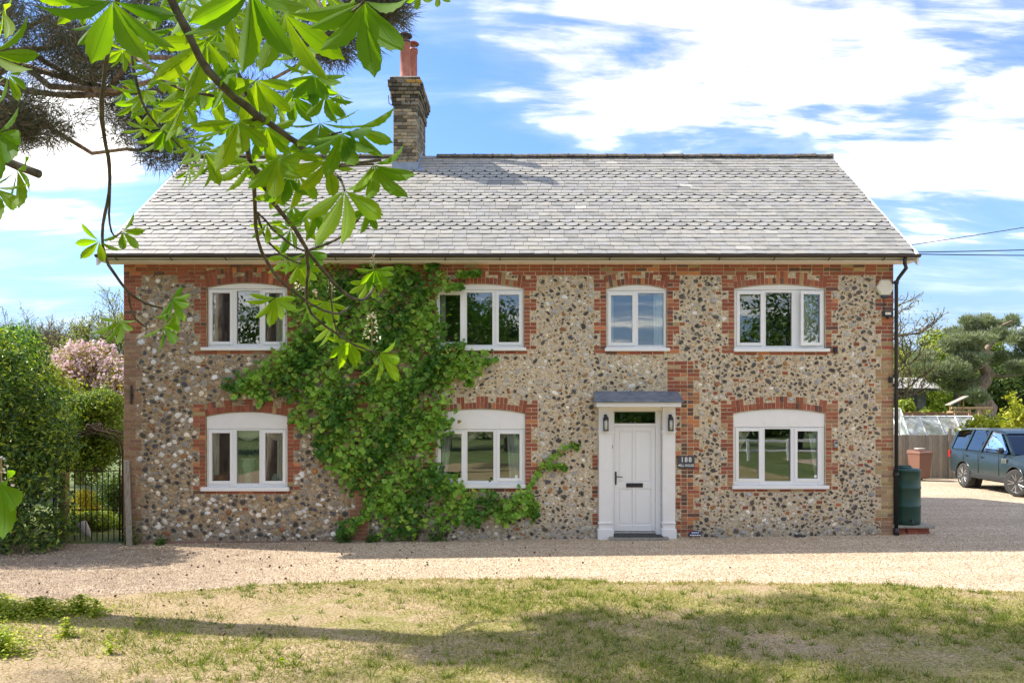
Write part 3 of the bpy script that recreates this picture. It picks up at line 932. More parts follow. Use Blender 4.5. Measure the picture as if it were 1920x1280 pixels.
# stray bricks built in among the flints
for _ in range(110):
    x = random.uniform(Fx(1260), Fx(1640)); z = random.uniform(.4, 4.9)
    w, h = random.uniform(.06, .11), random.uniform(.045, .065)
    add_brick([(x, z), (x + w, z), (x + w, z + h), (x, z + h)], tone=brick_tone(1, 4.5) * .9)
for _ in range(12):
    x = random.uniform(Fx(300), Fx(640)); z = random.uniform(.2, 4.6)
    add_brick([(x, z), (x + .1, z), (x + .1, z + .05), (x, z + .05)], tone=brick_tone(1, 4.5) * .9)
x = Fx(262)
while x < Fx(640):
    brick_rect(x, x + .42, -.11, -.03, tone=np.array((.27, .17, .14)) * random.uniform(.85, 1.1)); x += .43
NCH = 96       # chimney bricks are single parts as well
pieces(BR, 'brick', 'brickwork', BRICK, wall, 300, BK)

FL = []; FK = []
def flint(x, z, a, b, rot, kind, left):
    n = random.choice((5, 6, 7, 8)) if a > .03 else random.choice((4, 5, 6))
    tx_, tz_ = random.uniform(-.5, .5), random.uniform(-.5, .5)
    th = np.linspace(0, 2 * np.pi, n, endpoint=False) + random.random()
    rad = 1 + np.array([random.uniform(-.34, .28) for _ in range(n)])
    px = np.cos(th) * a * rad; pz = np.sin(th) * b * rad
    c, s = math.cos(rot), math.sin(rot)
    X = x + px * c - pz * s; Z = z + px * s + pz * c
    h = min(a, b) * random.uniform(.25, .5) if left else min(a, b) * random.uniform(.25, .55)
    flat = kind == 'dark' or (kind == 'grey' and random.random() < .6)
    k2 = .80 if flat else .62
    h1 = h * (.78 if flat else .65)
    V = [(X[i], .008, Z[i]) for i in range(n)]
    V += [(x + (X[i] - x) * .93, -h1 * .75, z + (Z[i] - z) * .93) for i in range(n)]
    V += [(x + (X[i] - x) * k2, -h * (.85 + tx_ * (X[i] - x) / a + tz_ * (Z[i] - z) / a), z + (Z[i] - z) * k2) for i in range(n)]
    V.append((x, -h * (1.0 if flat else 1.15), z))
    F = []
    for r in range(2):
        for i in range(n):
            j = (i + 1) % n; F.append((r * n + i, r * n + j, (r + 1) * n + j, (r + 1) * n + i))
    for i in range(n): F.append((2 * n + i, 2 * n + (i + 1) % n, 3 * n))
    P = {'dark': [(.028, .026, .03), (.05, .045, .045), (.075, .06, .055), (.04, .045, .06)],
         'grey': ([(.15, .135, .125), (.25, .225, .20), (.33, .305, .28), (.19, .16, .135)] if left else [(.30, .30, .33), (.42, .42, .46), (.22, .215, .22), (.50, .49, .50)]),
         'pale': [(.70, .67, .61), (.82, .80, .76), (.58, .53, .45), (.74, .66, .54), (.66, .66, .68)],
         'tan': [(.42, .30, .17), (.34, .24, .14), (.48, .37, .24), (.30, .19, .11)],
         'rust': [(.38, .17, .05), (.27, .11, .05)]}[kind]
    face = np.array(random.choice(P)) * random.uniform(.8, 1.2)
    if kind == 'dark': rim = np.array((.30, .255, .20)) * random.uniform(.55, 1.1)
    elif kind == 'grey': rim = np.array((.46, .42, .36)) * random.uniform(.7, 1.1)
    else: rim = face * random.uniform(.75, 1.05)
    col = np.empty((len(V), 3)); col[:n] = rim * .9; col[n:2 * n] = rim; col[2 * n:] = face
    if flat: col[2 * n:3 * n] = face * .85 + rim * .15
    FL.append((np.array(V), F, col)); FK.append(a * b)
def try_flint(x, z, a, b, rot, kind, left, gap=1.0):
    th = np.linspace(0, 2 * np.pi, 10, endpoint=False)
    c, s = math.cos(rot), math.sin(rot)
    for g in (.5, .86 if left else .97):
        X = x + (np.cos(th) * a * c - np.sin(th) * b * s) * g * gap; Z = z + (np.cos(th) * a * s + np.sin(th) * b * c) * g * gap
        i = ((X - XL) / RES).astype(int); j = ((Z + .25) / RES).astype(int)
        if i.min() < 0 or j.min() < 0 or i.max() >= NX or j.max() >= NZ: return False
        if OCC[j, i].any(): return False
    i, j = ij(x, z)
    if OCC[j, i]: return False
    r = int(max(a, b) / RES) + 1
    j0, i0 = max(j - r, 0), max(i - r, 0)
    Zg, Xg = np.mgrid[j0:min(j + r + 1, NZ), i0:min(i + r + 1, NX)]
    dx = (Xg - i) * RES; dz = (Zg - j) * RES
    u = (dx * c + dz * s) / a; v = (-dx * s + dz * c) / b
    OCC[j0:j0 + Zg.shape[0], i0:i0 + Zg.shape[1]] |= (u * u + v * v) < .92
    flint(x, z, a, b, rot, kind, left)
    return True
EX0, EX1 = XL, XR
def pick(pairs):
    r = random.random(); t = 0
    for k, w in pairs:
        t += w
        if r < t: return k
    return pairs[-1][0]
for size_pass, tries in ((0, 12000), (1, 18000), (2, 46000), (3, 90000)):
    for _ in range(tries):
        x = random.uniform(XL, XR); z = random.uniform(-.08, ZT)
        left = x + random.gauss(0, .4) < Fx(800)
        if left:
            a = [.065, .050, .035, .019][size_pass] * random.uniform(.78, 1.18)
            b = a * random.uniform(.58, .92)
            kind = pick((('dark', .30), ('grey', .23), ('pale', .22), ('tan', .20), ('rust', .05)))
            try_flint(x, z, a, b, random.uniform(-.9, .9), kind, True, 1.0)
        else:
            
            if size_pass < 2 and random.random() < (.74 if x < Fx(1260) else .42): continue
            if size_pass == 2 and random.random() < .10: continue
            a = [.060, .045, .030, .015][size_pass] * random.uniform(.78, 1.2)
            b = a * random.uniform(.45, .88)
            fld = math.sin(x * 2.1 + 1.3 * math.sin(z * 1.7)) + math.sin(z * 3.1 + x * .9) * .8
            if size_pass < 3 and random.random() < .28 - .22 * fld: continue
            dk = (.50 if x > Fx(1260) else .34) + .10 * fld
            if size_pass == 3: kind = pick((('dark', .24), ('grey', .16), ('pale', .46), ('tan', .12), ('rust', .02)))
            else: kind = pick((('dark', dk), ('grey', .22), ('pale', .72 - dk - .08), ('tan', .10), ('rust', .04)))
            try_flint(x, z, a, b, random.uniform(-1.2, 1.2), kind, False, 1.10 if size_pass < 3 else 1.02)
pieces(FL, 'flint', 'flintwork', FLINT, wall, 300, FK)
print('bricks', len(BR), 'flints', len(FL))
# ------------------------------------------------------------------ windows
def px_rect(a, b, c, d): return Fx(a), Fx(b), Fz(d), Fz(c)     # x0, x1, z0, z1 from px x0, x1, ytop, ybottom
def make_window(o, lights, frame_top, sill, label=None, open_last=False, sticker=False):
    w = bpy.data.objects.new('window', None); COL.objects.link(w); w.parent = house
    w.location = (o['xc'], 0, o['zb']); O = np.array((o['xc'], 0, o['zb']))
    if label: w['label'] = label
    zt = Fz(frame_top); zb = Fz(sill[2]) ; x0, x1 = o['x0'] + .006, o['x1'] - .006
    YF, YB = .045, .115
    gl = [px_rect(*l[:4]) for l in lights]
    fr = MB()
    edges = [x0] + [v for g in gl for v in (g[0], g[1])] + [x1]
    # uprights
    for i in range(0, len(edges), 2):
        a, b = edges[i], edges[i + 1]
        fr.bbox(a, b, YF, YB, zb + .002, zt, .004)
    for g in gl:
        fr.box(g[0], g[1], YF + .002, YB - .002, zb + .002, g[2])
        fr.box(g[0], g[1], YF + .002, YB - .002, g[3], zt - .001)
    fr.build('frame', WHITE, w, origin=O)
    # board that fills the arch over the frame
    hd = MB(); n = 14
    arc = [(x1 - (x1 - x0) * i / n, arc_z(o, x1 - (x1 - x0) * i / n) - .006) for i in range(n + 1)]
    hd.prism([(x0, zt + .003), (x1, zt + .003)] + arc, .030, .10, .003)
    hd.build('head_board', WPAINT, w, origin=O)
    s = MB()
    s.bbox(Fx(sill[0]), Fx(sill[1]), -.060, .05, Fz(sill[3]), Fz(sill[2]), .006)
    s.build('sill', WHITE, w, origin=O)
    for i, (g, l) in enumerate(zip(gl, lights)):
        kind = l[4]
        if kind == 'fixed':
            b = MB(); t = .010
            b.box(g[0] - t, g[1] + t, YF - .006, YF - .001, g[3], g[3] + t); b.box(g[0] - t, g[1] + t, YF - .006, YF - .001, g[2] - t, g[2])
            b.box(g[0] - t, g[0], YF - .0062, YF - .001, g[2], g[3]); b.box(g[1], g[1] + t, YF - .0062, YF - .001, g[2], g[3])
            b.build('glazing_bead', WHITE, w, origin=O)
            p = MB(); p.box(g[0] - .003, g[1] + .003, .078, .086, g[2] - .003, g[3] + .003); p.build('pane', GLASS, w, origin=O)
        else:
            m = .058
            X0, X1, Z0, Z1 = g[0] - m, g[1] + m, g[2] - m, g[3] + m
            X0 = max(X0, x0 + .012) if i == 0 else X0
            X1 = min(X1, x1 - .012) if i == len(gl) - 1 else X1
            Z1 = min(Z1, zt - .012); Z0 = max(Z0, zb + .014)
            b = MB()
            y0, y1 = YF - .020, YF - .002
            b.bbox(X0, g[0], y0, y1, Z0, Z1, .004); b.bbox(g[1], X1, y0, y1, Z0, Z1, .004)
            b.box(g[0], g[1], y0 + .001, y1, Z0 + .002, g[2]); b.box(g[0], g[1], y0 + .001, y1, g[3], Z1 - .002)
            sash = b
            pn = MB(); pn.box(g[0] - .003, g[1] + .003, .060, .068, g[2] - .003, g[3] + .003)
            if kind == 'open':
                # a casement swung a little way out on its right side hinge
                hinge = np.array([X1, y1, 0]); ang = R(9)
                def rotv(V):
                    V = np.asarray(V) - hinge; c, s_ = math.cos(ang), math.sin(ang)
                    return np.stack([V[:, 0] * c - V[:, 1] * s_, V[:, 0] * s_ + V[:, 1] * c, V[:, 2]], 1) + hinge
                for q in (sash, pn): q.V = [rotv(v) for v in q.V]
            so = sash.build('casement', WHITE, w, origin=O)
            if kind == 'open': so['label'] = 'casement standing open'
            pn.build('pane', GLASS, w, origin=O)
    return w
SASH, FIX = 'sash', 'fixed'
make_window(U1, [(396.6, 430, 548.6, 640, SASH), (442, 485.5, 544.5, 644, FIX), (496, 529, 548.6, 640, SASH)], 541, (378, 541, 651, 657), 'upper window with dark room and curtain at the left end')
make_window(U2, [(824, 862.5, 552, 641, SASH), (875, 923, 548, 646, FIX), (935, 973, 552, 641, SASH)], 543, (818, 986.5, 651.5, 657.5), 'upper window half covered by the climbing plant')
make_window(U3, [(1146, 1186, 553, 642, SASH), (1197, 1245, 548.6, 646.5, FIX)], 544, (1133.6, 1255.5, 652.5, 658.5), 'narrow two light upper window over the door')
make_window(U4, [(1388, 1427, 551, 642, SASH), (1437, 1486, 548, 648, FIX), (1505, 1538, 551.5, 642, 'open')], 543, (1375, 1554.6, 653.5, 659.5), 'upper right window with one casement ajar')
make_window(L5, [(396, 430, 811.5, 901.5, SASH), (442, 485, 807, 906, FIX), (496, 529, 811.5, 901.5, SASH)], 803.5, (378, 543, 912.5, 920), 'lower left window with vases on the sill inside')
make_window(L6, [(826, 865, 813, 896, SASH), (876, 925, 809, 901, FIX), (937, 974, 813, 896, SASH)], 804.5, (817, 985.5, 907, 914.5), 'lower window beside the climbing plant')
make_window(L7, [(1386, 1424, 808, 897, SASH), (1435, 1484, 804, 902, FIX), (1496.5, 1534.6, 808, 897, SASH)], 800.5, (1372, 1553, 909.5, 916), 'lower right window beside the key safe')

# ------------------------------------------------------------------ front door, its frame, surround and canopy
def at(name, build_mb, mat, parent, O, smooth=False): return build_mb.build(name, mat, parent, smooth, O)
door = bpy.data.objects.new('door', None); COL.objects.link(door); door.parent = house
DO = np.array((Fx(1190), 0, Fz(998))); door.location = DO
m = MB()
fx0, fx1 = DR['x0'] + .003, DR['x1'] - .003; sx0, sx1 = Fx(1152.5), Fx(1229)
ztop, zbot = Fz(770) , Fz(1002)
m.bbox(fx0, sx0 - .004, .02, .12, zbot, ztop, .005); m.bbox(sx1 + .004, fx1, .02, .12, zbot, ztop, .005)
m.box(sx0 - .004, sx1 + .004, .025, .12, Fz(771.6), ztop - .002); m.box(sx0 - .004, sx1 + .004, .022, .12, Fz(799), Fz(793.5))
at('door_frame', m, WHITE, door, DO)
m = MB(); m.box(sx0, sx1, .06, .066, Fz(793.5), Fz(771.6)); at('transom_pane', m, GLASS, door, DO)
m = MB()
# slab: stiles, rails and four sunk panels
yf = .040; zs0, zs1 = Fz(995.5), Fz(799.5)
st = [(sx0, sx0 + .072), (Fx(1186.8), Fx(1189.8)), (sx1 - .072, sx1)]
for a, b in st: m.bbox(a, b, yf, yf + .045, zs0, zs1, .003)
rails = [(zs0, zs0 + .11), (Fz(915.5), Fz(905)), (zs1 - .075, zs1)]
for a, b in rails:
    for c, d in ((st[0][1], st[1][0]), (st[1][1], st[2][0])): m.box(c, d, yf + .001, yf + .044, a, b)
at('door_leaf', m, WHITE, door, DO)
for (za, zc) in ((rails[0][1], rails[1][0]), (rails[1][1], rails[2][0])):
    for c, d in ((st[0][1], st[1][0]), (st[1][1], st[2][0])):
        p = MB(); p.box(c, d, yf + .020, yf + .03, za, zc)
        p.bbox(c + .03, d - .03, yf + .009, yf + .021, za + .03, zc - .03, .006)
        at('door_panel', p, WHITE, door, DO)
m = MB()
hx = Fx(1155)
m.bbox(hx - .016, hx + .016, yf - .012, yf - .001, Fz(908.5), Fz(884), .005)
m.tube([(hx, yf - .01, Fz(893)), (hx, yf - .05, Fz(893)), (hx + .03, yf - .055, Fz(893.2)), (hx + .125, yf - .052, Fz(893.8))], .009, 8)
at('door_handle', m, BLACKP, door, DO)
m = MB()
m.bbox(Fx(1174.5), Fx(1206), yf - .012, yf - .001, Fz(913.5), Fz(905.5), .004); m.bbox(Fx(1177), Fx(1203.5), yf - .018, yf - .012, Fz(911.5), Fz(907.5), .003)
at('letterbox', m, BLACKP, door, DO)
m = MB(); m.box(sx0 - .004, sx1 + .004, -.01, .12, Fz(1001), Fz(998)); m.box(sx0, sx1, .02, .06, Fz(997.8), Fz(996)); at('threshold', m, CHROME, door, DO)

porch = bpy.data.objects.new('porch', None); COL.objects.link(porch); porch.parent = house
PO = np.array((Fx(1193), 0, 0)); porch.location = PO
for (a, b) in ((1121, 1147.6), (1239.6, 1264.5)):
    m = MB(); A, B = Fx(a) + .01, Fx(b) - .01
    zb = gz(2) - .02
    m.bbox(A, B, -.13, .018, zb + .20, Fz(763), .004)
    m.bbox(A - .022, B + .022, -.16, .016, zb, zb + .21, .006)
    m.bbox(A - .014, B + .014, -.15, .017, Fz(980), Fz(977), .004)
    m.bbox(A - .012, B + .012, -.148, .0175, Fz(812), Fz(808), .004)
    m.bbox(A - .022, B + .022, -.158, .017, Fz(808), Fz(806), .003)
    at('pilaster', m, WPAINT, porch, PO)
m = MB()
m.box(Fx(1147.6) - .01, Fx(1239.6) + .01, -.045, .018, Fz(770), Fz(762))
at('lintel_board', m, CREAM, porch, PO)
m = MB()
cy = -.42; f = (DEP + cy) / DEP     # canopy front edge stands nearer than the wall
cx0, cx1 = Fx(1118.5) * f, Fx(1277.5) * f
zt_ = EYE + (CY - 754) / FP * (DEP + cy); zb_ = EYE + (CY - 762.5) / FP * (DEP + cy)
m.bbox(cx0, cx1, cy, -.002, zb_, zt_, .004)
at('canopy_fascia', m, WPAINT, porch, PO)
m = MB(); zw = Fz(733)
m.add([(cx0 - .04, cy - .05, zt_ + .003), (cx1 + .04, cy - .05, zt_ + .003), (cx1 + .04, cy - .05, zt_ + .028), (cx0 - .04, cy - .05, zt_ + .028),
       (cx0 - .04, -.004, zt_ + .003), (cx1 + .04, -.004, zt_ + .003), (cx1 + .01, -.004, zw), (cx0 - .01, -.004, zw), (cx1 + .02, -.10, zw - .045), (cx0 - .02, -.10, zw - .045)],
      [(0, 1, 2, 3), (3, 2, 8, 9), (9, 8, 6, 7), (0, 4, 5, 1), (1, 5, 6, 8, 2), (0, 3, 9, 7, 4)])
at('lead_canopy', m, LEAD, porch, PO)
m = MB(); zg = gz(2.1)
m.bbox(Fx(1140), Fx(1249), -.30, .01, zg - .05, Fz(1002.5), .01)
at('step', m, STONE, porch, PO)

# ------------------------------------------------------------------ roof
EY, EZ = -.38, Fz(487) + .02
RY, RZ = 3.62, 8.52
RL, RR_ = -7.96, 7.30
rise = math.atan2(RZ - EZ, RY - EY); SL = math.hypot(RZ - EZ, RY - EY)
U = np.array([0, math.cos(rise), math.sin(rise)]); NR = np.array([0, -math.sin(rise), math.cos(rise)])
E0 = np.array([0, EY, EZ])
roof = MB()
bk = 2 * RY - EY
roof.add([(RL + .03, EY, EZ - .02), (RR_ - .03, EY, EZ - .02), (RR_ - .03, RY, RZ - .02), (RL + .03, RY, RZ - .02), (RL + .03, bk, EZ - .02), (RR_ - .03, bk, EZ - .02)], [(0, 1, 2, 3), (3, 2, 5, 4)])
roof.add([(RL + .03, EY, EZ - .10), (RR_ - .03, EY, EZ - .10), (RR_ - .03, RY, RZ - .10), (RL + .03, RY, RZ - .10), (RL + .03, bk, EZ - .10), (RR_ - .03, bk, EZ - .10)], [(3, 2, 1, 0), (4, 5, 2, 3)])
SLATED = M_('slate_underlay', (.05, .05, .05))
roof_o = roof.build('roof', SLATED, house)
SLV = []; SLK = []
rows = 30; ex = SL / rows
scal = {6, 7, 8, 14, 15, 16, 22, 23, 24}
for r in range(rows):
    w0 = .27
    off = (.5 if r % 2 else 0) * w0 + random.uniform(-.02, .02)
    x = RL - off
    while x < RR_:
        w = w0 if r in scal else w0 * random.choice((.9, 1, 1, 1.05, 1.12))
        a, b = max(x, RL), min(x + w, RR_)
        x += w
        if b - a < .06: continue
        t0 = r * ex + random.uniform(-.004, .004); t1 = (r + 1) * ex + .035
        if random.random() < .012 and r not in scal: t0 -= .02
        lift = .015 + random.uniform(0, .006); th = .010
        c = .0035
        if r in scal:
            lift += .003; n = 8; cx = (a + b) / 2; hw = (b - a) / 2 - c
            bot = [(cx - hw * math.cos(math.pi * i / n), t0 + .010 + (.115 - .115 * math.sin(math.pi * i / n))) for i in range(n + 1)]
            poly = bot + [(b - c, t1), (a + c, t1)]
        else:
            sk = random.uniform(-.003, .003)
            poly = [(a + c, t0 + sk), (b - c, t0 - sk), (b - c, t1), (a + c, t1)]
        P = np.array(poly)
        hgt = lift + (.003 - lift) * (P[:, 1] - t0) / (t1 - t0)
        tilt = random.uniform(-.0025, .0025) * (P[:, 0] - P[:, 0].mean()) / .13
        top = E0 + np.outer(P[:, 1], U) + np.outer(hgt + tilt + th, NR) + np.c_[P[:, 0], np.zeros((len(P), 2))]
        bt = top - NR * th
        V = np.concatenate([bt, top]); n = len(P)
        F = [tuple(range(n, 2 * n)), tuple(range(n))[::-1]] + [(k, (k + 1) % n, n + (k + 1) % n, n + k) for k in range(n)]
        g = random.uniform(.93, 1.06) * np.array((1.01, 1.0, .96))
        base = np.array(random.choice([(.36, .35, .335), (.34, .335, .33), (.38, .37, .35), (.35, .345, .345), (.31, .305, .295), (.37, .355, .33)])) * g
        if random.random() < .015: base = base * 1.25
        if random.random() < .012: base = base * .75
        SLV.append((V, F, base)); SLK.append(-np.linalg.norm(V.mean(0) - np.array(cam.location)) + (1.5 if r in scal else 0))
# leave out the slates under the chimney stack
CH_X0, CH_X1, CH_Y0, CH_Y1 = Fx(737) * 17.55 / DEP, Fx(783) * 17.55 / DEP, 2.95, 4.3
keep = [i for i, (V, F, c) in enumerate(SLV) if not (CH_X0 + .1 < V[:, 0].mean() < CH_X1 - .1 and V[:, 1].mean() > CH_Y0 + .12)]
SLV = [SLV[i] for i in keep]; SLK = [SLK[i] for i in keep]
pieces(SLV, 'slate', 'slate_courses', SLATE, roof_o, 300, SLK)
# ridge tiles
x = RL
while x < RR_ - .01:
    L = min(.45, RR_ - x); m = MB()
    n = 8; prof = []
    for i in range(n + 1):
        a = math.pi * i / n
        prof.append((math.cos(a) * .155, math.sin(a) * .105))
    V = []; h = random.uniform(-.006, .006)
    for xx, rr in ((x + .004, 1), (x + L * .93, 1), (x + L * .93, 1.12), (x + L - .002, 1.12)):
        for (dy, dz) in prof: V.append((xx, RY + dy * rr, RZ - .045 + dz * rr + h))
    F = []
    for s in range(3):
        for i in range(n): F.append((s * 9 + i, s * 9 + i + 1, (s + 1) * 9 + i + 1, (s + 1) * 9 + i))
    F.append(tuple(range(9))); F.append(tuple(range(27, 36))[::-1])
    V = np.array(V)
    if not (CH_X0 - .15 < x + L / 2 < CH_X1 + .15):
        m.add(V, F); m.build('ridge_tile', RIDGE, roof_o, origin=V.mean(0))
    x += L
# bargeboards on the two gables and boxed eaves
for X, s in ((RL, -1), (RR_, 1)):
    m = MB()
    for (ya, za, yb, zb) in ((EY, EZ, RY, RZ), (bk, EZ, RY, RZ)):
        a0, a1 = sorted((X - .004 * s, X + .035 * s))
        V = []
        for xx in (a0, a1):
            V += [(xx, ya, za - .20), (xx, yb, zb - .20), (xx, yb, zb + .022), (xx, ya, za + .022)]
        m.add(V, [(0, 1, 2, 3), (7, 6, 5, 4), (0, 4, 5, 1), (2, 6, 7, 3), (1, 5, 6, 2), (0, 3, 7, 4)])
    m.build('bargeboard', WHITE, roof_o)
m = MB()
m.box(RL, RR_, EY + .02, EY + .045, Fz(500) + .04, EZ - .03)
m.box(RL, RR_, EY + .045, .0, Fz(500) + .04, Fz(500) + .055)
m.build('fascia_board', CREAM, roof_o)
m = MB(); n = 8
P = [(math.cos(math.pi * i / n) * .056, -math.sin(math.pi * i / n) * .052) for i in range(n + 1)]
V = []; F = []
gy, gzz = EY - .045, EZ - .012
for xx in (RL - .02, RR_ + .03):
    for (dy, dz) in P: V.append((xx, gy + dy, gzz + dz))
    for (dy, dz) in P[::-1]: V.append((xx, gy + dy * .9, gzz + dz * .88))
k = 2 * (n + 1)
for i in range(k): F.append((i, (i + 1) % k, k + (i + 1) % k, k + i))
m.add(V, F)
for xx in (RL - .02, RR_ + .027):
    m.prism([(p[0], p[1]) for p in P], 0, .004, M=lambda V, xx=xx: np.stack([xx + V[:, 1], gy + V[:, 0], gzz + V[:, 2]], 1))
gut = m.build('gutter', GUTTER, roof_o, True)
x = RL + .35
while x < RR_:
    b = MB(); b.tube([(x, EY + .02, gzz - .09), (x, EY - .01, gzz - .085), (x, gy - .01, gzz - .062), (x, gy - .058, gzz - .01)], [.010] * 4, 5)
    b.build('gutter_bracket', GUTTER, gut); x += 1.02
m = MB()
dx = Fx(1678.5)
m.tube([(Fx(1698) * .97, gy, gzz - .05), (Fx(1697) * .97, gy, gzz - .16), (Fx(1694) * .98, gy + .03, gzz - .24), (dx + .03, -.08, Fz(522)), (dx, -.045, Fz(530)), (dx, -.045, Fz(990))], .034, 10)
m.tube([(dx, -.045, Fz(989)), (dx, -.06, Fz(1003))], .045, 10)
dp = m.build('downpipe', BLACKP, house, True)
for py in (530, 705, 722, 888):
    b = MB(); b.lathe([(.042, -.03), (.046, -.028), (.046, .028), (.042, .03)], (dx, -.045, Fz(py)), 10); b.box(dx - .05, dx + .05, -.02, .0, Fz(py) - .015, Fz(py) + .015)
    b.build('pipe_collar', BLACKP, dp)

# ------------------------------------------------------------------ chimney
chim = bpy.data.objects.new('chimney', None); COL.objects.link(chim); chim.parent = house
CO = np.array(((CH_X0 + CH_X1) / 2, CH_Y0, 7.6)); chim.location = CO
m = MB()
m.box(CH_X0 + .012, CH_X1 - .012, CH_Y0 + .012, CH_Y1 - .012, 7.2, 9.9)
m.build('stack_core', M_('chimney_mortar', (.30, .28, .24), 9, .95, bump=.3), chim, origin=CO)
def zc(py, d=17.55): return EYE + (CY - py) * d / FP
CB = []; CK = []
z = zc(312); k = 0; ztop_c = zc(150)
while z < ztop_c:
    h = .078
    # corbelled courses towards the top
    py = CY - (z - EYE) * FP / 17.55
    out = 0
    if py < 200: out = .030
    if py < 184: out = .055
    if py < 176: out = .085
    if py < 168: out = .11
    if py < 158: out = .07
    x0, x1, y0, y1 = CH_X0 - out, CH_X1 + out, CH_Y0 - out, CH_Y1 + out
    for face in range(2):
        if face == 0: A, B = x0, x1
        else: A, B = y0 + .10, y1
        w = .215; p = A - (.11 if k % 2 else 0)
        while p < B - .02:
            a, b = max(p, A), min(p + w, B); p += w
            if 168 <= py < 176 and face == 0: pass
            if b - a < .05: continue
            g = random.choice([(.40, .32, .22), (.33, .27, .20), (.45, .36, .24), (.28, .24, .19), (.36, .28, .17), (.42, .37, .29)])
            g = np.array(g) * random.uniform(.75, 1.15)
            if random.random() < .22: g = g * .35
            if py < 205: g = g * .7
            if py < 165 and random.random() < .3: g = np.array((.45, .26, .06))
            d = random.uniform(0, .012)
            mbk = MB()
            if face == 0: mbk.bbox(a + .005, b - .005, y0 - d, y0 + .10, z + .005, z + h - .005, .006)
            else: mbk.bbox(x1 - .10, x1 + d, a + .005, b - .005, z + .006, z + h - .006, .006)
            CB.append((np.concatenate(mbk.V), mbk.F, g)); CK.append(-len(CB) - face * 40)
    # plain backing on the two faces turned away
    z += h; k += 1
pieces(CB, 'brick', 'brickwork', CHIMB, chim, 300, CK)
m = MB()
m.bbox(CH_X0 - .05, CH_X1 + .05, CH_Y0 - .05, CH_Y1 + .05, ztop_c - .01, ztop_c + .07, .02)
m.bbox(CH_X0 - .09, CH_X1 + .001, CH_Y0 + .1, CH_Y1 + .09, ztop_c - .38, ztop_c - .015, .02)
m.build('stack_cap', M_('cap_mortar', [(.22, .21, .19), (.42, .39, .33)], 9, .95, bump=.5, stain=(.45, .27, .06), stscale=9, stlo=.6, sthi=.7), chim, origin=CO)
def pot(x, y, zb, zt, r, cm, cw):
    p = MB(); h = zt - zb
    p.lathe([(r * 1.08, 0), (r * 1.08, .05), (r, .07), (r * .97, h * .9), (r * 1.12, h * .91), (r * 1.12, h * .97), (r, h)], (x, y, zb), 18)
    po = p.build('chimney_pot', cm, chim, True, CO)
    c = MB(); n = 4
    for i in range(n):
        a = i * math.pi / 2 + .5
        c.tube([(x + math.cos(a) * r * .95, y + math.sin(a) * r * .95, zt - .04), (x + math.cos(a) * r * 1.0, y + math.sin(a) * r * 1.0, zt + .13)], .008, 4)
    c.lathe([(r * 1.15, -.06), (r * 1.18, -.02), (r * 1.02, -.02)], (x, y, zt), 18)
    c.lathe([(r * 1.42, .115), (r * 1.45, .125), (r * 1.0, .165), (r * .3, .185)], (x, y, zt), 18)
    co = c.build('cowl', cw, po, True, CO);
    return po
zz0 = ztop_c + .05
pot((759.5 - CX) / FP * 17.9, 3.3, zz0, EYE + (CY - 78) * 17.9 / FP, .118, POT, COWL)
pot((774.5 - CX) / FP * 18.5, 3.92, zz0, EYE + (CY - 92) * 18.5 / FP, .100, POT, COWLR)
m = MB()
fy = CH_Y0 - .02
za = zc(319) ; zb2 = zc(305)
m.box(CH_X0 - .02, CH_X1 + .02, fy - .015, fy + .012, za, zb2)
# stepped side flashing following the slope
V = []
for xx in (CH_X1 + .004, CH_X1 + .022):
    V += [(xx, fy - .014, za), (xx, RY, za + (RY - fy) * math.tan(rise) - .02), (xx, RY, za + (RY - fy) * math.tan(rise) + .13), (xx, fy - .014, zb2)]
m.add(V, [(0, 1, 2, 3), (7, 6, 5, 4), (3, 2, 6, 7), (0, 3, 7, 4)])
m.add([(CH_X1 + .01, fy - .1, za - .05), (CH_X1 + .15, fy - .1, za - .05), (CH_X1 + .15, RY, za - .03 + (RY - fy) * math.tan(rise)), (CH_X1 + .01, RY, za - .03 + (RY - fy) * math.tan(rise))], [(0, 1, 2, 3)])
m.build('lead_flashing', FLASH, chim, origin=CO)
aer = MB()
aer.tube([(CH_X0 - .02, CH_Y0, zc(198)), (CH_X0 - .09, CH_Y0 - .02, zc(195)), (CH_X0 - .10, CH_Y0 - .02, zc(180))], .010, 5)
aer.build('aerial_bracket', IRON, chim, origin=CO)
# ================================================================== THINGS FIXED TO OR STANDING BY THE HOUSE
def lantern(px, label):
    o = empty('wall_lantern', (Fx(px), -.13, Fz(806)), label, 'lantern', 'lanterns on either side of the front door')
    m = MB(); m.bbox(-.03, .03, -.012, 0, .04, .30, .004)
    m.tube([(0, -.01, .27), (0, -.05, .275), (0, -.075, .255)], .010, 6); m.build('back_plate', BLACKP, o)
    m = MB()
    m.lathe([(.052, .20), (.050, .235), (.036, .262), (.012, .278)], (0, -.075, 0), 14); m.build('lamp_hood', BLACKP, o, True)
    m = MB()
    for a in (-1, 1):
        for b in (-1, 1): m.box(a * .040 - .005, a * .040 + .005, -.075 + b * .040 - .005, -.075 + b * .040 + .005, .0, .20)
    m.box(-.046, .046, -.121, -.029, -.012, .002); m.build('lamp_frame', BLACKP, o)
    m = MB(); m.lathe([(.030, .005), (.032, .10), (.030, .195)], (0, -.075, 0), 12); m.build('lamp_glass', M_('frosted_glass', (.62, .60, .52), 5, .25), o, True)
    return o
lantern(1134, 'black lantern on the pilaster left of the front door, handle side')
lantern(1254, 'black lantern on the pilaster between the front door and the slate name plate')

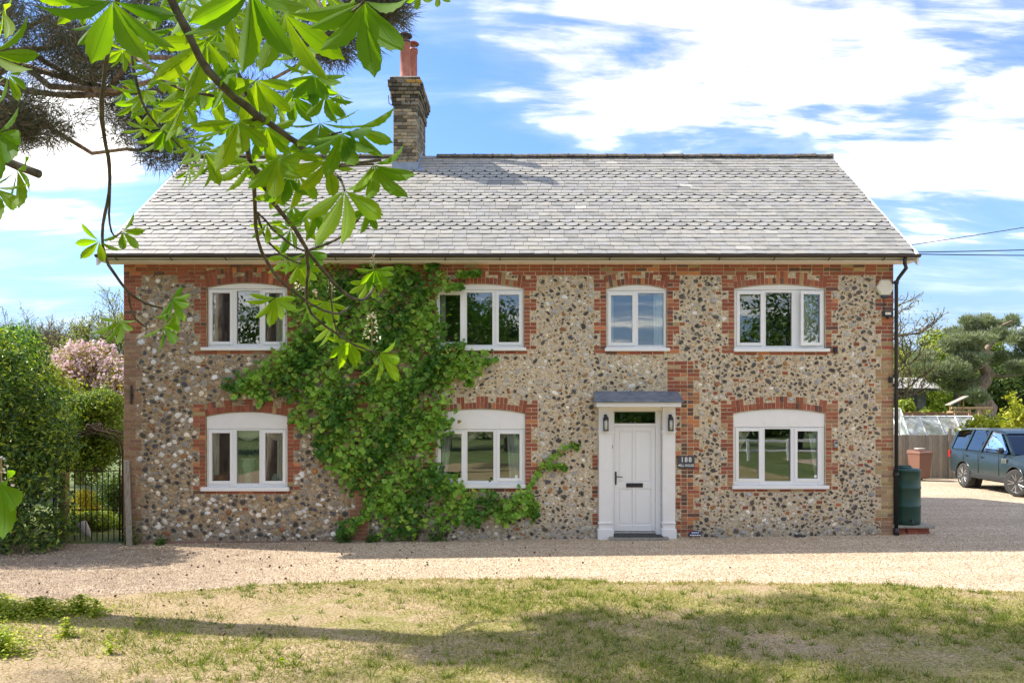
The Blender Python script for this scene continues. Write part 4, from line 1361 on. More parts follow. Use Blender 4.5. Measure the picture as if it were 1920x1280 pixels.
pl = empty('name_plate', (Fx(1285.8), -.02, Fz(866)), 'dark slate plate lettered 188 MILL HOUSE right of the door', 'sign')
m = MB(); m.bbox(-.16, .16, -.014, .014, -.118, .118, .004); m.build('plate', SIGNM, pl)
def text(body, size, loc, parent, mat, name='lettering', ext=.0012, sp=1.05, sx=1.0):
    c = bpy.data.curves.new(name, 'FONT'); c.body = body; c.size = size; c.extrude = ext; c.space_character = sp; c.offset = .0006
    c.align_x = 'CENTER'; c.align_y = 'CENTER'; c.resolution_u = 3
    t_ = bpy.data.objects.new(name, c); COL.objects.link(t_); bpy.context.view_layer.update()
    me = bpy.data.meshes.new_from_object(t_.evaluated_get(bpy.context.evaluated_depsgraph_get())); bpy.data.objects.remove(t_)
    o = bpy.data.objects.new(name, me); COL.objects.link(o); me.materials.clear(); c = me; o.scale = (sx, 1.1, 1)
    o.location = loc; o.rotation_euler = (R(90), 0, 0); o.parent = parent
    c.materials.append(mat); return o
text('188', .120, (0, -.0165, .045), pl, LETT, sp=1.25)
text('MILL HOUSE', .060, (0, -.0165, -.062), pl, LETT, sx=.86)

bs = empty('ground_sign', (Fx(1300), -.16, gz(3.2) + .0), 'small blue arched sign on stakes at the wall foot', 'sign')
m = MB(); n = 10
arc = [(math.cos(math.pi * i / n) * .12, .075 + math.sin(math.pi * i / n) * .075) for i in range(n + 1)]
m.prism([(-.12, .045), (.12, .045)] + arc, -.008, .008, .003); m.build('sign_board', BLUEP, bs)
m = MB()
for s in (-1, 1): m.tube([(s * .08, .012, -.02), (s * .08, .012, .06)], .006, 5)
m.build('stake', IRON, bs)
m = MB()
for (z, ws) in ((.112, (.035, .03, .02, .028)), (.066, (.03, .045, .025, .04, .03))):
    x = -sum(ws) / 2 - .006 * len(ws) / 2
    for w in ws: m.box(x, x + w, -.0105, -.0085, z - .009, z + .009); x += w + .008
m.build('worn_print', LETT, bs)

ab = empty('alarm_box', (Fx(1657), 0, Fz(540)), 'cream hexagonal alarm box high on the right corner', 'alarm')
m = MB(); hexp = [(math.cos(R(60 * i)) * .168, math.sin(R(60 * i)) * .168) for i in range(6)]
m.prism(hexp, -.085, .0, .02); m.build('alarm_cover', M_('alarm_cream', (.74, .70, .58), 4, .45), ab)
m = MB(); m.prism([(-.055, -.19), (.055, -.19), (.075, -.142), (-.075, -.142)], -.075, -.0, .004); m.build('strobe', M_('strobe_blue', (.05, .07, .12), 4, .3), ab)
m = MB(); m.tube([(0, -.01, -.18), (.003, -.012, -.48)], .004, 4); m.build('alarm_cable', CABLE, ab)

fl = empty('security_light', (Fx(1661), 0, Fz(590)), 'small black floodlight on the brick corner under the alarm box', 'light')
m = MB(); m.bbox(-.10, .10, -.10, -.055, -.045, .06, .006); m.tube([(0, -.06, -.02), (0, 0, -.02)], .02, 6); m.build('lamp_body', BLACKP, fl)
m = MB(); m.box(-.06, .05, -.104, -.1005, -.012, .035); m.build('lamp_lens', LAMPO, fl)
m = MB(); m.lathe([(.012, -.09), (.028, -.075), (.028, -.05), (.02, -.045)], (0, -.07, 0), 10); m.build('sensor', BLACKP, fl, True)

ks = empty('key_safe', (Fx(1566.5), -.012, Fz(832)), 'grey key safe with a black keypad beside the lower right window', 'key safe')
m = MB(); m.bbox(-.035, .035, -.035, .01, -.062, .062, .006); m.build('case', M_('key_safe_grey', (.38, .38, .38), 5, .4), ks)
m = MB(); m.box(-.022, .022, -.039, -.0352, .01, .04); m.build('keypad', BLACKP, ks)

ve = MB(); ve.bbox(-.035, .035, -.055, .0, -.05, .04, .008); ve.tube([(0, -.03, -.04), (.02, -.06, -.075)], .018, 6)
tag(ve.build('security_camera', BLACKP, None, origin=None), 'small black camera on the wall beside the open upper casement', 'camera').location = (Fx(1565), 0, Fz(655))
sb = MB(); sb.bbox(-.03, .03, -.055, .0, -.055, .055, .006); sb.box(-.012, .012, -.058, -.0552, -.03, .0)
tag(sb.build('junction_box', BLACKP), 'black junction box on the buff brick corner halfway up', 'box').location = (Fx(1668), -.01, Fz(712))
wt_ = MB(); wt_.tube([(0, -.03, -.18), (0, -.035, 0), (0, -.03, .18)], .017, 6); wt_.bbox(-.03, .03, -.03, 0, -.03, .03, .006)
tag(wt_.build('wall_anchor', BLACKP), 'black iron pattress bar on the left brick corner', 'anchor').location = (Fx(248), 0, Fz(740))
hk = MB(); hk.tube([(0, 0, .05), (0, -.05, .03), (0, -.05, -.05)], .012, 5)
tag(hk.build('wall_hook', STEEL), 'small grey metal hook under the eaves between two windows', 'hook').location = (Fx(1052), 0, Fz(508))
lk = MB(); lk.bbox(-.006, .006, -.010, .0, -.03, .03, .002)
tag(lk.build('door_bell', BLACKP), 'tiny black bell push on the left door jamb', 'bell').location = (Fx(1148.5), -.012 + .02, Fz(837))

mt = MB(); mt.bbox(-.46, .46, -.24, .0, 0, .018, .005)
for i in range(14): mt.box(-.45 + i * .065, -.45 + i * .065 + .04, -.235, -.005, .018, .023)
tag(mt.build('door_mat', MATM), 'dark grey ribbed mat on the step below the front door', 'mat').location = (Fx(1194), -.05, Fz(1002.5) + .001)
for (px, w, l) in ((1350, .20, 'flat grey stone lying at the wall foot right of the blue sign'), (1494, .15, 'dark stone lying at the wall foot under the right hand window')):
    s = MB(); s.bbox(-w / 2, w / 2, -.06, .05, -.02, .045, .014); s.bbox(w / 2 - .02, w / 2 + .06, -.03, .03, -.02, .03, .01)
    tag(s.build('loose_stone', STONE if px == 1350 else SLATED), l, 'stone').location = (Fx(px), -.09, gz(Fx(px)))

# water butt on its paving slab and bricks
wbx, wby, wz = Fx(1709.5), -.02 + .30, gz(7.4) + .17
wb = empty('water_butt', (wbx, wby, wz), 'dark green plastic water butt raised on bricks at the house corner', 'water butt')
m = MB(); r = .285
m.lathe([(r * .93, 0), (r * .985, .03), (r, .10), (r, .33), (r * 1.03, .345), (r * 1.03, .375), (r, .39), (r, .68), (r * 1.03, .695), (r * 1.03, .725), (r, .74), (r, 1.02), (r * 1.035, 1.03), (r * 1.035, 1.05), (r * .96, 1.07), (r * .6, 1.085)], (0, 0, 0), 32)
m.build('barrel', BUTT, wb, True)
m = MB(); m.lathe([(r * .55, 1.075), (r * .58, 1.08), (r * .58, 1.105), (r * .5, 1.115)], (-.03, 0, 0), 20); m.bbox(-.12, .12, -.03, .03, 1.11, 1.135, .008); m.build('lid', BUTT, wb, True)
m = MB(); m.tube([(-.02, -r + .02, .10), (-.02, -r - .06, .10), (-.02, -r - .07, .06)], .018, 8); m.build('tap', BLACKP, wb)
m = MB(); m.bbox(-.40, .42, -.30, .30, 0, .05, .008)
sl = m.build('paving_slab', STONE); sl.location = (wbx + .02, wby, wz - .051); tag(sl, 'worn grey paving slab under the green water butt', 'slab')
for i, (dx_, dy_, a, zc_) in enumerate(((-.20, -.18, .1, 0), (.05, -.18, -.1, 0), (.27, -.15, .2, 0), (-.18, .15, .0, 0), (.22, .16, .05, 0))):
    m = MB(); m.bbox(-.11, .11, -.052, .052, 0, .066, .006, c=(RED * random.uniform(.9, 1.3)))
    b = m.build('loose_brick', BRICK); b.location = (wbx + dx_, wby + dy_, wz - .051 - .068); b.rotation_euler = (0, 0, a)
    tag(b, ['red brick under the left end of the slab', 'red brick under the middle of the slab, front', 'red brick jutting from the right end of the slab', 'red brick under the slab, back left', 'red brick under the slab, back right'][i], 'brick', 'bricks carrying the water butt')
    m2 = b.copy(); COL.objects.link(m2); m2.location.z -= .067; m2.location.x += .015; m2['label'] = ['lower ' + b['label']][0]

# things seen through the windows
def curtain(px0, px1, pyt, pyb, y, mat, label, waves=5, taper=0):
    x0, x1 = Fx(px0) * (DEP + y) / DEP, Fx(px1) * (DEP + y) / DEP
    zt, zb = Fz(pyt), Fz(pyb); n = waves * 6
    V = []; F = []
    for j in range(7):
        z = zt + (zb - zt) * j / 6
        sq = 1 - abs(taper) * (j / 6) * 1.0
        for i in range(n + 1):
            u = i / n
            x = (x0 + (x1 - x0) * u * sq) if taper >= 0 else (x1 - (x1 - x0) * (1 - u) * sq)
            V.append((x, y + .022 * math.sin(u * waves * 6.283) + .005 * math.sin(j + u * 9), z))
    for j in range(6):
        for i in range(n): a = j * (n + 1) + i; F.append((a, a + n + 1, a + n + 2, a + 1))
    V = np.array(V); o = np.array(((x0 + x1) / 2, y, zb))
    me = mesh('curtain', V - o, F, None, True)
    c = link('curtain', me, mat, None, o)
    md = c.modifiers.new('thick', 'SOLIDIFY'); md.thickness = .004
    return tag(c, label, 'curtain', 'curtains behind the windows')
curtain(392, 410, 541, 660, .15, CURT, 'beige curtain at the left side of the upper left window', 3)
curtain(518, 540, 541, 660, .15, CURT, 'beige curtain at the right side of the upper left window', 3)
curtain(816, 836, 541, 660, .15, CURT, 'beige curtain behind the leaves in the upper second window', 3)
curtain(1226, 1252, 541, 660, .15, SHEER, 'white net curtain in the right light of the narrow upper window', 5)
curtain(1136, 1150, 541, 660, .15, SHEER, 'white net curtain at the left edge of the narrow upper window', 3)
curtain(1500, 1546, 541, 660, .15, CURT, 'pleated grey beige curtain behind the casement standing open', 6)
curtain(388, 412, 800, 925, .16, CURT, 'beige curtain at the left side of the lower left window', 4)
curtain(520, 545, 800, 925, .16, CURT, 'beige curtain at the right side of the lower left window', 3)
curtain(818, 850, 800, 925, .15, SHEER, 'cream curtain tied back at the left of the lower middle window', 4, .5)
curtain(950, 984, 800, 925, .15, SHEER, 'cream curtain at the right of the lower middle window', 4, -.2)
curtain(1376, 1414, 796, 846, .15, CURT, 'short beige curtain swept aside in the lower right window, left light', 4, .75)
curtain(1514, 1550, 796, 925, .15, SHEER, 'white curtain tied back in the lower right window, right light', 4, -.5)
def swag(px0, px1, y, label):
    x0, x1 = Fx(px0), Fx(px1); zt = Fz(800); V = []; F = []; n = 24
    for i in range(n + 1):
        u = i / n; d = .10 + .17 * abs(math.sin(u * math.pi * 2)) 
        V += [(x0 + (x1 - x0) * u, y, zt), (x0 + (x1 - x0) * u, y - .02, zt - d * .5), (x0 + (x1 - x0) * u, y, zt - d)]
    for i in range(n):
        for k in range(2): a = i * 3 + k; F.append((a, a + 1, a + 4, a + 3))
    V = np.array(V); o = V.mean(0)
    c = link('pelmet', mesh('pelmet', V - o, F, None, True), CURT, None, o)
    c.modifiers.new('thick', 'SOLIDIFY').thickness = .006
    tag(c, label, 'pelmet', 'cloth pelmets behind the lower windows')
swag(430, 545, .17, 'scalloped beige pelmet at the top of the lower left window')
swag(850, 960, .17, 'scalloped beige pelmet at the top of the lower middle window')

def vase(name, prof, px, mat, label, cat, y=.24):
    m = MB(); m.lathe(prof, (0, 0, 0), 20)
    o = m.build(name, mat, None, True); o.location = (Fx(px) * (DEP + y) / DEP, y, Fz(914)); return tag(o, label, cat)
sill = MB(); sill.bbox(Fx(380), Fx(544), .12, .36, Fz(914) - .03, Fz(914) - .001, .005); sill.build('inner_sill', WHITE, house)
vase('vase', [(.05, 0), (.09, .05), (.11, .12), (.09, .19), (.055, .23), (.065, .25)], 518, CERAM, 'round pale green ginger jar in the right light of the lower left window', 'jar')
vase('urn', [(.09, 0), (.10, .02), (.07, .06), (.08, .25), (.13, .40), (.11, .50), (.15, .55)], 466, CERAM, 'tall pale green urn holding a plant in the lower left window', 'urn', .26)
vase('basket', [(.11, 0), (.13, .1), (.15, .22), (.16, .23)], 413, M_('wicker', [(.25, .12, .05), (.45, .24, .11)], 30, .8), 'wicker basket behind the left light of the lower left window', 'basket')
P = np.array([[Fx(463) + random.gauss(0, .09), .30 + random.gauss(0, .04), Fz(914) + random.uniform(.5, 1.0)] for _ in range(120)])
V, F, c = leaf_cloud(P, .07, [(.02, .05, .02), (.04, .09, .03)])
pt = link('house_plant', mesh('house_plant', V - P.mean(0), F, c), LEAFD, None, P.mean(0)); tag(pt, 'dark leafy plant rising from the urn in the lower left window', 'plant', kind='thing')
# small flag behind the upper right window
fg = empty('small_flag', (Fx(1476), .22, Fz(650)), 'small red white and blue flag on a stick behind the upper right window', 'flag')
m = MB(); m.tube([(0, 0, 0), (.0, 0, .46)], .008, 6); m.lathe([(.001, .46), (.016, .475), (.001, .49)], (0, 0, 0), 8); m.build('stick', STEEL, fg)
for (mat_, a, b, nm) in ((REDCL, 0, .03, 'red_cloth'), (WHITECL, .03, .05, 'white_cloth'), (BLUECL, .05, .10, 'blue_cloth'), (WHITECL, .10, .115, 'white_cloth'), (REDCL, .115, .15, 'red_cloth')):
    m = MB(); m.add([(a, .002, .02), (b, .012, .0), (b, .012, .20 - b), (a, .002, .28 - a)], [(0, 1, 2, 3)]); m.add([(a, .008, .02), (b, .018, .0), (b, .018, .20 - b), (a, .008, .28 - a)], [(3, 2, 1, 0)]); m.build(nm, mat_, fg)
for px, py, k in ((968, 893, 'lower middle'), (1531, 893, 'lower right')):
    m = MB(); m.prism([(math.cos(R(i * 30)) * .028, math.sin(R(i * 30)) * .028) for i in range(12)], -.003, 0)
    s = m.build('window_sticker', LETT); s.location = (Fx(px), .056, Fz(py)); tag(s, 'round white sticker in the corner of the %s window' % k, 'sticker')

# ------------------------------------------------------------------ gate, arch and board at the left corner
gzL = gz(-8.2)
GY = .45; GD = DEP + GY
def gx(px): return (px - CX) * GD / FP
def gzz_(py): return EYE - (py - CY) * GD / FP
gate = empty('iron_gate', (gx(180), GY, gzL), 'rusty iron bar gate closed between hedge and house corner', 'gate')
G0 = np.array((gx(180), GY, gzL))
x0, x1 = gx(140), gx(224); zt, zb = gzz_(881), gzz_(1027)
for i in range(9):
    x = x0 + (x1 - x0) * i / 8
    m = MB(); m.tube([(x, GY, zb), (x, GY, zt + (.05 if i in (0, 8) else 0))], .014 if i in (0, 8) else .010, 5); m.build('gate_bar', IRON, gate, origin=G0)
for z in (zt - .01, gzz_(955), zb + .02):
    m = MB(); m.tube([(x0, GY, z), (x1, GY, z)], .011, 5); m.build('gate_rail', IRON, gate, origin=G0)
m = MB()
for a in np.linspace(0, 5, 12): m.tube([(gx(184) + math.cos(a) * .06, GY, zt + .02 + math.sin(a) * .03), (gx(184) + math.cos(a + .8) * .09, GY - .01, zt + .02 + math.sin(a + .8) * .04)], .009, 4)
m.build('wrought_scroll', IRON, gate, origin=G0)
arch = empty('garden_arch', (gx(175), GY, gzL), 'rusty wrought iron ogee arch over the garden gate', 'garden arch')
A0 = np.array((gx(175), GY, gzL))
R1 = [(236, 1032), (236, 900), (236, 845), (232, 828), (222, 816), (205, 810), (186, 806), (176, 800), (172, 794)]
L1 = [(108, 1032), (108, 900), (108, 850), (112, 832), (122, 820), (140, 812), (158, 808), (168, 802), (172, 794)]
for side in (R1, L1):
    for dy in (0, .42):
        m = MB(); m.tube([(gx(a), GY - .12 + dy, gzz_(b)) for a, b in side], .018, 6); m.build('arch_hoop', IRON, arch, True, A0)
        m = MB(); c = np.array([175, 900]); m.tube([(gx(a + (4 if a < 170 else -5)), GY - .12 + dy, gzz_(b + 6)) for a, b in side], .013, 5); m.build('arch_hoop', IRON, arch, True, A0)
    m = MB()
    for i in range(26):
        f = i / 26 * (len(side) - 1); k = int(f); u = f - k
        a = side[k][0] * (1 - u) + side[k + 1][0] * u; b = side[k][1] * (1 - u) + side[k + 1][1] * u
        m.tube([(gx(a), GY - .12, gzz_(b)), (gx(a), GY + .30, gzz_(b + (6 if i % 2 else -6)))], .006, 4)
    m.build('arch_lattice', IRON, arch, True, A0)['kind'] = 'stuff'
post = MB(); post.bbox(-.07, .07, -.07, .07, -.1, 1.35, .008)
tag(post.build('gate_post', M_('mossy_post', [(.16, .13, .05), (.30, .25, .10)], 8, .9, bump=.4, stretch=(4, 4, .8))), 'mossy wooden gate post in front of the hedge', 'post').location = (gx(129), GY - .15, gzL)
bd = MB(); bd.bbox(-.05, .05, -.022, .022, 0, 1.62, .004)
b = bd.build('leaning_board', WOODG); b.location = (Fx(254), -.22, gz(-7.4) - .01); b.rotation_euler = (R(-7), R(-5.5), 0); tag(b, 'grey weathered board leaning against the left house corner', 'board')
sk = MB(); sk.tube([(0, 0, .32), (.10, 0, .14), (.20, 0, .03)], [.10, .085, .02], 10)
tag(sk.build('white_sack', M_('white_plastic_sack', (.62, .62, .64), 6, .5, bump=.3)), 'crumpled white sack at the foot of the gate post', 'sack').location = (gx(138), GY + .25, gzL)
# ================================================================== TREES AND PLANTS
LG = [(.040, .080, .014), (.075, .14, .025), (.11, .19, .034), (.15, .24, .04)]
YG = [(.15, .22, .02), (.26, .34, .03), (.38, .44, .05), (.46, .48, .07)]
# ---- laurel hedge at the left of the gate
def hedge_shape():
    base = np.array([-10.2, .4, -.1]); cl = []
    for _ in range(140):
        x = rng.uniform(-13.2, -8.35); y = rng.uniform(-1.1, 2.4)
        top = np.interp(x, [-13, -9.6, -9.0, -8.3], [4.0, 3.75, 3.0, 2.1]) + .2 * math.sin(x * 3 + y)
        z = rng.uniform(.1, top); r = rng.uniform(.28, .52)
        if x > -8.7: r *= .75
        cl.append((x, y + (.25 if x > -9 else 0), z, r))
    for z in np.linspace(.25, 3.6, 9):
        for x in np.linspace(-13, -8.75, 9):
            top = np.interp(x, [-13, -9.6, -9.0, -8.3], [4.0, 3.75, 3.0, 2.1])
            if z < top: cl.append((x + rng.normal() * .1, -.95 + rng.normal() * .12 + (.35 if x > -9 else 0), z, rng.uniform(.28, .46)))
    out = []
    for (x, y, z, r) in cl:
        d = DEP + y; s = FP / d; px = CX + x * s; py = CY - (z - EYE) * s
        lim = np.interp(py, [560, 600, 650, 700, 760, 860, 1040], [-40, 55, 85, 112, 140, 142, 126])
        if px + r * 1.05 * s < lim + 6: out.append((x, y, z, r))
        elif px + .2 * s < lim: out.append((x, y, z, .2))
    return base, out
base, cl = hedge_shape()
hd = tree('laurel_hedge', 'tall dark green laurel hedge left of the garden gate', base, cl, 62000, .105, [(.028, .065, .018), (.05, .11, .025), (.085, .17, .03), (.18, .28, .04), (.38, .46, .055)], LEAFD, BARK, cat='hedge', r0=.08, flat=.35, limbs=False, squash=1.0, aspect=.42, shell=.75)
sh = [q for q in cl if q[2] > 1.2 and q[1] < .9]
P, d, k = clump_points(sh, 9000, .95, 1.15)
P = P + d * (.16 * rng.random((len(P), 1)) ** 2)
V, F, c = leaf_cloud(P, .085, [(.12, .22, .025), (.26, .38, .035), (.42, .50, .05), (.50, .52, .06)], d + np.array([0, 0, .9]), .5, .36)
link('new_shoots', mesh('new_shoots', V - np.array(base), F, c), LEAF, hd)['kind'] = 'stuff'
mbk = MB()
for i in range(16):
    x = -12.6 + i * .17; mbk.tube(curve((x + 10.2, rng.uniform(-1, 1), -.05), (x + 10.2 + rng.normal() * .4, rng.uniform(-1, 1), 2.6), 0, .1), [.05, .045, .04, .03, .02, .015], 5)
mbk.build('stems', BARK, hd)['kind'] = 'stuff'
def sphere_set(n, c, R_, r0, r1, sq=1.0):
    out = []
    for _ in range(n):
        d = unit(rng.normal(size=3)); f = rng.random() ** .45
        out.append((c[0] + d[0] * R_[0] * f, c[1] + d[1] * R_[1] * f, c[2] + d[2] * R_[2] * f, rng.uniform(r0, r1)))
    return out
# round evergreen bush behind the gate
c = W(172, 815, 19.5); c[2] = 1.75
tree('round_bush', 'clipped round green bush standing behind the garden gate', (c[0], c[1], -.1), sphere_set(46, (c[0], c[1], 1.85), (.72, .8, 1.1), .25, .45), 17000, .085, [(.07, .13, .025), (.12, .20, .03), (.20, .28, .04), (.34, .38, .06)], LEAF, BARK, cat='bush', r0=.08, flat=.4, limbs=False)
c = W(216, 940, 18.0)
tree('dark_shrub', 'low dark shrub beyond the right side of the gate', (c[0], c[1], -.1), sphere_set(16, (c[0] , c[1], .55), (.42, .3, .45), .18, .3), 3500, .06, LG, LEAF, BARK, cat='shrub', r0=.03)
c = W(162, 962, 19.0)
tree('yellow_shrub', 'golden yellow shrub seen through the gate bars', (c[0], c[1], -.1), sphere_set(16, (c[0], c[1], .15), (.6, .3, .25), .16, .28), 4500, .05, [(.40, .36, .02), (.55, .46, .03), (.60, .55, .08)], LEAF, BARK, cat='shrub', r0=.02)
c = W(175, 1000, 16.6)
tree('border_plants', 'low green leafy border plants just behind the gate', (c[0], c[1], -.1), sphere_set(22, (c[0], c[1], .05), (.75, .5, .16), .12, .22), 5200, .06, YG[:3] + LG[1:], LEAF, BARK, cat='plants', r0=.02, limbs=False)
c = W(150, 860, 24)
tree('hanging_shrub', 'olive green shrub hanging over the lawn behind the gate', (c[0], c[1], -.1), sphere_set(30, (c[0] + .4, c[1], 1.6), (1.1, .6, 1.0), .25, .45), 8000, .09, [(.18, .19, .03), (.27, .28, .05), (.36, .35, .08)], LEAF, BARK, cat='shrub', r0=.05, limbs=False)
# pink cherry
c = W(150, 740, 27)
cb = (c[0], c[1], -.2)
cc = sphere_set(60, (c[0] + .2, c[1], 3.2), (2.3, 1.3, 1.5), .4, .75)
ct = tree('cherry_tree', 'pink blossoming cherry tree beyond the left garden hedge', cb, cc, 15000, .12, [(.20, .22, .03), (.32, .30, .05), (.38, .30, .09), (.30, .18, .06)], LEAF, BARK, r0=.16, shell=.3)
P, d, k = clump_points([q for q in cc if q[2] > 2.0], 13000, .5, .8)
V, F, c_ = leaf_cloud(P, .12, [(.66, .44, .47), (.76, .58, .60), (.84, .72, .72), (.70, .52, .54)], d, .3, .8)
bl = link('blossom', mesh('blossom', V - np.array(cb), F, c_), PETAL, ct); bl['kind'] = 'stuff'
# bright green tree at the far left edge
c = W(10, 640, 24)
tree('maple_tree', 'fresh bright green tree at the left edge behind the hedge', (c[0] - 1, c[1], 0), sphere_set(60, (c[0] - 1.2, c[1], 3.7), (2.1, 1.6, 1.9), .45, .8), 26000, .14, [(.08, .20, .03), (.14, .31, .045), (.22, .42, .06), (.32, .50, .08)], LEAF, BARK, r0=.16)
c = W(70, 690, 22)
tree('lime_shrub', 'tall yellow green shrub between hedge and cherry', (c[0], c[1], 0), sphere_set(34, (c[0], c[1], 2.4), (1.3, .8, 1.3), .35, .6), 13000, .12, YG, LEAF, BARK, cat='shrub', r0=.1)
# bare spring trees and a birch far behind
def bare(px, d, H, label, leafc=None, nleaf=0, lev=5, name='bare_tree', group=None, r0=.22, spread=.5, lsize=.09):
    b = W(px, 0, d); b[2] = 0
    o = empty(name, b, label, 'tree', group)
    m = MB(); m.tube([(0, 0, 0), (.05, 0, H * .15), (0, .05, H * .32)], [r0, r0 * .8, r0 * .7], 8); m.build('trunk', BARK, o, True)
    m = MB()
    for k in range(5):
        twigs(m, (0, 0, H * (.26 + .03 * k)), unit(np.array([math.cos(k * 1.3), math.sin(k * 1.3) * .8, 1.4])), H * .24, r0 * .45, lev, spread, 3, .16, .012)
    m.build('branches', BARK, o)['kind'] = 'stuff'
    if nleaf:
        A = np.concatenate(m.V); P = A[rng.integers(0, len(A), nleaf)] + rng.normal(size=(nleaf, 3)) * .15
        P = P[P[:, 2] > H * .38]
        V, F, c = leaf_cloud(P, lsize, leafc)
        link('crown', mesh('crown', V, F, c), LEAF, o)
    return o
bare(75, 52, 9.6, 'bare brown tree on the left skyline', [(.30, .26, .14), (.24, .20, .10)], 9000, group='spring trees on the left skyline', lsize=.10)
bare(135, 50, 8.4, 'thin bare tree between the brown tree and the birch', [(.26, .25, .12)], 3500, group='spring trees on the left skyline', lsize=.09)
bare(200, 47, 9.2, 'pale green birch nearest the left house corner', [(.24, .27, .07), (.34, .36, .12)], 11000, group='spring trees on the left skyline', lsize=.12, name='birch_tree')
bare(255, 50, 9.6, 'second pale birch half hidden behind the house corner', [(.24, .27, .07), (.34, .36, .12)], 7000, group='spring trees on the left skyline', lsize=.12, name='birch_tree')
bare(20, 58, 7.6, 'bare tree low at the left edge of the sky', None, 0, group='spring trees on the left skyline')
# bare tree close behind the right gable
tb = bare(1606, 30, 7.6, 'tree with bare twisting twigs behind the right gable', [(.25, .26, .08), (.34, .33, .14)], 6500, lev=5, spread=.55, name='budding_tree', r0=.3, lsize=.09)
# ---- right hand side
c = W(1735, 690, 62)
def far_tree(px, pytop, d, w, cols, label, n=11000, name='far_tree', group=None, size=.32, kk=26, h0=.8):
    b = W(px, 0, d); b[2] = 0; top = EYE + (CY - pytop) * d / FP
    return tree(name, label, b, sphere_set(kk, (b[0], b[1], top * .55 + h0), (w, w * .7, top * .42 - .3), w * .22, w * .36), n, size, cols, LEAF, BARK, group=group, r0=.3)
far_tree(1730, 640, 62, 3.4, YG, 'yellow green tree left of the big pine, over the barn', group='fresh green trees behind the barn', n=16000)
far_tree(1800, 632, 66, 3.8, YG, 'yellow green tree behind the middle of the pine', group='fresh green trees behind the barn', n=16000)
far_tree(1690, 668, 58, 2.8, YG, 'yellow green tree beside the house corner', group='fresh green trees behind the barn')
far_tree(1900, 660, 64, 4.2, [(.05, .08, .02), (.09, .14, .03), (.15, .2, .04)], 'darker tree behind the right side of the pine', group='fresh green trees behind the barn')
c = W(1712, 745, 34)
far_tree(1702, 748, 44, 1.5, YG, 'bright bush seen through the open barn bay', name='bush', n=7000, size=.2, h0=.3)
# the scots pine
def scots_pine():
    d = 40; b = W(1850, 0, d); b[2] = 0
    o = empty('scots_pine', b, 'broad scots pine with twisted brown trunk and blue green foliage pads', 'tree')
    def p(px, py, dy=0.0): q = W(px, py, d); q[1] += dy; return q - b
    m = MB()
    m.tube([p(1842, 835), p(1842, 790), p(1850, 765), p(1838, 745), p(1832, 730), p(1846, 715), p(1852, 700), p(1838, 680), p(1845, 660), p(1862, 640)], [.62, .55, .50, .42, .38, .34, .30, .27, .2, .1], 9)
    m.build('trunk', BARKP, o, True)
    m = MB()
    for pl in ([(1846, 712), (1870, 700), (1895, 705), (1930, 700)], [(1838, 682), (1820, 690), (1800, 700), (1785, 716), (1770, 712)], [(1846, 660), (1830, 645), (1845, 630), (1870, 618), (1880, 605)],
               [(1862, 642), (1890, 632), (1920, 640)], [(1838, 690), (1790, 680), (1745, 688), (1720, 695)], [(1832, 732), (1812, 720), (1800, 735), (1805, 760)], [(1840, 668), (1800, 655), (1770, 660)]):
        m.tube([p(a, b_, rng.normal() * .5) for a, b_ in pl], np.linspace(.2, .05, len(pl)), 6)
    m.build('branches', BARKP, o, True)['kind'] = 'stuff'
    pads = []
    for (px, py, w, h) in ((1850, 600, 36, 9), (1890, 604, 40, 10), (1825, 618, 30, 9), (1920, 612, 34, 12), (1870, 630, 30, 8), (1800, 640, 26, 9), (1905, 640, 30, 8), (1780, 652, 30, 10), (1755, 668, 30, 11), (1735, 682, 26, 12), (1790, 675, 28, 10), (1812, 662, 26, 9),
                           (1722, 694, 22, 10), (1768, 695, 28, 11), (1745, 708, 22, 8), (1800, 700, 24, 10), (1815, 725, 18, 9), (1785, 718, 16, 8), (1890, 668, 30, 9), (1922, 676, 26, 10), (1830, 640, 20, 8), (1880, 690, 22, 8), (1798, 745, 14, 8), (1940, 650, 30, 16), (1960, 620, 30, 16)):
        q = p(px, py, rng.uniform(-1.6, 1.6)); s = d / FP
        for _ in range(10):
            pads.append((q[0] + rng.normal() * w * s * .42, q[1] + rng.normal() * w * s * .4, q[2] + rng.normal() * h * s * .45, rng.uniform(.20, .38)))
    P, dd, k = clump_points(pads, 88000, .30, .7)
    D = unit(dd + np.array([0, 0, .7]) + rng.normal(size=dd.shape) * .4)
    V, F, c = needles(P, D, .20, .035, [(.14, .18, .09), (.22, .27, .14), (.31, .35, .18), (.38, .40, .22)])
    link('crown', mesh('crown', V, F, c), NEEDLE, o)
scots_pine()
def shrub_with_twigs(px, py, d, H, n, cols, label, size=.11, name='shrub', spread=.6, lev=4):
    b = W(px, 0, d); b[2] = 0
    o = empty(name, b, label, 'shrub'); m = MB()
    for k in range(6): twigs(m, (rng.normal() * .1, rng.normal() * .1, 0), unit(np.array([math.cos(k * 1.1), math.sin(k * 1.1), 2.0])), H * .36, .035, lev, spread, 3, .15, .006)
    m.build('stems', BARKG, o)['kind'] = 'stuff'
    A = np.concatenate(m.V); A = A[A[:, 2] > H * .22]; P = A[rng.integers(0, len(A), n)] + rng.normal(size=(n, 3)) * .07
    V, F, c = leaf_cloud(P, size, cols, None, 0, .8); link('crown', mesh('crown', V, F, c), LEAF, o)
    return o
shrub_with_twigs(1905, 0, 27.5, 3.4, 5200, [(.26, .30, .02), (.38, .40, .03), (.46, .46, .05)], 'young yellow green leafed tree at the right edge above the car', .15, 'young_tree')
shrub_with_twigs(1745, 0, 33, 2.9, 700, [(.34, .36, .10), (.42, .40, .16)], 'spindly fruit tree with pale young leaves before the barn', .10, 'fruit_tree')
